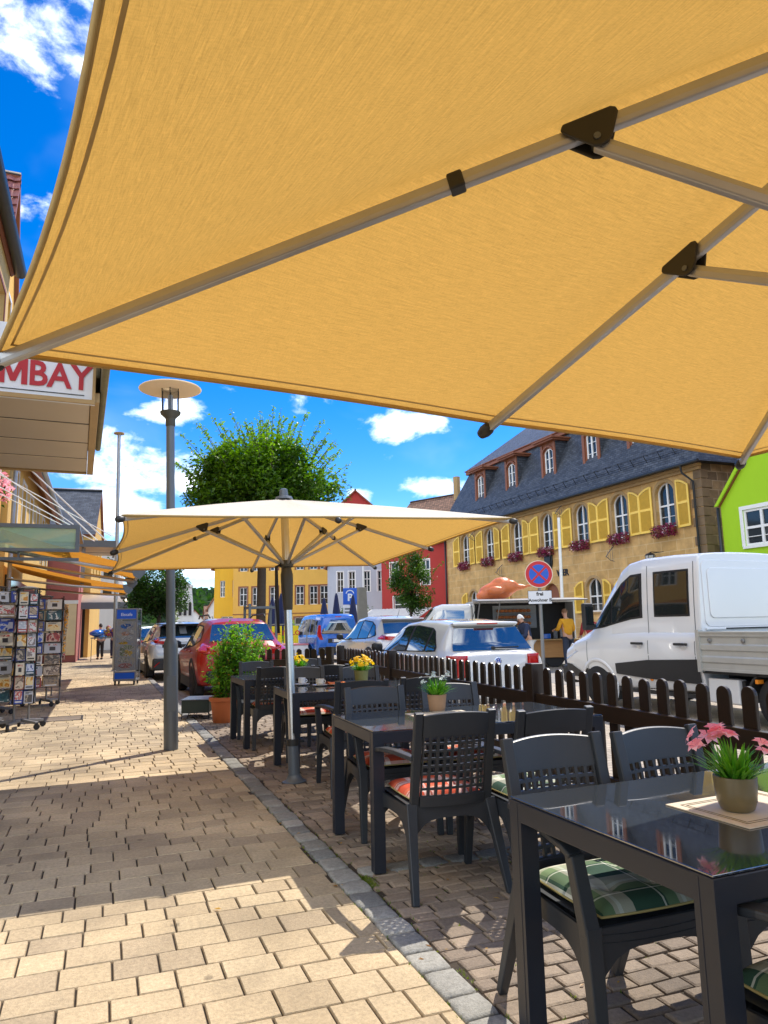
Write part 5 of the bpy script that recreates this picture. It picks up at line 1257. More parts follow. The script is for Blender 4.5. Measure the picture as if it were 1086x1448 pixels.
q = MB(); q.prism([(u1 - mw + a * mw, v0 + b * (v1 - v0)) for a, b in ((0, 0), (.21, 0), (.21, .62), (.41, .1), (.59, .1), (.79, .62), (.79, 0), (1, 0), (1, 1), (.73, 1), (.5, .4), (.27, 1), (0, 1))], T_, .0005, .008); q.build('lettering', K['signred'], sgn)
font('BO', .235, sgn, K['signred'], _px(u1 - mw - .016), ext=.004, bold=.005, ax='RIGHT')
q = MB(); q.tube([(-1.0, 2.3, -.02), (-1.0, 2.3, .0)], .06, 12); q.build('spotlight', K['gutter'], t)

m, nt2, b = newmat('greenish_glass'); b.inputs['Transmission Weight'].default_value = .75; b.inputs['Roughness'].default_value = .08; b.inputs['Base Color'].default_value = (.62, .85, .72, 1); b.inputs['IOR'].default_value = 1.2; K['greenglass'] = m
t = thing('glass_canopy', 'greenish glass canopy in a dark steel frame hung on white rods', 'canopy', (-2.2, 12.5, 2.66))
q = MB(); q.bx(0, 1.8, -.03, .03, .3, .36); q.bx(0, 1.8, -.03, .03, -.08, -.03); q.bx(1.74, 1.8, -.029, .029, -.03, .3); q.bx(1.74, 1.8, .03, 2.2, .3, .36); q.bx(0, 1.74, 2.2, 2.26, .3, .36); q.bx(0, 1.8, .05, .1, -.22, -.17); q.bx(.9, .93, .05, .1, -.17, -.08); q.build('frame', K['lampgrey'], t)
q = MB(); q.bx(.0, 1.74, -.012, .0, -.03, .3); q.bx(.0, 1.74, .031, 2.2, .32, .335); q.build('glass_pane', K['greenglass'], t)
for k, (y, z, x1) in enumerate(((-.3, 1.55, 1.7), (.3, 1.3, 1.75), (1.1, 1.6, 2.3), (2.0, 1.35, 2.0))):
    q = MB(); q.tube([(0, y, z), (x1, y + .2, .36)], .009, 6); q.build('tension_rod', K['white'], t)
t = thing('steel_canopy', 'grey steel canopy with pale underside beyond the glass one', 'canopy', (-2.2, 20.5, 3.55), 0)
q = MB(); q.bx(0, 2.4, 0, 3.0, .04, .1); q.build('deck', K['panel'], t)
q = MB(); q.bx(0, 2.46, -.06, -.001, -.02, .16); q.bx(2.401, 2.46, .0, 3.0, -.02, .16)
for x in (.8, 1.6): q.bx(x, x + .05, 0, 3.0, -.02, .039)
q.bx(0, 2.4, 1.4, 1.5, -.03, -.021); q.build('frame', K['lampgrey'], t)
q = MB(); q.bx(1.6, 1.7, .2, .3, -1.0, -.03); q.build('post', K['steel'], t)
for y in (.3, 2.4):
    q = MB(); q.tube([(0, y, 2.3), (2.3, y, .12)], .022, 6); q.build('tension_rod', K['white'], t)
K['awn'] = fabricmat('orange_awning_cloth', (.5, .2, .03), (.7, .3, .04), .4, .3)
def awning(label, y0, y1, xf, zf, zw, loc=-2.2):
    t = thing('fabric_awning', label, 'awning', (loc, y0, 0), 0, 'orange awnings on the left')
    w_ = xf - loc; d = y1 - y0
    q = MB(); rows, uv = [], []
    for i in range(9):
        u = i / 8; rows.append([(w_ * u, d * j / 8, zw + (zf - zw) * u - .05 * math.sin(PI * u)) for j in range(9)]); uv.append([(u * .3, d * j / 8 * .3) for j in range(9)])
    q.grid(rows, 0, uv); q.build('cloth', K['awn'], t, smooth=True)
    q = MB(); q.tube([(w_, 0, zf - .02), (w_, d, zf - .02)], .035, 10); q.build('front_bar', K['alu'], t, smooth=True, sharp=50)
    for y in (.25, d - .25):
        q = MB(); q.tube([(.05, y, zw - .42), (w_ * .55, y - .2, (zw + zf) / 2 - .3), (w_ - .02, y, zf - .07)], .03, 8); q.build('arm', K['alu'], t, smooth=True)
    for y in (-.01, d + .01):
        q = MB(); q.prism([(w_ - .2, zf + .03), (w_ + .03, zf + .05), (w_ + .05, zf - .1), (w_ - .04, zf - .2), (w_ - .14, zf - .15)], lambda u, v, k, y=y: (u, y + k, v), -.012, .012); q.build('end_plate', K['lampgrey'], t)
awning('near orange fabric awning sloping over the card stands', 12.7, 15.7, .6, 2.36, 3.17)
awning('farther orange fabric awning beyond the near one, closer to the display case', 18.6, 22.6, .62, 2.38, 2.98)
# ------------------------------------------------------------------ vehicles (local y forward, origin at rear, ground level)
def lerp(a, b, t): return a + (b - a) * t
class Body:
    """lofted car body: stations along y with sill, belt and top heights and half widths"""
    def __init__(s, st): s.st = sorted(st)
    def at(s, y):
        st = s.st
        if y <= st[0][0]: return st[0][1:]
        for a, b in zip(st, st[1:]):
            if y <= b[0]:
                t = (y - a[0]) / (b[0] - a[0]); return tuple(lerp(p, q, t) for p, q in zip(a[1:], b[1:]))
        return st[-1][1:]
    def ring(s, y):
        zs, zb, zt, w0, w1, wr = s.at(y); h = zt - zb; sm = lambda e0, e1: 0
        P = [(0, zs), (w0 * .85, zs), (w0 * .97, zs + .03), (w0, zs + .09), (lerp(w0, w1, .6), lerp(zs, zb, .35)), (w1, lerp(zs, zb, .62)), (w1 - .004, lerp(zs, zb, .82)), (w1 - .022, zb - .03), (w1 - .05, zb)]
        a, b = P[-1], (wr, zt - min(.06, h * .4))
        for k in (.25, .5, .75, 1): P.append((lerp(a[0], b[0], k) + .012 * math.sin(PI * k), lerp(a[1], b[1], k)))
        P += [(wr - .03, zt - min(.025, h * .2)), (wr - .09, zt - min(.005, h * .05)), (wr * .6, zt + .012), (wr * .3, zt + .02), (0, zt + .022)]
        return [(x, y, z) for x, z in P]
    def mesh(s, n=60):
        ys = sorted({*[v[0] for v in s.st], *[lerp(s.st[0][0], s.st[-1][0], i / n) for i in range(n + 1)]})
        mb = MB(); rows = []
        for y in ys:
            r = s.ring(y); rows.append(r + [(-x, yy, z) for x, yy, z in r[::-1][1:]])
        mb.grid(rows)
        mb._f(list(range(len(rows[0])))); k = len(mb.v) - len(rows[0]); mb._f([k + i for i in range(len(rows[0]))][::-1])
        return mb
    def side(s, y, z, off=.004):
        zs, zb, zt, w0, w1, wr = s.at(y); a, b = (w1 - .05, zb), (wr, zt - min(.06, (zt - zb) * .4))
        if z >= zb: t = min(1, (z - zb) / max(1e-4, b[1] - a[1])); return lerp(a[0], b[0], t) + .012 * math.sin(PI * t) + off
        P = [(w0, zs + .09), (lerp(w0, w1, .6), lerp(zs, zb, .35)), (w1, lerp(zs, zb, .62)), (w1 - .004, lerp(zs, zb, .82)), (w1 - .022, zb - .03), (w1 - .05, zb)]
        for p, q in zip(P, P[1:]):
            if p[1] <= z <= q[1]: return lerp(p[0], q[0], (z - p[1]) / (q[1] - p[1])) + off
        return w0 + off
    def top_y(s, z, y0, y1):
        for _ in range(40):
            m_ = (y0 + y1) / 2
            if (s.at(m_)[2] < z) == (s.at(y0)[2] < z): y0 = m_
            else: y1 = m_
        return (y0 + y1) / 2
def side_patch(B, cols, sx, off=.004, nz=5, sub=6):
    """cols: (y, z_low, z_high) following the body side"""
    mb = MB(); rows = []
    for a, b in zip(cols, cols[1:]):
        for i in range(sub + (1 if b is cols[-1] else 0)):
            t = i / sub; y, z0, z1 = (lerp(p, q, t) for p, q in zip(a, b))
            rows.append([(sx * B.side(y, lerp(z0, z1, k / nz), off), y, lerp(z0, z1, k / nz)) for k in range(nz + 1)])
    mb.grid(rows); return mb
def end_patch(B, z0, z1, ya, yb, f0, f1, off=.006, n=10, nz=6, x0=-1, x1=1):
    """window on the sloping back or front of the roof; f0,f1: share of the half width at bottom and top"""
    mb = MB(); rows = []; sg = -1 if ya < yb else 1
    for k in range(nz + 1):
        z = lerp(z0, z1, k / nz); y = B.top_y(z, ya, yb); zs, zb, zt, w0, w1, wr = B.at(y); w = wr * lerp(f0, f1, k / nz); row = []
        for i in range(n + 1):
            u = lerp(x0, x1, i / n); row.append((u * w, y + sg * (off + .02 * (1 - u * u)) , z + off))
        rows.append(row)
    mb.grid(rows); return mb
def wheel(parent, x, y, r, w, side, tyre_in=0):
    wb = MB(); n = 36
    M_ = Matrix(((0, 0, 1), (1, 0, 0), (0, 1, 0)))
    wb.lathe([(r * .66, -w / 2), (r * .9, -w / 2), (r * .98, -w * .36), (r, -w * .2), (r, w * .2), (r * .98, w * .36), (r * .9, w / 2), (r * .66, w / 2)], n, (x, y, r), M=M_)
    o = wb.build('wheel', K['tyre'], parent, smooth=True, sharp=50)
    rb = MB(); s = 1 if side > 0 else -1
    rb.lathe([(r * .67, s * w * .44), (r * .64, s * w * .5), (r * .6, s * w * .46), (r * .58, s * w * .2), (r * .12, s * w * .3)], n, (x, y, r), M=M_)
    for k in range(10):
        a = 2 * PI * k / 10; c, d = math.cos(a), math.sin(a); X = x + s * w * .42
        rb.bar((X, y + c * r * .1, r + d * r * .1), (X - s * w * .0, y + c * r * .62, r + d * r * .62), r * .1, .03, (1, 0, 0), 0, r * .15)
    rb.lathe([(r * .16, s * w * .3), (r * .15, s * w * .48), (r * .02, s * w * .5)], 18, (x, y, r), M=M_)
    rb.build('rim', K['rim'], o, smooth=True, sharp=40)
def arch(parent, B, y, r, w1, m_, wide=.0, z=None, clad=.06):
    for s in (-1, 1):
        mb = MB(); rows = []; zc = r
        for k in range(25):
            a = PI * (-.12 + 1.24 * k / 24); row = []
            for rr, dx in ((r + .035, -.06), (r + .04, .012), (r + .04 + clad, .014), (r + .05 + clad, -.01)):
                zz = max(.12, zc + rr * math.sin(a)); yy = y + rr * math.cos(a); row.append((s * (B.side(yy, zz, 0) + dx), yy, zz))
            rows.append(row)
        mb.grid(rows); mb.build('wheel_arch', m_, parent, smooth=True)
        db = MB(); pts = [(y + (r + .04) * math.cos(PI * k / 20), zc + (r + .04) * math.sin(PI * k / 20)) for k in range(21)]
        db.prism([*pts, (y - r - .04, .15), (y + r + .04, .15)], lambda u, v, d: (s * (w1 - .16 + d), u, v), 0, .135)
        db.build('arch_liner', K['black'], parent)
def plate(parent, text, y, z, x=0, w=.5):
    p = MB(); p.bx(x - w / 2, x + w / 2, y - .012, y, z - .055, z + .055); o = p.build('number_plate', K['white'], parent, bevel=.003)
    p = MB(); p.bx(x - w / 2 + .005, x - w / 2 + .045, y - .0135, y - .012, z - .05, z + .05); p.build('plate_band', K['eublue'], o)
K['eublue'] = mat('plate_blue', (.01, .06, .4), .4, 0, .05)
def paint(name, col, rough=.22, metal=0): return mat(name, col, rough, metal, .03, 1.5, coat=1.0)
K['p_white'] = paint('white_car_paint', (.66, .66, .635)); K['p_white2'] = paint('pearl_white_paint', (.66, .67, .69)); K['p_red'] = mat('red_car_paint', (.36, .012, .004), .3, 0, .03, 1.5, coat=.35)
K['p_blue'] = paint('blue_car_paint', (.006, .12, .55), .25, .1); K['p_silver'] = paint('silver_grey_paint', (.5, .52, .54), .3, .4); K['p_van'] = paint('white_van_paint', (.72, .73, .74), .3)
GC = 'cars parked on the market street'
def mirror(t, x, y, z, m_):
    q = MB(); q.lathe([(.02, -.09), (.075, -.06), (.085, 0), (.08, .06), (.03, .09)], 14, (x, y, z), sx=1.25, sy=.7); q.bar((x, y, z - .03), (x - .12 * (1 if x > 0 else -1), y + .02, z - .07), .05, .04); q.build('mirror', m_, t, smooth=True)

# white hatchback
t = thing('hatchback_car', 'white hatchback car parked right behind the fence, seen from behind', 'car', (5.42, 9.25, GZ), R(-1), GC)
B = Body([(0, .38, .86, .90, .66, .72, .66), (.03, .28, .88, .93, .73, .78, .69), (.1, .24, .9, .96, .77, .815, .69), (.16, .22, .92, 1.02, .79, .83, .69), (.36, .2, .94, 1.335, .8, .838, .585), (.44, .2, .945, 1.405, .8, .84, .565),
          (.9, .19, .95, 1.44, .81, .84, .56), (1.6, .18, .94, 1.45, .81, .84, .565), (2.1, .18, .92, 1.42, .81, .84, .56), (2.35, .18, .91, 1.36, .81, .84, .56), (3.0, .18, .88, .99, .81, .84, .68), (3.5, .19, .82, .9, .79, .82, .66), (3.8, .22, .72, .78, .74, .77, .6), (3.95, .3, .55, .6, .62, .66, .5)])
B.mesh(80).build('body', K['p_white'], t, smooth=True, weld=True, sharp=60)
end_patch(B, .99, 1.335, .02, .4, .96, .9).build('rear_window', K['carglass'], t, smooth=True)
wp = MB(); wp.bar((.02, .105, 1.025), (.42, .1, 1.03), .016, .02); wp.lathe([(.03, 0), (.028, .03), (.01, .035)], 12, (.0, .135, 1.02), M=Matrix.Rotation(PI / 2, 3, 'X')); wp.build('wiper', K['black'], t)
sp = MB(); rows = []
for i in range(13):
    u = -1 + 2 * i / 12; rows.append([(u * .54, .46, 1.412 + .012 * (1 - u * u)), (u * .55, .34, 1.402 + .012 * (1 - u * u)), (u * .55, .27 + .04 * u * u, 1.385 + .012 * (1 - u * u)), (u * .54, .3 + .04 * u * u, 1.355), (u * .54, .4, 1.35)])
sp.grid(rows); sp.build('roof_spoiler', K['p_white'], t, smooth=True)
q = MB(); q.bx(-.17, .17, .255, .29, 1.372, 1.392); q.build('brake_light', K['redlamp'], t, bevel=.004)
for s in (-1, 1):
    side_patch(B, [(.5, .985, 1.04), (.78, .97, 1.28), (.92, .97, 1.33), (1.5, .96, 1.375), (1.95, .95, 1.37), (2.22, .94, 1.32), (2.5, .935, 1.17), (2.82, .93, .96)], s, .003).build('window_surround', K['black'], t, smooth=True)
    for nm, cols in (('rear_side_window', [(.56, 1.0, 1.06), (.78, .985, 1.26), (.86, .985, 1.305)]), ('rear_door_window', [(.93, .985, 1.32), (1.5, .975, 1.36), (1.6, .975, 1.362)]), ('front_door_window', [(1.7, .97, 1.36), (1.95, .965, 1.355), (2.2, .96, 1.305), (2.48, .955, 1.16), (2.72, .95, 1.0)])):
        side_patch(B, cols, s, .007).build(nm, K['carglass'], t, smooth=True)
    q = MB(); rows = []
    for k in range(9):
        z = .62 + .31 * k / 8; w_ = .155 + .015 * math.sin(k)
        pts = []
        for j in range(7):
            u = j / 6
            x = .5 + .27 * u if u < .75 else .7025 + .07 * (u - .75) / .25
            yy = -.012 + .0 * u + (.0 if u < .6 else .13 * ((u - .6) / .4) ** 1.5)
            zz, zb, zt, w0, w1, wr = B.at(max(0, yy)); pts.append((s * min(x, w1 + .008), yy, z))
        rows.append(pts)
    q.grid(rows); q.build('tail_light', K['redlamp'], t, smooth=True, solid=.02)
    mirror(t, s * .93, 2.62, 1.0, K['black'])
    for y in (1.72, .98): q = MB(); q.bar((s * .842, y, .865), (s * .842, y + .19, .868), .03, .03); q.build('door_handle', K['p_white'], t, bevel=.006)
    for y in (.62, 3.1): wheel(t, s * .74, y, .3, .19, s)
for y in (.62, 3.1): arch(t, B, y, .3, .84, K['p_white'], clad=.02)
q = MB(); q.bx(-.72, .72, -.03, .1, .3, .48); q.build('bumper', K['p_white'], t, bevel=.04, seg=3); plate(t, '', -.031, .4)
q = MB(); q.lathe([(.058, 0), (.058, .012), (.05, .016), (.001, .013)], 28, (0, .0, .84), M=Matrix.Rotation(PI / 2, 3, 'X')); e_ = q.build('emblem', K['chrome'], t, smooth=True, sharp=40)
q = MB(); F_ = lambda u, v, d: (u, -.016 - d, .84 + v)
def stroke(pts, w_=.0055):
    for a, b in zip(pts, pts[1:]): q.bar(F_(*a, .002), F_(*b, .002), w_, .006, (0, 1, 0))
stroke([(-.018, .042), (0, .006), (.018, .042)]); stroke([(-.04, .024), (-.019, -.034), (0, .0), (.019, -.034), (.04, .024)]); q.build('emblem_letters', K['white'], e_)
q = MB(); q.lathe([(.046, 0), (.046, .001)], 28, (0, -.0165, .84), M=Matrix.Rotation(PI / 2, 3, 'X')); q.build('emblem_disc', K['eublue'], e_)
q = MB(); q.tube([(0, .75, 1.45), (0, .6, 1.66)], [.008, .004], 6); q.build('antenna', K['black'], t)

# white crossover
def suv(label, loc, rz, pm, st, glass_cols, rear, tl, w=.9, r=.34, wy=(.72, 3.35), clad=None, name='suv_car', rails=False, blackroof=None):
    t = thing(name, label, 'car', loc, rz, GC); B = Body(st); Lc = st[-1][0]
    B.mesh(80).build('body', pm, t, smooth=True, weld=True, sharp=60)
    end_patch(B, *rear).build('rear_window', K['carglass'], t, smooth=True)
    for s in (-1, 1):
        c = glass_cols; side_patch(B, [(c[0][0] - .06, c[0][1] - .02, c[0][2] + .0), *[(y, a - .025, b + .025) for y, a, b in c[1:-1]], (c[-1][0] + .08, c[-1][1] - .02, c[-1][2])], s, .003).build('window_surround', K['black'], t, smooth=True)
        third = len(c) // 3; ys = [p[0] for p in c]
        def cut(y0, y1):
            out = []
            def val(y):
                for a, b in zip(c, c[1:]):
                    if a[0] <= y <= b[0]: k = (y - a[0]) / (b[0] - a[0]); return (y, lerp(a[1], b[1], k), lerp(a[2], b[2], k))
                return c[-1]
            for y in sorted({y0, y1, *[q for q in ys if y0 < q < y1]}): out.append(val(y))
            return out
        y0, y1 = ys[0], ys[-1]; sp_ = (y0 + (y1 - y0) * .17, y0 + (y1 - y0) * .5)
        for nm, a, b in (('rear_side_window', y0, sp_[0] - .03), ('rear_door_window', sp_[0] + .03, sp_[1] - .04), ('front_door_window', sp_[1] + .04, y1)): side_patch(B, cut(a, b), s, .007).build(nm, K['carglass'], t, smooth=True)
        tl(t, B, s)
        mirror(t, s * (w + .09), y1 - .05, c[-1][1] + .07, K['carblack'])
        for yy in (sp_[0] + .12, sp_[1] + .12): q = MB(); q.bar((s * B.side(yy, c[2][1] - .12, .012), yy, c[2][1] - .12), (s * B.side(yy + .2, c[2][1] - .12, .012), yy + .2, c[2][1] - .12), .03, .03); q.build('door_handle', pm, t, bevel=.006)
        for y in wy: wheel(t, s * (w - .11), y, r, .22, s)
        if clad: side_patch(B, [(wy[0] + r + .05, .2, .42), ((wy[0] + wy[1]) / 2, .2, .40), (wy[1] - r - .05, .2, .42)], s, .012).build('sill_cladding', K['carblack'], t, smooth=True)
        if rails: q = MB(); q.tube([(s * .56, .75, 1.6), (s * .57, .9, 1.66), (s * .58, 2.1, 1.66), (s * .57, 2.3, 1.6)], .016, 8); q.build('roof_rail', K['carblack'], t, smooth=True)
    for y in wy: arch(t, B, y, r, w, K['carblack'] if clad else pm, clad=.075 if clad else .02)
    return t, B
def tail_block(z0, z1, x0, x1, wrap, m_='redlamp', dz=0, nm='tail_light'):
    def f(t, B, s):
        q = MB(); rows = []
        for k in range(6):
            row = []
            for j in range(8):
                u = j / 7; z = lerp(z0, z1, k / 5) + dz * u; yy = 0 if u < .5 else wrap * ((u - .5) / .5)
                if u < .5: x = lerp(x0, x1, u * 2)
                else: x = B.side(yy, z, .012)
                row.append((s * x, yy - (.02 if u < .5 else .02 * (1 - u) * 2), z))
            rows.append(row)
        q.grid(rows); q.build(nm, K[m_], t, smooth=True, solid=.015)
    return f
st = [(0, .5, .92, .98, .7, .76, .66), (.05, .36, .95, 1.04, .8, .86, .68), (.14, .3, .98, 1.1, .85, .9, .68), (.3, .27, 1.0, 1.2, .87, .915, .64), (.62, .26, 1.02, 1.53, .88, .92, .6), (1.0, .26, 1.02, 1.6, .88, .92, .61), (1.8, .25, 1.0, 1.63, .88, .92, .62), (2.4, .25, .98, 1.58, .88, .92, .62), (2.65, .25, .97, 1.5, .88, .92, .62), (3.35, .25, .95, 1.08, .88, .91, .7), (3.9, .28, .86, .96, .84, .88, .68), (4.2, .34, .72, .8, .76, .8, .6), (4.35, .42, .6, .66, .62, .68, .5)]
gc = [(.55, 1.12, 1.14), (.8, 1.07, 1.36), (1.1, 1.05, 1.46), (1.8, 1.03, 1.51), (2.3, 1.01, 1.47), (2.6, 1.0, 1.36), (2.95, .995, 1.13), (3.1, .99, 1.04)]
t, B = suv('white crossover car with slim red tail lights, between blue van and white hatchback', (7.55, 17.3, GZ), R(-1), K['p_white2'], st, gc, (1.16, 1.5, .1, .64, 1.0, .95), tail_block(.98, 1.08, .3, .8, .3, dz=.05), .92, .35, (.75, 3.4), clad=True)
q = MB(); q.bx(-.62, .62, .5, .72, 1.535, 1.56); q.build('roof_spoiler', K['p_white2'], t, bevel=.01); q = MB(); q.bx(-.8, .8, -.02, .1, .42, .62); q.build('bumper', K['carblack'], t, bevel=.03); plate(t, '', -.021, .72)
q = MB(); q.tube([(0, .9, 1.6), (0, .75, 1.8)], [.008, .004], 6); q.build('antenna', K['black'], t)
# red crossover
st = [(0, .5, .9, .98, .66, .74, .6), (.05, .38, .94, 1.04, .76, .83, .64), (.16, .32, .98, 1.12, .82, .875, .64), (.34, .29, 1.0, 1.25, .84, .895, .62), (.6, .27, 1.01, 1.5, .85, .9, .57), (1.0, .27, 1.0, 1.56, .85, .895, .58), (1.7, .26, .97, 1.58, .85, .89, .59), (2.2, .26, .95, 1.54, .85, .89, .6), (2.5, .26, .94, 1.46, .85, .89, .6), (3.1, .26, .93, 1.06, .86, .89, .68), (3.7, .28, .88, .98, .82, .86, .66), (4.0, .36, .74, .82, .74, .78, .58), (4.13, .45, .62, .68, .62, .66, .5)]
gc = [(.62, 1.16, 1.18), (.85, 1.1, 1.34), (1.15, 1.06, 1.42), (1.7, 1.03, 1.45), (2.15, 1.0, 1.42), (2.45, .99, 1.32), (2.75, .98, 1.14), (2.92, .975, 1.02)]
t, B = suv('dark red crossover car parked beyond the potted shrub on the left', (2.58, 13.95, GZ), R(.5), K['p_red'], st, gc, (1.14, 1.46, .1, .62, 1.0, .95), tail_block(.86, .98, .5, .75, .34, dz=.12), .89, .35, (.83, 3.35), clad=True, rails=True)
q = MB(); q.bx(-.72, .72, -.03, .12, .36, .6); q.build('bumper', K['carblack'], t, bevel=.04); plate(t, '', -.031, .8)
# silver white crossover at the far left
st = [(0, .5, .95, 1.0, .7, .8, .66), (.05, .36, .98, 1.05, .82, .9, .68), (.16, .3, 1.0, 1.1, .87, .93, .68), (.36, .28, 1.02, 1.24, .88, .94, .64), (.8, .27, 1.03, 1.5, .89, .94, .6), (1.2, .27, 1.02, 1.56, .89, .94, .61), (2.0, .26, 1.0, 1.58, .89, .94, .62), (2.6, .26, .98, 1.54, .89, .94, .62), (3.5, .26, .96, 1.08, .89, .92, .7), (4.2, .3, .84, .92, .84, .88, .66), (4.55, .42, .66, .74, .7, .74, .54)]
gc = [(.7, 1.13, 1.15), (1.0, 1.09, 1.36), (1.3, 1.07, 1.42), (2.0, 1.05, 1.45), (2.6, 1.02, 1.42), (2.95, 1.01, 1.26), (3.3, 1.0, 1.06)]
t, B = suv('silver white crossover car with an angular dark tail, parked beyond the lamp post', (2.12, 20.2, GZ), R(2), K['p_silver'], st, gc, (1.14, 1.46, .12, .82, 1.0, .95), tail_block(.98, 1.06, .46, .86, .4, dz=.1), .94, .36, (.85, 3.7), clad=True)
q = MB(); q.bx(-.84, .84, -.04, .1, .3, .62); q.build('bumper', K['carblack'], t, bevel=.05)
for s in (-1, 1): q = MB(); q.bar((s * .8, -.045, .4), (s * .66, -.045, .52), .03, .02); q.build('fog_light', K['redlamp'], t)
q = MB(); q.bx(-.66, .66, .38, .84, 1.5, 1.53); q.build('roof_spoiler', K['carblack'], t, bevel=.01)
q = MB(); q.bx(-.6, .6, -.008, .02, .9, .98); q.build('tail_panel', K['carblack'], t)
# blue van
st = [(0, .4, .95, 1.68, .76, .83, .62), (.04, .3, .98, 1.78, .82, .875, .66), (.12, .26, 1.0, 1.82, .84, .89, .68), (.6, .24, 1.0, 1.84, .85, .895, .7), (1.6, .24, 1.0, 1.85, .85, .895, .7), (2.4, .24, .99, 1.82, .85, .895, .69), (2.75, .24, .98, 1.74, .85, .89, .68), (3.5, .24, .98, 1.14, .85, .88, .72), (4.0, .28, .9, 1.0, .8, .84, .66), (4.3, .38, .7, .78, .7, .74, .56)]
t = thing('blue_van', 'bright blue high roofed family van parked beyond the parasol pole', 'car', (8.55, 26.6, GZ), R(1), GC); B = Body(st)
B.mesh(70).build('body', K['p_blue'], t, smooth=True, weld=True, sharp=60)
q = MB(); rows = [[(u * lerp(.68, .6, k), -.012 + .06 * u * u * k + .0 * k, lerp(1.08, 1.62, k)) for u in [-1 + .2 * i for i in range(11)]] for k in [0, .25, .5, .75, 1]]; q.grid(rows); q.build('rear_window', K['carglass'], t, smooth=True, solid=.01)
for s in (-1, 1):
    for nm, cols in (('rear_side_window', [(.3, 1.08, 1.58), (1.1, 1.06, 1.66)]), ('sliding_door_window', [(1.22, 1.06, 1.66), (2.0, 1.04, 1.66)]), ('front_door_window', [(2.12, 1.04, 1.64), (2.5, 1.03, 1.6), (2.9, 1.02, 1.4), (3.25, 1.02, 1.16)])): side_patch(B, cols, s, .006).build(nm, K['carglass'], t, smooth=True)
    q = MB(); q.prism([(.62, .86), (.8, .86), (.84, 1.1), (.8, 1.42), (.72, 1.42), (.7, 1.08)], lambda u, v, d: (s * u, -.02 - d + max(0, (u - .76)) * .9, v), -.02, .01); q.build('tail_light', K['redlamp'], t, bevel=.01)
    for y in (.8, 3.4): wheel(t, s * .78, y, .32, .2, s)
    mirror(t, s * .99, 3.05, 1.15, K['carblack'])
for y in (.8, 3.4): arch(t, B, y, .32, .89, K['p_blue'], clad=.02)
q = MB(); q.bx(-.12, .12, -.005, .03, 1.72, 1.75); q.build('brake_light', K['redlamp'], t); q = MB(); q.bx(-.8, .8, -.05, .1, .32, .58); q.build('bumper', K['carblack'], t, bevel=.04); q = MB(); q.bx(-.42, .42, -.014, .02, .74, .9); q.build('plate_recess', K['carblack'], t); plate(t, '', -.015, .82)
# dark car behind the display case
st = [(0, .4, .9, 1.0, .7, .78, .64), (.1, .3, .94, 1.08, .8, .86, .66), (.6, .27, .96, 1.42, .84, .88, .58), (1.5, .26, .95, 1.48, .84, .88, .6), (2.4, .26, .93, 1.42, .84, .88, .6), (3.2, .26, .92, 1.02, .84, .87, .66), (4.1, .4, .66, .74, .7, .74, .54)]
gc = [(.7, 1.08, 1.1), (1.0, 1.04, 1.3), (1.5, 1.02, 1.36), (2.2, 1.0, 1.32), (2.6, .99, 1.14), (2.8, .985, 1.02)]
suv('dark teal car mostly hidden behind the tall display case and the silver car', (1.95, 27.2, GZ), R(3), paint('teal_car_paint', (.02, .09, .1)), st, gc, (1.1, 1.4, .1, .6, 1.0, .95), tail_block(.9, 1.0, .5, .78, .3), .88, .33, (.75, 3.2))

# white crew cab pickup with an aluminium drop side bed
t = thing('pickup_truck', 'white crew cab pickup truck with an aluminium drop side bed, behind the fence', 'truck', (8.62, 7.62, GZ), R(1.5)); B = Body([
    (0, .40, 1.2, 2.29, .925, .98, .865), (.02, .38, 1.2, 2.31, .935, .988, .875), (.5, .36, 1.2, 2.33, .94, .99, .88), (1.1, .35, 1.2, 2.33, .94, .99, .88), (1.4, .34, 1.19, 2.29, .94, .99, .87), (1.58, .34, 1.18, 2.2, .94, .99, .86), (2.1, .34, 1.15, 1.68, .94, .985, .82), (2.42, .34, 1.1, 1.27, .93, .98, .82), (2.8, .36, 1.02, 1.12, .92, .96, .8), (3.02, .38, .92, 1.0, .88, .93, .74), (3.16, .44, .74, .82, .74, .82, .62)])
B.mesh(90).build('body', K['p_van'], t, smooth=True, weld=True, sharp=38)
# embossed rear wall of the cab
q = MB()
def rr(x0, x1, z0, z1, r_, n=6):
    out = []
    for cx, cz, a0 in ((x1 - r_, z1 - r_, 0), (x0 + r_, z1 - r_, PI / 2), (x0 + r_, z0 + r_, PI), (x1 - r_, z0 + r_, 1.5 * PI)): out += [(cx + r_ * math.cos(a0 + PI / 2 * k / n), cz + r_ * math.sin(a0 + PI / 2 * k / n)) for k in range(n + 1)]
    return out
q.prism(rr(-.85, .85, 1.28, 2.21, .1), lambda u, v, d: (u, -d, v), .0, .012); rw = q.build('rear_wall', K['p_van'], t, bevel=.008)
q = MB(); q.prism(rr(-.76, .76, 1.4, 2.1, .08), lambda u, v, d: (u, -d, v), .0125, .026); q.build('pressed_panel', K['p_van'], rw, bevel=.01, seg=3)
q = MB(); q.bx(-.86, .86, -.03, -.0, 1.235, 1.268); q.build('wall_rib', K['p_van'], t, bevel=.008)
q = MB(); q.bx(-.5, .9, -.034, -.0305, 1.242, 1.262); q.build('vent_slot', K['black'], t)
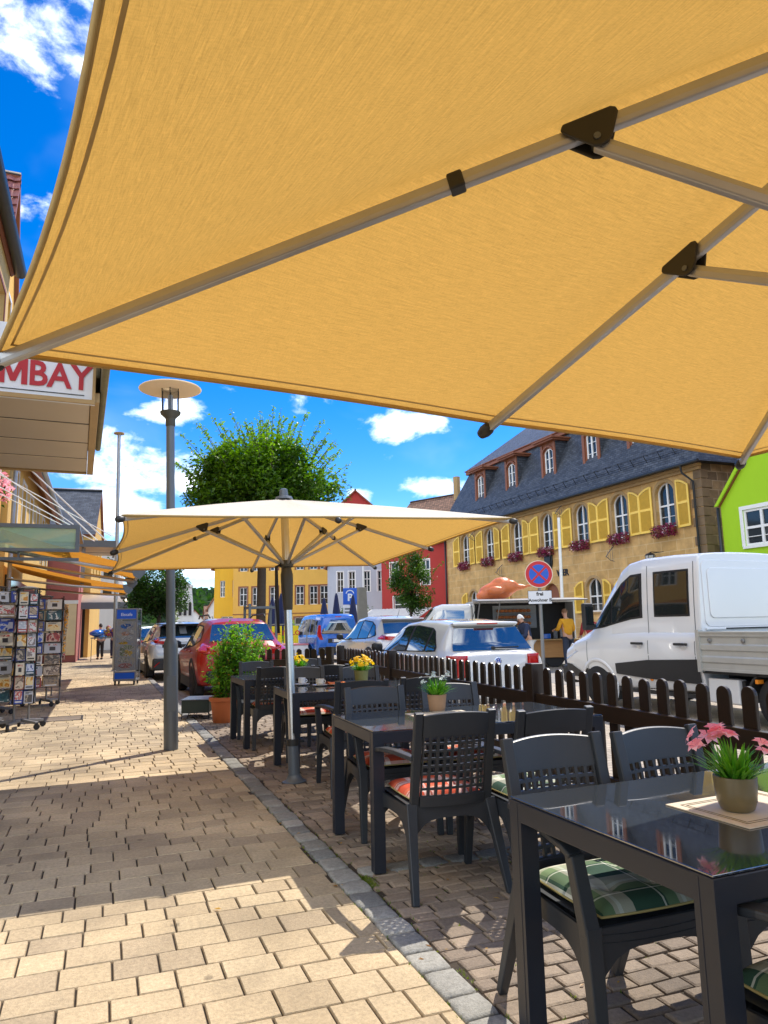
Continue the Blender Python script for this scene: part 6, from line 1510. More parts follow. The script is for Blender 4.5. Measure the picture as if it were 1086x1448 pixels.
for s in (-1, 1):
    fr = [(1.16, 1.45, 2.07), (1.35, 1.43, 2.05), (1.58, 1.39, 1.93), (1.8, 1.35, 1.75), (2.0, 1.31, 1.58), (2.26, 1.28, 1.37)]
    side_patch(B, [(1.1, 1.42, 2.1), *[(y, a - .03, b + .04) for y, a, b in fr[1:-1]], (2.36, 1.24, 1.3)], s, .003).build('window_surround', K['black'], t, smooth=True)
    side_patch(B, fr[:4], s, .008).build('front_door_window', K['vanglass'], t, smooth=True); side_patch(B, [(1.84, 1.34, 1.7), (2.0, 1.31, 1.55), (2.24, 1.28, 1.37)], s, .008).build('quarter_window', K['vanglass'], t, smooth=True)
    side_patch(B, [(.18, 1.43, 2.1), (.86, 1.43, 2.1)], s, .004).build('rear_door_seal', K['black'], t, smooth=True); side_patch(B, [(.21, 1.46, 2.07), (.83, 1.46, 2.07)], s, .009).build('rear_door_window', K['vanglass'], t, smooth=True)
    for y in (.09, .98, 2.4):          # shut lines
        q = MB()
        for k in range(12):
            z0, z1 = lerp(.5, 2.2 if y < 2 else 1.1, k / 12), lerp(.5, 2.2 if y < 2 else 1.1, (k + 1) / 12); q.face([(s * B.side(y, z0, .003), y, z0), (s * B.side(y + .012, z0, .003), y + .012, z0), (s * B.side(y + .012, z1, .003), y + .012, z1), (s * B.side(y, z1, .003), y, z1)])
        q.build('shut_line', K['lampgrey'], t)
    side_patch(B, [(.04, .5, .84), (.96, .52, .8), (1.0, .52, .8), (1.72, .56, .72)], s, .016).build('side_moulding', K['carblack'], t, smooth=True)
    side_patch(B, [(2.62, .46, .56), (2.85, .46, .66), (3.06, .46, .68)], s, .012).build('front_cladding', K['carblack'], t, smooth=True)
    for y in (.2, 1.06): q = MB(); q.bar((s * B.side(y, 1.03, .035), y, 1.04), (s * B.side(y + .24, 1.03, .035), y + .24, 1.04), .035, .035); q.build('door_handle', K['carblack'], t, bevel=.008)
    for y in (.27, 1.13): q = MB(); q.lathe([(.055, 0), (.05, .004), (.001, .001)], 16, (s * B.side(y, 1.0, .001), y + .03, 1.01), M=Matrix(((0, 0, s), (1, 0, 0), (0, 1, 0)))); q.build('handle_cup', K['p_van'], t, smooth=True)
    q = MB(); q.bx(*sorted((s * 1.03, s * 1.22)), 2.1, 2.2, 1.24, 1.68); q.bar((s * .95, 2.18, 1.3), (s * 1.08, 2.16, 1.33), .06, .08); q.build('mirror', K['carblack'], t, bevel=.05, seg=3)
    q = MB(); q.bx(*sorted((s * 1.05, s * 1.2)), 2.092, 2.099, 1.32, 1.62); q.build('mirror_glass', K['vanglass'], t)
    wheel(t, s * .86, 2.18, .345, .22, s); wheel(t, s * .86, -1.15, .345, .22, s)
    q = MB(); q.prism([(2.66, .88), (3.02, .72), (3.05, .86), (2.86, 1.02)], lambda u, v, d: (s * (B.side(u, min(v, B.at(u)[1] - .01), 0) + d), u, v), -.02, .012); q.build('headlight', K['clearlamp'], t, bevel=.01)
    q = MB(); q.lathe([(.03, 0), (.03, .012)], 12, (s * B.side(.98, .52, 0), .98, .52), M=Matrix(((0, 0, s), (1, 0, 0), (0, 1, 0)))); q.build('marker_light', K['orange_lamp'], t)
arch(t, B, 2.18, .345, .985, K['p_van'], clad=.05)
end_patch(B, 1.33, 2.16, 2.45, 1.55, .84, .82).build('windscreen', K['vanglass'], t, smooth=True)
q = MB(); q.bx(-.9, .9, 3.04, 3.22, .32, .64); q.build('bumper', K['carblack'], t, bevel=.06, seg=3)
for s in (-1, 1):
    q = MB(); rows = []
    for z, o in ((.72, 0), (.8, 0), (.82, .018), (.88, .018), (.9, 0), (.96, 0), (.98, .018), (1.04, .018), (1.06, 0), (1.14, 0), (1.16, .02), (1.2, .02)): rows.append([(s * (1.03 + o), y, z) for y in (-3.3, -.02)])
    q.grid(rows); q.bx(*sorted((s * .99, s * 1.045)), -3.3, -.02, .7, .73); q.bx(*sorted((s * .99, s * 1.06)), -3.3, -.02, 1.2, 1.22); q.bx(*sorted((s * .98, s * 1.065)), -.06, -.005, .68, 1.24); q.build('drop_side', K['bedalu'] if 'bedalu' in K else K.setdefault('bedalu', mat('bed_aluminium', (.48, .48, .45), .42, .35, .12, 6)), t, solid=.004)
    q = MB()
    for y in (-.22, -.75, -1.3, -1.85, -2.4): q.lathe([(.03, 0), (.026, .012), (.008, .014)], 12, (s * 1.045, y, 1.1), M=Matrix(((0, 0, s), (1, 0, 0), (0, 1, 0))))
    q.build('latch', K['steel'], t, smooth=True)
    q = MB(); q.bx(*sorted((s * .9, s * 1.0)), -.16, -.07, .84, 1.14); q.build('corner_slot', K['black'], t)
    q = MB(); q.bar((s * .98, -.9, .6), (s * .98, -.86, .6), .1, .05); q.build('side_reflector', K['orange_lamp'], t)
    q = MB(); pts = [(-1.15 + .46 * math.cos(PI * k / 14), .36 + .42 * math.sin(PI * k / 14)) for k in range(15)]; pin = [(-1.15 + .43 * math.cos(PI * k / 14), .36 + .39 * math.sin(PI * k / 14)) for k in range(15)]
    q.prism(pts + pin[::-1], lambda u, v, d: (s * (.74 + d), u, v), 0, .26); q.build('mudguard', K['carblack'], t)
q = MB(); q.bx(-1.0, 1.0, -3.3, -.02, .66, .699); q.build('bed_floor', K['carblack'], t)
q = MB(); q.bx(-.5, -.38, -3.2, .3, .42, .62); q.bx(.38, .5, -3.2, .3, .42, .62); q.bx(-.9, -.55, -.6, -.1, .3, .58); q.build('chassis', K['carblack'], t)
q = MB(); q.bx(-.96, -.8, -.55, -.06, .28, .6); q.build('storage_box', K['p_van'], t, bevel=.02)
q = MB(); q.bx(-.95, -.93, -.02, 1.7, .3, .36); q.build('side_step', K['carblack'], t)

# food truck with the roast chicken
FR = math.atan2(-.369, .929)
t = thing('food_truck', 'white food truck with an open dark serving hatch and wooden counter front', 'food truck', (12.2, 18.95, GZ), FR)
q = MB(); q.bx(-1.66, 1.5, 0, 1.9, 1.98, 2.06); q.bx(-1.66, 1.5, 1.85, 1.9, .35, 1.98); q.bx(-1.66, -1.6, 0.02, 1.85, .35, 1.98); q.bx(1.45, 1.5, .02, 1.85, .35, 1.98); q.bx(-1.6, 1.7, .02, 1.85, .35, .42); q.build('body', K['p_white'], t, bevel=.01)
q = MB(); q.bx(-1.6, 1.7, -.03, .0, .3, .82)
q.build('counter_front', K['ctr'] if 'ctr' in K else K.setdefault('ctr', woodmat('honey_boards', (.3, .14, .04), (.5, .26, .08), .5, 0)), t, bevel=.005)
q = MB(); q.bx(-1.62, 1.72, -.22, .2, .821, .86); q.build('counter_top', K['stonetrim'], t, bevel=.01)
q = MB(); q.prism([(-1.3, 1.99), (.0, 2.07), (.0, 2.11), (-1.32, 2.03)], lambda u, v, d: (d, u, v), -1.66, 1.55); q.build('hatch_flap', K['steel'], t, bevel=.008)
for x in (-1.55, -.95, 1.5): q = MB(); q.tube([(x, -1.2 if x > 1 else -.9, 2.0), (x, -.02, 1.3 if x < 1 else .0)], .02, 8); q.build('strut', K['alu'], t)
q = MB(); q.bx(-1.6, 1.7, 1.0, 1.04, .42, 1.97); q.build('back_panel', K['black'], t)
q = MB()
for k in range(3):
    for i in range(9):
        x = -.75 + i * .12; z = 1.35 + k * .2; q.lathe([(.02, -.07), (.055, -.03), (.05, .04), (.02, .07)], 8, (x, .75, z), M=Matrix.Rotation(PI / 2, 3, 'Y'))
q.build('roasting_chickens', mat('roast_skin', (.42, .13, .03), .4, 0, .35, 14), t, smooth=True)
q = MB(); q.bx(-.9, .5, .98, .995, 1.2, 1.92)
for z in (1.25, 1.45, 1.65): q.tube([(-.85, .75, z), (.45, .75, z)], .012, 6)
q.build('grill', K['steel'], t)
for nm, x, w_, z1, m_ in (('drinks_can', .86, .12, 1.1, 'lampgrey'), ('bottle', 1.05, .1, 1.18, 'steel'), ('napkin_box', .6, .22, 1.02, 'p_blue'), ('coffee_machine', 1.2, .16, 1.3, 'black')):
    q = MB(); q.bx(x - w_ / 2, x + w_ / 2, .0, w_, .862, z1); q.build(nm, K[m_], t, bevel=.02)
# cab
cb = Body([(0, .35, 1.0, 1.94, .86, .94, .8), (.05, .32, 1.0, 1.98, .88, .95, .84), (.9, .3, 1.0, 1.98, .88, .95, .84), (1.15, .3, 1.0, 1.9, .88, .95, .82), (1.75, .3, .98, 1.16, .88, .94, .8), (2.05, .34, .86, .96, .82, .88, .7), (2.2, .42, .7, .78, .7, .76, .6)])
cm = cb.mesh(60); Mr_ = Matrix.Rotation(PI / 2, 3, 'Z')
def cabify(mb): mb.v = [tuple(Mr_ @ V(p) + V((-1.67, .95, 0))) for p in mb.v]; return mb
cabo = cabify(cm).build('cab', K['p_white'], t, smooth=True, weld=True, sharp=55)
for s in (-1, 1): cabify(side_patch(cb, [(.25, 1.05, 1.78), (.9, 1.05, 1.8), (1.1, 1.05, 1.74), (1.5, 1.05, 1.32)], s, .008)).build('side_window', K['carglass'], cabo, smooth=True)
cabify(end_patch(cb, 1.2, 1.84, 1.76, 1.12, .98, .95)).build('windscreen', K['carglass'], cabo, smooth=True)
for s in (-1, 1):
    for y in (1.35, -1.9):
        wm = MB(); n = 24; wm.lathe([(.2, -.1), (.32, -.1), (.33, -.05), (.33, .05), (.32, .1), (.2, .1)], n, (-1.67 - y if y > 0 else .8, .95 - s * .82, .33), M=Matrix.Rotation(PI / 2, 3, 'X')); wm.build('wheel', K['tyre'], t, smooth=True, sharp=50)
# roast chicken figure: one sculpted surface
ck = bpy.data.metaballs.new('roast_chicken'); ck.resolution = .06; ck.render_resolution = .06
def el(x, y, z, r, sx=1, sy=1, sz=1):
    e = ck.elements.new(type='ELLIPSOID'); e.co = (x, y, z); e.radius = r * 1.5; e.size_x, e.size_y, e.size_z = sx, sy, sz
el(.0, 0, .3, .4, 1.35, .95, .8); el(-.35, 0, .22, .3, 1.2, 1.0, .7); el(.3, -.3, .38, .22, 1.3, .8, 1); el(.3, .3, .38, .22, 1.3, .8, 1); el(.62, -.3, .36, .13, 1.6, .7, .7); el(.62, .3, .36, .13, 1.6, .7, .7); el(-.2, -.42, .26, .18, 1.5, .6, .8); el(-.2, .42, .26, .18, 1.5, .6, .8); el(.9, -.3, .4, .07, 1.8, .8, .8); el(.9, .3, .4, .07, 1.8, .8, .8); el(-.6, -.2, .12, .18, 1.2, .9, .7); el(.1, 0, .56, .2, 1.4, 1, .6)
mo_ = bpy.data.objects.new('mb_tmp', ck); C.objects.link(mo_); bpy.context.view_layer.update()
dg = bpy.context.evaluated_depsgraph_get(); me = bpy.data.meshes.new_from_object(mo_.evaluated_get(dg)); C.objects.unlink(mo_); bpy.data.objects.remove(mo_)
me.materials.clear(); me.materials.append(mat('roast_orange', (.62, .16, .045), .38, 0, .25, 5, .5, 16)); me.polygons.foreach_set('use_smooth', [True] * len(me.polygons))
o = bpy.data.objects.new('roast_chicken_figure', me); C.objects.link(o); o.location = V((11.75, 19.75, GZ + 2.09)); o.rotation_euler = (0, 0, FR); o.scale = (1.0, 1.0, 1.08)
tag(o, 'giant orange roast chicken figure lying on the food truck roof', 'figure')

# ------------------------------------------------------------------ people
def skin_obj(name, joints, edges, mats, parent, sub=2, root=0):
    me = bpy.data.meshes.new(name); me.from_pydata([j[0] for j in joints], edges, []); me.materials.append(mats)
    o = bpy.data.objects.new(name, me); C.objects.link(o); o.parent = parent
    md = o.modifiers.new('K', 'SKIN'); md.use_smooth_shade = True
    for i, j in enumerate(joints):
        sv = me.skin_vertices[0].data[i]; sv.radius = j[1] if isinstance(j[1], tuple) else (j[1], j[1]); sv.use_root = i == root
    s2 = o.modifiers.new('U', 'SUBSURF'); s2.levels = sub; s2.render_levels = sub
    return o
def person(label, loc, rz, shirt, trousers, hair, bend, arm_l, arm_r, h=1.0, grp=None, hairlen=1):
    t = thing('person', label, 'person', loc, rz, grp); t.scale = (h, h, h)
    cb_, sb_ = math.cos(bend), math.sin(bend)
    def up_(x, y, z): z -= .95; return (x, y * cb_ + z * sb_, .95 + z * cb_ - y * sb_)      # +y is forward
    hd = up_(0, .03, 1.60)
    J = [((0, 0, .95), (.15, .11)), (up_(0, .0, 1.15), (.14, .1)), (up_(0, -.01, 1.36), (.17, .11)), (up_(0, 0, 1.47), (.06, .06)), (up_(0, .01, 1.53), (.055, .055)), (up_(0, .02, 1.6), (.075, .095)), (up_(0, .02, 1.7), (.072, .09)), (up_(0, .015, 1.75), (.03, .04))]
    E = [(0, 1), (1, 2), (2, 3), (3, 4), (4, 5), (5, 6), (6, 7)]
    for s, (el_, wr_) in ((-1, arm_l), (1, arm_r)):
        b = len(J); J += [(up_(s * .19, -.01, 1.4), .055), (up_(s * el_[0], el_[1], el_[2]), .042), (up_(s * wr_[0], wr_[1], wr_[2]), .03), (up_(s * wr_[0], wr_[1] + .07, wr_[2] - .02), (.034, .018))]; E += [(2, b), (b, b + 1), (b + 1, b + 2), (b + 2, b + 3)]
    for s in (-1, 1):
        b = len(J); J += [((s * .09, 0, .88), .085), ((s * .1, .02, .48), .06), ((s * .1, -.02, .09), .042), ((s * .1, .12, .04), (.045, .035))]; E += [(0, b), (b, b + 1), (b + 1, b + 2), (b + 2, b + 3)]
    body = skin_obj('body', J, E, K['skin'], t)
    S_ = [((0, 0, .93), (.175, .135)), (up_(0, .0, 1.15), (.165, .125)), (up_(0, -.01, 1.36), (.195, .13)), (up_(0, 0, 1.45), (.085, .08))]; SE = [(0, 1), (1, 2), (2, 3)]
    for s, (el_, wr_) in ((-1, arm_l), (1, arm_r)):
        b = len(S_); a, c = V((s * el_[0], el_[1], el_[2])), V((s * wr_[0], wr_[1], wr_[2])); e2 = a.lerp(c, .75)
        S_ += [(up_(s * .195, -.01, 1.4), .075), (up_(*a), .06), (up_(*e2), .05)]; SE += [(2, b), (b, b + 1), (b + 1, b + 2)]
    skin_obj('shirt', S_, SE, shirt, t)
    T_ = [((0, 0, .98), (.165, .125))]; TE = []
    for s in (-1, 1): b = len(T_); T_ += [((s * .09, 0, .86), .105), ((s * .1, .02, .48), .08), ((s * .1, -.02, .1), .065)]; TE += [(0, b), (b, b + 1), (b + 1, b + 2)]
    skin_obj('trousers', T_, TE, trousers, t)
    for s in (-1, 1): q = MB(); q.lathe([(.03, -.1), (.05, -.06), (.05, .08), (.03, .13)], 12, (s * .1, .05, .045), sx=1, sy=.8, M=Matrix.Rotation(-PI / 2, 3, 'X')); q.build('shoe', K['black'], t, smooth=True)
    q = MB(); rows = []
    for k in range(9):
        a = -.1 * 0 + PI / 2 * k / 8; r_ = math.cos(a)
        rows.append([up_(.088 * r_ * math.cos(b), -.005 + .108 * r_ * math.sin(b) + .012, 1.645 + .125 * math.sin(a) - (.07 * hairlen * max(0, -math.sin(b)) * (1 - k / 8))) for b in [2 * PI * j / 20 for j in range(20)]])
    q.grid(rows, close=True); q.build('hair', hair, t, smooth=True)
    # face: eyes, nose, mouth, ears
    q = MB()
    for s in (-1, 1): q.lathe([(.002, -.011), (.011, -.004), (.011, .004), (.002, .011)], 8, up_(s * .032, .108, 1.645))
    q.build('eyes', K['black'], t, smooth=True)
    q = MB(); q.lathe([(.004, .03), (.014, -.005), (.003, -.014)], 8, up_(0, .118, 1.62)); 
    for s in (-1, 1): q.lathe([(.006, -.03), (.014, 0), (.016, .02), (.004, .03)], 8, up_(s * .082, .015, 1.63))
    q.build('nose_and_ears', K['skin'], t, smooth=True)
    q = MB(); q.bar(up_(-.024, .108, 1.575), up_(.024, .108, 1.575), .01, .012); q.build('mouth', K['redlip'], t)
    # hands: palm, four fingers and a thumb on each wrist
    for s, (el_, wr_) in ((-1, arm_l), (1, arm_r)):
        q = MB(); w = V(up_(s * wr_[0], wr_[1] + .05, wr_[2] - .02)); f_ = V((0, .8, -.5)).normalized()
        for k, ln in enumerate((.055, .065, .062, .05)):
            b0 = w + V(((k - 1.5) * .017, .03, 0)); q.tube([b0, b0 + f_ * ln * .55, b0 + (f_ + V((0, -.3, -.6))).normalized() * ln], [.009, .008, .006], 6)
        b0 = w + V((-s * .03, .0, 0)); q.tube([b0, b0 + V((-s * .02, .03, 0)), b0 + V((-s * .02, .055, -.01))], [.011, .009, .007], 6); q.build('fingers', K['skin'], t, smooth=True)
K['redlip'] = mat('lips', (.4, .14, .1), .5, 0, .05)
cl = lambda n, c: mat(n, c, .9, 0, .18, 10, .2, 60)
hg = lambda n, c: mat(n, c, .7, 0, .25, 40, .4, 120)
person('man with a shaved head in a mustard yellow pullover waiting at the food truck counter', (12.78, 17.7, GZ), FR + .45, cl('mustard_pullover', (.62, .3, .015)), cl('dark_jeans', (.03, .04, .07)), hg('cropped_hair', (.25, .13, .07)), .12, ((.26, .1, 1.16), (.2, .3, 1.2)), ((.26, .0, 1.14), (.22, .25, 1.1)), 1.0, hairlen=.2)
person('white haired elderly person in a navy jacket leaning forward beside the food truck', (11.3, 17.5, GZ), FR + 1.9, cl('navy_jacket', (.02, .03, .07)), cl('pale_trousers', (.6, .58, .55)), hg('white_hair', (.7, .68, .65)), .36, ((.25, .2, 1.15), (.12, .36, 1.2)), ((.25, .2, 1.13), (.1, .38, 1.16)), .94, hairlen=1)
person('distant person in a dark red top just behind the pickup mirror', (12.95, 16.9, GZ), FR + .2, cl('dark_red_top', (.25, .015, .02)), cl('grey_trousers', (.12, .12, .13)), hg('brown_hair', (.06, .035, .02)), .05, ((.25, .02, 1.15), (.22, .2, 1.05)), ((.25, .0, 1.12), (.24, .15, .98)), .93)
G_ = 'passers-by by the far cafe'
person('tiny distant person in a bright blue top near the cafe front at the far left', (-.05, 35.2, 0), .3, cl('blue_top', (.02, .2, .55)), cl('black_trousers', (.02, .02, .02)), hg('dark_hair', (.03, .02, .015)), .05, ((.25, .05, 1.15), (.2, .2, 1.05)), ((.25, 0, 1.12), (.24, .1, .95)), .92)
person('tiny distant person in a dark purple top near the cafe front at the far left', (.55, 36.2, 0), -.2, cl('purple_top', (.06, .02, .13)), cl('navy_trousers', (.02, .02, .05)), hg('black_hair', (.02, .015, .012)), .05, ((.25, .05, 1.15), (.2, .2, 1.05)), ((.25, 0, 1.12), (.24, .1, .95)), .95)

# ------------------------------------------------------------------ signs and posts
t = thing('no_stopping_sign', 'round red and blue no stopping sign with a white plate below on a grey post', 'road sign', (6.96, 10.37, GZ), -R(33))
q = MB(); q.tube([(0, 0, 0), (0, 0, 2.42)], .03, 14); q.build('post', K['steel'], t, smooth=True, sharp=40)
K['s_blue'] = mat('sign_blue', (.01, .1, .55), .35, 0, .12, 5); K['s_red'] = mat('sign_red_face', (.55, .012, .02), .35, 0, .08, 6); K['s_cream'] = mat('sign_rim', (.75, .66, .52), .45, 0, .08, 9)
MX = Matrix.Rotation(PI / 2, 3, 'X'); zc = 2.2
q = MB(); q.lathe([(.235, 0), (.235, .018)], 48, (0, -.035, zc), M=MX); d_ = q.build('disc', K['s_cream'], t)
q = MB(); q.lathe([(.222, 0), (.222, .002)], 48, (0, -.0532, zc), M=MX); q.build('red_ring', K['s_red'], d_)
q = MB(); q.lathe([(.165, 0), (.165, .002)], 48, (0, -.0554, zc), M=MX); q.build('blue_field', K['s_blue'], d_)
q = MB()
for s in (-1, 1): q.bar((-.12, -.0592, zc + s * .12), (.12, -.0592 - .0006 * s, zc - s * .12), .034, .003, (0, 1, 0))
q.build('red_cross', K['s_red'], d_)
q = MB(); q.bx(-.2, .2, -.05, -.036, 1.69, 1.92); p_ = q.build('plate', K['signwhite'], t, bevel=.004)
q = MB()
for a in ((-.2, .2, 1.69, 1.696), (-.2, .2, 1.914, 1.92), (-.2, -.194, 1.696, 1.914), (.194, .2, 1.696, 1.914)): q.bx(a[0], a[1], -.0525, -.0502, a[2], a[3])
q.build('plate_border', K['black'], p_)
font('frei', .085, p_, K['black'], plane_M((.0, -.0505, 1.86), (1, 0, 0), (0, 0, 1)), ext=.001, bold=.003); font('Anwohner B', .075, p_, K['black'], plane_M((0, -.0505, 1.755), (1, 0, 0), (0, 0, 1)), ext=.001, bold=.002)
t = thing('parking_sign', 'blue square parking sign with a white symbol and small plate beside the grey stele', 'road sign', (11.9, 35, GZ), -R(20))
q = MB(); q.tube([(0, 0, 0), (0, 0, 3.35)], .035, 10); q.build('post', K['steel'], t)
q = MB(); q.bx(-.36, .36, -.06, -.035, 2.45, 3.3); p_ = q.build('sign_plate', K['s_blue'], t, bevel=.02)
font('P', .5, p_, K['signwhite'], plane_M((.0, -.061, 2.8), (1, 0, 0), (0, 0, 1)), ext=.004, bold=.02)
q = MB(); pts = arc_pts(-.2, .2, 2.98, .16, 8)
for a, b in zip(pts, pts[1:]): q.bar((a[0], -.064, a[1] + .04), (b[0], -.064, b[1] + .04), .05, .006, (0, 1, 0))
q.build('roof_symbol', K['signwhite'], p_)
q = MB(); q.bx(-.36, .36, -.06, -.035, 1.75, 2.4); p_ = q.build('info_plate', K['signwhite'], t, bevel=.01)
q = MB()
for k in range(3): q.bx(-.28, .28, -.064, -.0605, 1.85 + k * .17, 1.93 + k * .17)
q.build('text_bars', K['lampgrey'], p_)
t = thing('stone_stele', 'tall tapering grey stone stele between the parking sign and the pale blue house', 'stele', (13.6, 38, GZ)); q = MB(); q.box((0, 0, 1.75), (.46, .46, 3.5), 0, None, 1.5); q.build('shaft', K['stonetrim'] if False else mat('grey_stone', (.2, .19, .16), .9, 0, .2, 4, .3, 30), t, bevel=.02)
q = MB(); q.bx(-.55, .55, -.55, .55, 0, .2); q.build('plinth', K['concrete'], t, bevel=.02)
def pole_(label, x, y, z0, h, r, m_, cap, lean=0):
    t = thing('flagpole', label, 'flagpole', (x, y, z0)); t.rotation_euler = (0, R(lean), 0)
    q = MB(); q.tube([(0, 0, 0), (0, 0, h)], [r * 1.2, r], 14); q.build('pole', m_, t, smooth=True, sharp=40)
    q = MB(); q.lathe([(r, h), (cap, h + .03), (cap, h + .07), (r, h + .1)], 16); q.build('cap', K['stonetrim'], t, smooth=True, sharp=40); q = MB(); q.lathe([(r * 3, 0), (r * 3, .05), (r * 1.4, .12)], 16); q.build('foot', K['steel'], t, smooth=True)
pole_('slim grey flagpole with a flat cap rising left of the street lamp', .42, 25, GZ, 7.95, .055, K['alu'], .17, -1)
pole_('white flagpole in front of the sandstone building shutters', 16.4, 23, GZ, 5.4, .055, K['white'], .07, 1)
pole_('thin white pole before the deep red house', 15.0, 41.5, GZ, 6.2, .05, K['white'], .05)
pole_('slender lamp standard in front of the orange house windows', 12.5, 52, GZ, 3.3, .05, K['lampgrey'], .2)

# closed navy parasols of the far cafe
def closed(x, y, h, label):
    t = thing('closed_parasol', label, 'parasol', (x, y, GZ), 0, 'closed navy parasols at the far cafe')
    q = MB(); q.tube([(0, 0, 0), (0, 0, h)], .03, 8); q.build('pole', K['steel'], t)
    q = MB(); rows = []
    for z, r in ((.95, .12), (1.0, .2), (1.5, .21), (2.0, .17), (h - .15, .07), (h, .03)): rows.append([(r * (1 + .22 * math.cos(5 * a)) * math.cos(a), r * (1 + .22 * math.cos(5 * a)) * math.sin(a), z) for a in [2 * PI * j / 30 for j in range(30)]])
    q.grid(rows, close=True); q.build('cloth', K['navy'], t, smooth=True)
    q = MB(); q.lathe([(.05, 0), (.3, .0), (.3, .08), (.05, .1)], 14); q.build('foot', K['concrete'], t)
K['navy'] = mat('navy_cloth', (.012, .02, .075), .85, 0, .2, 5)
for x, y, h, lb in ((7.6, 34, 2.8, 'closed navy parasol left of the parasol pole, the leftmost above the yellow banners'), (8.1, 34.3, 3.0, 'closed navy parasol just left of the parasol pole above the red lettering'), (10.2, 34, 2.75, 'closed navy parasol behind the left roof corner of the blue van'), (10.9, 34.2, 3.0, 'closed navy parasol above the middle of the blue van roof'), (11.75, 34.1, 2.9, 'closed navy parasol directly under the parking sign')): closed(x, y, h, lb)
# banners of the market stall
t = thing('market_stall', 'low market stall with two yellow banners in red lettering and a pink front', 'market stall', (6.55, 27.5, GZ), -R(14))
K['bannery'] = mat('yellow_banner', (.78, .62, .01), .6, 0, .06, 6); K['pinkpanel'] = mat('pink_panel', (.6, .22, .25), .6, 0, .2, 3)
for x0, x1, tx in ((-.52, -.02, 'Salat'), (.06, .62, 'ITALO')):
    q = MB(); q.bx(x0, x1, -.05, -.02, .75, 1.42); b_ = q.build('banner', K['bannery'], t); font(tx, .2 if tx == 'Salat' else .24, b_, K['s_red'], plane_M(((x0 + x1) / 2, -.052, 1.14), (1, 0, 0), (0, 0, 1)), ext=.002, bold=.006)
q = MB(); q.bx(-.6, 1.0, -.02, .9, .0, .66); q.build('front_panel', K['signwhite'], t, bevel=.01); q = MB(); q.bx(-.62, 1.02, -.04, .92, .662, .72); q.build('counter', K['pinkpanel'], t, bevel=.01)
q = MB()
for x in (-.55, .95): q.bx(x - .02, x + .02, .0, .04, .72, 1.5)
q.bx(-.57, .97, .0, .04, 1.46, 1.5); q.build('frame', K['steel'], t)
# steel guard round the tree
t = thing('tree_guard', 'tall dark steel tree guard round the trunk behind the fence', 'tree guard', (3.8, 18.4, GZ))
for x, y in ((-.34, -.34), (.34, -.34), (.34, .34), (-.34, .34)): q = MB(); q.bx(x - .03, x + .03, y - .03, y + .03, 0, 1.98); q.build('post', K['lampgrey'], t)
q = MB()
for z in (1.86,): q.bx(-.3099, .3099, -.355, -.325, z, z + .06); q.bx(-.3099, .3099, .325, .355, z, z + .06); q.bx(-.355, -.325, -.31, .31, z, z + .06); q.bx(.325, .355, -.31, .31, z, z + .06)
q.build('hoop', K['lampgrey'], t)

# ------------------------------------------------------------------ display case and card stands
t = thing('display_case', 'tall rolling display case with a blue header and colourful pictures behind glass', 'display case', (.6, 18.7, 0), R(-14))
q = MB(); q.bx(-.26, .26, -.24, .24, .1, .15)
for x, y in ((-.26, -.24), (.23, -.24), (.23, .21), (-.26, .21)): q.bx(x, x + .03, y, y + .03, .15, 1.8)
q.bx(-.26, .26, -.24, .24, 1.8, 1.83); q.bx(-.229, .229, -.24, -.215, .3, .33); q.bx(-.229, .229, -.24, -.215, 1.55, 1.58); q.build('frame', K['steel'], t, bevel=.004)
q = MB(); q.bx(-.228, .228, -.232, -.216, 1.581, 1.798); h_ = q.build('header_board', K['s_blue'], t); font('Eiscafe', .1, h_, K['signwhite'], plane_M((0, -.234, 1.68), (1, 0, 0), (0, 0, 1)), ext=.001, bold=.001)
q = MB(); q.bx(-.228, .228, -.232, -.216, .152, .298); h_ = q.build('footer_board', K['s_blue'], t)
K['poster'] = blotchmat('printed_poster', [(.5, .5, .48), (.42, .43, .42), (.46, .46, .45), (.36, .4, .46), (.44, .45, .44), (.5, .46, .38), (.5, .49, .47)], 4, .4)
for y in (-.2, .2): q = MB(); q.bx(-.22, .22, y - .005, y + .005, .335, 1.545); q.build('poster', K['poster'], t)
for sgn_ in (-1,):
    for x, z, rx, rz_, c in ((.0, 1.4, .14, .06, (.03, .15, .5)), (-.02, 1.22, .1, .05, (.55, .3, .2)), (.02, 1.12, .13, .06, (.55, .56, .54)), (-.06, 1.0, .11, .035, (.65, .4, .03)), (.05, .9, .14, .05, (.4, .45, .25)), (.04, .76, .12, .08, (.6, .42, .1)), (-.05, .6, .15, .06, (.5, .5, .42)), (.0, .46, .16, .06, (.5, .22, .2)), (-.08, .8, .06, .12, (.28, .33, .2)), (.13, 1.25, .05, .07, (.5, .5, .5))):
        q = MB(); q.lathe([(1, 0), (1, .003)], 20, (x, -.2052 - .0004 * z, z), M=Matrix.Diagonal((rx, 1, rz_)) @ Matrix.Rotation(PI / 2, 3, 'X')); q.build('picture', blotchmat('ice_cream_print', [c, tuple(min(1, v * 1.35) for v in c), tuple(v * .6 for v in c), (.6, .58, .55)], 14, .4), t)
q = MB(); q.bx(-.225, .225, -.236, -.232, .332, 1.548); q.build('glass_front', K['lglass'], t); q = MB(); q.bx(-.25, -.245, -.2, .2, .16, 1.79); q.bx(.245, .25, -.2, .2, .16, 1.79); q.build('side_glass', K['lglass'], t)
for x in (-.22, .22):
    for y in (-.2, .2): q = MB(); q.lathe([(.04, -.015), (.045, 0), (.04, .015)], 14, (x, y, .045), M=Matrix.Rotation(PI / 2, 3, 'Y')); q.bx(x - .02, x + .02, y - .02, y + .02, .06, .099); q.build('caster', K['black'], t)
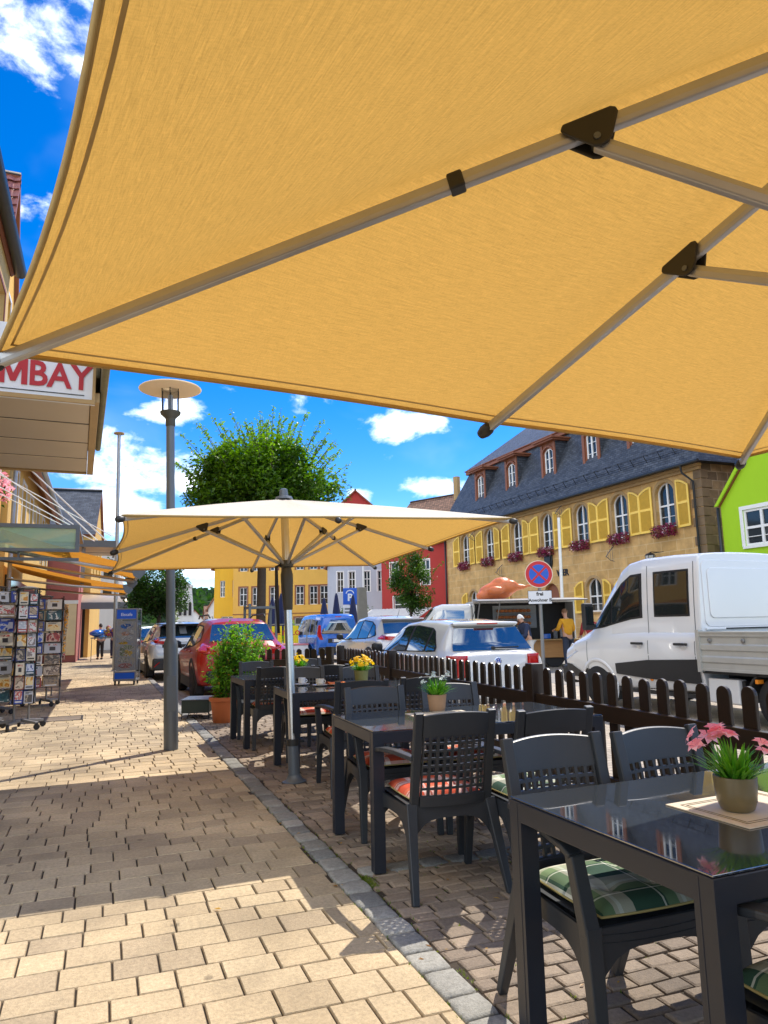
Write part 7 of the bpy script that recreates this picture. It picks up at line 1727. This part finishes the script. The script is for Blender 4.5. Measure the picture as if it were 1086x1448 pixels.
inks = [blotchmat('postcard_print', c, s_, .45) for c, s_ in (([(.03, .1, .12), (.05, .14, .16), (.7, .7, .66), (.03, .08, .1)], 7), ([(.75, .42, .03), (.6, .25, .02), (.8, .62, .3), (.55, .5, .4)], 9), ([(.72, .68, .62), (.5, .12, .1), (.68, .64, .58), (.25, .2, .18)], 10), ([(.5, .38, .26), (.62, .5, .36), (.2, .14, .1), (.4, .3, .2)], 8),
        ([(.03, .06, .4), (.05, .12, .55), (.6, .62, .7), (.02, .04, .25)], 6), ([(.62, .62, .62), (.45, .47, .5), (.7, .68, .66), (.3, .3, .34)], 9), ([(.3, .03, .03), (.45, .08, .05), (.6, .4, .3), (.2, .02, .02)], 8), ([(.16, .12, .09), (.3, .22, .14), (.1, .08, .06), (.45, .36, .25)], 7))]
papers = [mat('card_paper', c, .5, 0, .06, 20) for c in ((.72, .7, .66), (.66, .58, .44), (.5, .5, .52), (.02, .06, .075), (.62, .36, .03), (.05, .04, .035), (.03, .06, .3), (.4, .07, .05), (.34, .25, .16))]
def card_stand(label, x, y, rz, h, wdt, nrow, sides, hang=False):
    t = thing('card_stand', label, 'card stand', (x, y, 0), rz, 'rolling card stands on the pavement')
    q = MB(); q.tube([(-.09, 0, .1), (-.09, 0, h)], .016, 8); q.tube([(.09, 0, .1), (.09, 0, h)], .016, 8); q.build('post', K['steel'], t)
    for k in range(5):
        a = 2 * PI * k / 5 + .3; c, s_ = math.cos(a), math.sin(a); q = MB(); q.bar((0, 0, .12), (c * .3, s_ * .3, .09), .05, .035); q.build('base_arm', K['steel'], t, bevel=.005)
        q = MB(); q.lathe([(.035, -.02), (.042, 0), (.035, .02)], 14, (c * .3, s_ * .3, .042), M=Matrix.Rotation(PI / 2, 3, 'Y') if k % 2 else Matrix.Rotation(PI / 2, 3, 'X')); q.bx(c * .3 - .018, c * .3 + .018, s_ * .3 - .018, s_ * .3 + .018, .05, .09); q.build('caster', K['black'], t)
    z0 = .34; ph = (h - z0) / nrow
    for sd_ in range(sides):
        a = 2 * PI * sd_ / sides; c, s_ = math.cos(a), math.sin(a); F = lambda u, d, z: (c * u + s_ * d, s_ * u - c * d, z); dist = wdt / 2 / math.tan(PI / sides) if sides > 2 else .05
        q = MB()
        for u in (-wdt / 2, wdt / 2): q.tube([F(u, dist + .01, z0), F(u, dist + .01, h)], .006, 6)
        for k in range(nrow + 1): q.tube([F(-wdt / 2, dist + .03, z0 + k * ph * .97), F(wdt / 2, dist + .03, z0 + k * ph * .97)], .005, 6)
        q.build('rack', K['black'], t)
        for k in range(nrow):
            ncol = 1 if wdt < .25 else 2
            for cI in range(ncol):
                cw = wdt / ncol * rnd.uniform(.82, .97); u0 = -wdt / 2 + (cI + .5) * wdt / ncol; za = z0 + k * ph * .97 + .01; zb = za + ph * rnd.uniform(.78, .93); q = MB(); tl = rnd.uniform(.01, .04)
                def panel(a, b, c, d, e0, e1, m_=0): q.prism([(u0 + cw * (a - .5), c), (u0 + cw * (b - .5), c), (u0 + cw * (b - .5), d), (u0 + cw * (a - .5), d)], lambda u, v, d_: F(u, dist + .022 - tl * v + d_, lerp(za, zb, v)), e0, e1, m_)
                panel(0, 1, 0, 1, 0, .006)
                kind = rnd.random()
                if kind < .45: panel(.08, .92, .3, .94, .006, .0075, 1); panel(.12, .88, .1, .2, .006, .0075, 2)
                elif kind < .7:
                    panel(.1, .9, .08, .72, .006, .0075, 1)
                    for z_ in (.8, .88): panel(.15, rnd.uniform(.5, .85), z_, z_ + .045, .006, .0075, 2)
                elif kind < .88:
                    panel(.32, .68, .25, .6, .006, .0075, 2); panel(.2, .8, .72, .86, .006, .0075, 1)
                else: panel(.04, .96, .04, .96, .006, .0075, 1)
                pm_ = rnd.choice(papers); q.build('card', [pm_, rnd.choice(inks), papers[0] if pm_ in papers[3:] else papers[5]], t)
    q = MB(); q.lathe([(.12, h - .01), (.14, h + .01), (.05, h + .03)], 16); q.build('top_cap', K['steel'], t)
    return t
card_stand('tall grey rolling card stand nearest the camera, full of postcards and tin signs', -.99, 11.2, .18, 1.92, .25, 8, 4)
card_stand('rolling card stand at the left photo edge stuffed with booklets and blue bags', -1.5, 11.55, .5, 1.75, .5, 7, 4)
card_stand('brown rolling card stand standing behind the nearest one', -.98, 14.4, .1, 1.94, .56, 8, 4)
card_stand('slim card stand hung with prints beside the shop wall', -1.62, 13.3, .8, 2.05, .5, 8, 4)
# scarves on a rail
t = thing('scarf_rail', 'rail of turquoise, red and blue scarves hanging beyond the brown card stand', 'clothes rail', (-.82, 15.9, 0), .2)
q = MB(); q.tube([(0, -.5, 0), (0, -.5, 1.85), (0, .5, 1.85), (0, .5, 0)], .015, 8); q.build('frame', K['steel'], t)
for k in range(9):
    c = rnd.choice(((.02, .35, .4), (.4, .03, .06), (.03, .08, .4), (.6, .3, .03), (.5, .48, .45), (.05, .3, .5))); y = -.42 + k * .105; q = MB(); z1 = 1.84; z0 = rnd.uniform(.55, 1.1)
    q.grid([[(.025 + .02 * math.sin(6 * v + k) + (.06 if j in (0,) else .0), y - .05 + .1 * j / 5 + .012 * math.sin(9 * v), lerp(z1, z0, v)) for j in range(6)] for v in [i / 14 for i in range(15)]]); q.build('scarf', blotchmat('scarf_print', [c, tuple(min(1, x * 1.6) for x in c), (.55, .5, .4), tuple(x * .5 for x in c)], 12, .9), t, smooth=True, solid=.006)
t = thing('shop_figures', 'colourful blue and red toys on a stand in front of the dark cafe', 'toy stand', (.1, 33.5, 0))
q = MB(); q.tube([(-.5, 0, 0), (-.5, 0, 1.0), (.6, 0, 1.0), (.6, 0, 0)], .02, 6); q.bx(-.55, .65, -.2, .2, .96, 1.0); q.build('table', K['steel'], t)
q = MB(); q.lathe([(.05, 1.0), (.3, 1.1), (.32, 1.2), (.1, 1.32)], 14, (-.3, 0, .02)); q.build('toy', K['p_blue'], t, smooth=True)
q = MB()
for _ in range(14): q.lathe([(.02, -.1), (.1, -.05), (.1, .05), (.02, .1)], 8, (rnd.uniform(.0, .6), rnd.uniform(-.15, .15), rnd.uniform(1.1, 1.45)))
q.build('balls', blotchmat('toy_print', [(.1, .02, .25), (.4, .03, .1), (.5, .3, .02), (.05, .05, .3)], 4), t, smooth=True)

# ------------------------------------------------------------------ trees
def tree(name, label, base, trunk_h, cen, rad, nclump, nleaf, size, mats, shoots=0, trunk_r=.13, group=None, flat=False):
    t = thing(name, label, 'tree', base, 0, group); tb = MB(); cen = V(cen)
    top = V((cen.x * .5, cen.y * .5, cen.z - rad[2] * .3))
    tb.tube([(0, 0, 0), (.02, .01, .1), (top.x * .3, top.y * .3, trunk_h * .5), (top.x * .7, top.y * .7, trunk_h), tuple(top)], [trunk_r * 1.35, trunk_r, trunk_r * .85, trunk_r * .75, trunk_r * .4], 12)
    lf = MB(); clumps = []
    for k in range(nclump):
        while True:
            p = V((rnd.uniform(-1, 1), rnd.uniform(-1, 1), rnd.uniform(-1, 1)))
            if (p.length < 1 and p.length > .35): break
        if flat: p.z = math.copysign(abs(p.z) ** .8, p.z)
        c = cen + V((p.x * rad[0], p.y * rad[1], p.z * rad[2])) * rnd.uniform(.8, 1.02); clumps.append((c, rnd.uniform(.7, 1.3)))
        if k % 2 == 0: m_ = top.lerp(c, .5) + V((rnd.gauss(0, .1), rnd.gauss(0, .1), .1)); tb.tube([tuple(V((top.x, top.y, trunk_h * .95)).lerp(top, rnd.random())), tuple(m_), tuple(c)], [trunk_r * .35, trunk_r * .2, .012], 6)
    for c, k in clumps:
        sz = min(rad) * .34 * k; tone = rnd.gauss(0, .12)
        for i in range(nleaf):
            d = V((rnd.gauss(0, 1), rnd.gauss(0, 1), rnd.gauss(0, .75))); d = d.normalized() * sz * rnd.random() ** .4 if d.length > 0 else d
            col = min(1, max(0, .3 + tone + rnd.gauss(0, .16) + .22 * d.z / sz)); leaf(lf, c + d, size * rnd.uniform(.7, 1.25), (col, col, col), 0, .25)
    for k in range(shoots):
        a = rnd.uniform(0, 2 * PI); r_ = rnd.random() ** .5 * .97; p0 = cen + V((math.cos(a) * r_ * rad[0], math.sin(a) * r_ * rad[1], rad[2] * math.sqrt(max(0, 1 - r_ * r_)) * .85))
        d = V((math.cos(a) * r_ * .75, math.sin(a) * r_ * .5, 1 - .45 * r_ * r_)).normalized(); ln = rnd.uniform(.45, 1.15); q = p0 + d * ln * .5; e = p0 + d * ln + V((math.cos(a), math.sin(a), 0)) * .1
        tb.tube([tuple(p0), tuple(q), tuple(e)], [.012, .008, .003], 4)
        for i in range(int(46 * ln)):
            u = rnd.random(); c = p0.lerp(q, u * 2) if u < .5 else q.lerp(e, u * 2 - 1); col = min(1, max(0, .55 + .3 * u + rnd.gauss(0, .15)))
            leaf(lf, c + V((rnd.gauss(0, 1), rnd.gauss(0, 1), rnd.gauss(0, 1))) * .05 * (1.2 - u), size * rnd.uniform(.6, 1.0), (col, col, col))
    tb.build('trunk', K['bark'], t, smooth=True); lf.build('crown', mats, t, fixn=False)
K['leaf_linden'] = leafmat('linden_leaf', (.03, .085, .008), (.2, .38, .028), .48)
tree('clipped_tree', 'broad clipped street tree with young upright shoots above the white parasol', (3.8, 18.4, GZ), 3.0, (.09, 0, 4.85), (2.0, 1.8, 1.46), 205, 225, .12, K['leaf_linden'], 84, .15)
tree('street_tree', 'dark dense street tree beyond the lamp post on the left', (2.1, 30, GZ), 1.9, (0, 0, 3.0), (1.3, 1.3, 1.25), 60, 170, .12, K['leaf'], 14, .1)
tree('young_tree', 'small loose green street tree in front of the deep red house', (17.5, 40, GZ), 1.8, (.05, 0, 3.9), (1.45, 1.4, 2.0), 62, 130, .15, K['leafbright2'] if 'leafbright2' in K else K.setdefault('leafbright2', leafmat('maple_leaf', (.02, .075, .006), (.1, .2, .012), .4)), 22, .09)
def bush(label, base, rad, n, size, m_):
    t = thing('round_bush', label, 'bush', base); tb = MB(); lf = MB()
    for k in range(9): a = 2 * PI * k / 9; tb.tube([(0, 0, 0), (math.cos(a) * rad[0] * .5, math.sin(a) * rad[1] * .5, rad[2])], [.02, .006], 5)
    for _ in range(n):
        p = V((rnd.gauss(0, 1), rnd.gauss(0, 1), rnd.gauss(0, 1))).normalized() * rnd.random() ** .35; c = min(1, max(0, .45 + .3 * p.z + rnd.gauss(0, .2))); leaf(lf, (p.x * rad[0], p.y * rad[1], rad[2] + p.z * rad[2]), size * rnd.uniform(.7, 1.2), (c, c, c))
    tb.build('stem', K['bark'], t); lf.build('foliage', m_, t, fixn=False)
bush('bright yellow green bush between the display case and the silver car', (1.55, 31.5, GZ), (.75, .6, .75), 1500, .12, K['leafyel'])
bush('rounded green bush beside the left flank of the blue van', (9.6, 40, GZ), (1.0, .8, .95), 1500, .14, K['leafbright'])
bush('low green shrub at the pale blue house left of the parking sign', (19.6, 56, GZ), (2.2, .8, 1.6), 2200, .2, K['leaf'])
bush('low green shrub at the foot of the small tree before the red house', (17.6, 38.5, GZ), (.9, .6, .5), 1200, .12, K['leafbright'])
bush('tall narrow lime green bush beside the white chapel on the left', (2.9, 33, GZ), (.22, .22, 1.3), 1100, .12, K['leafyel'])
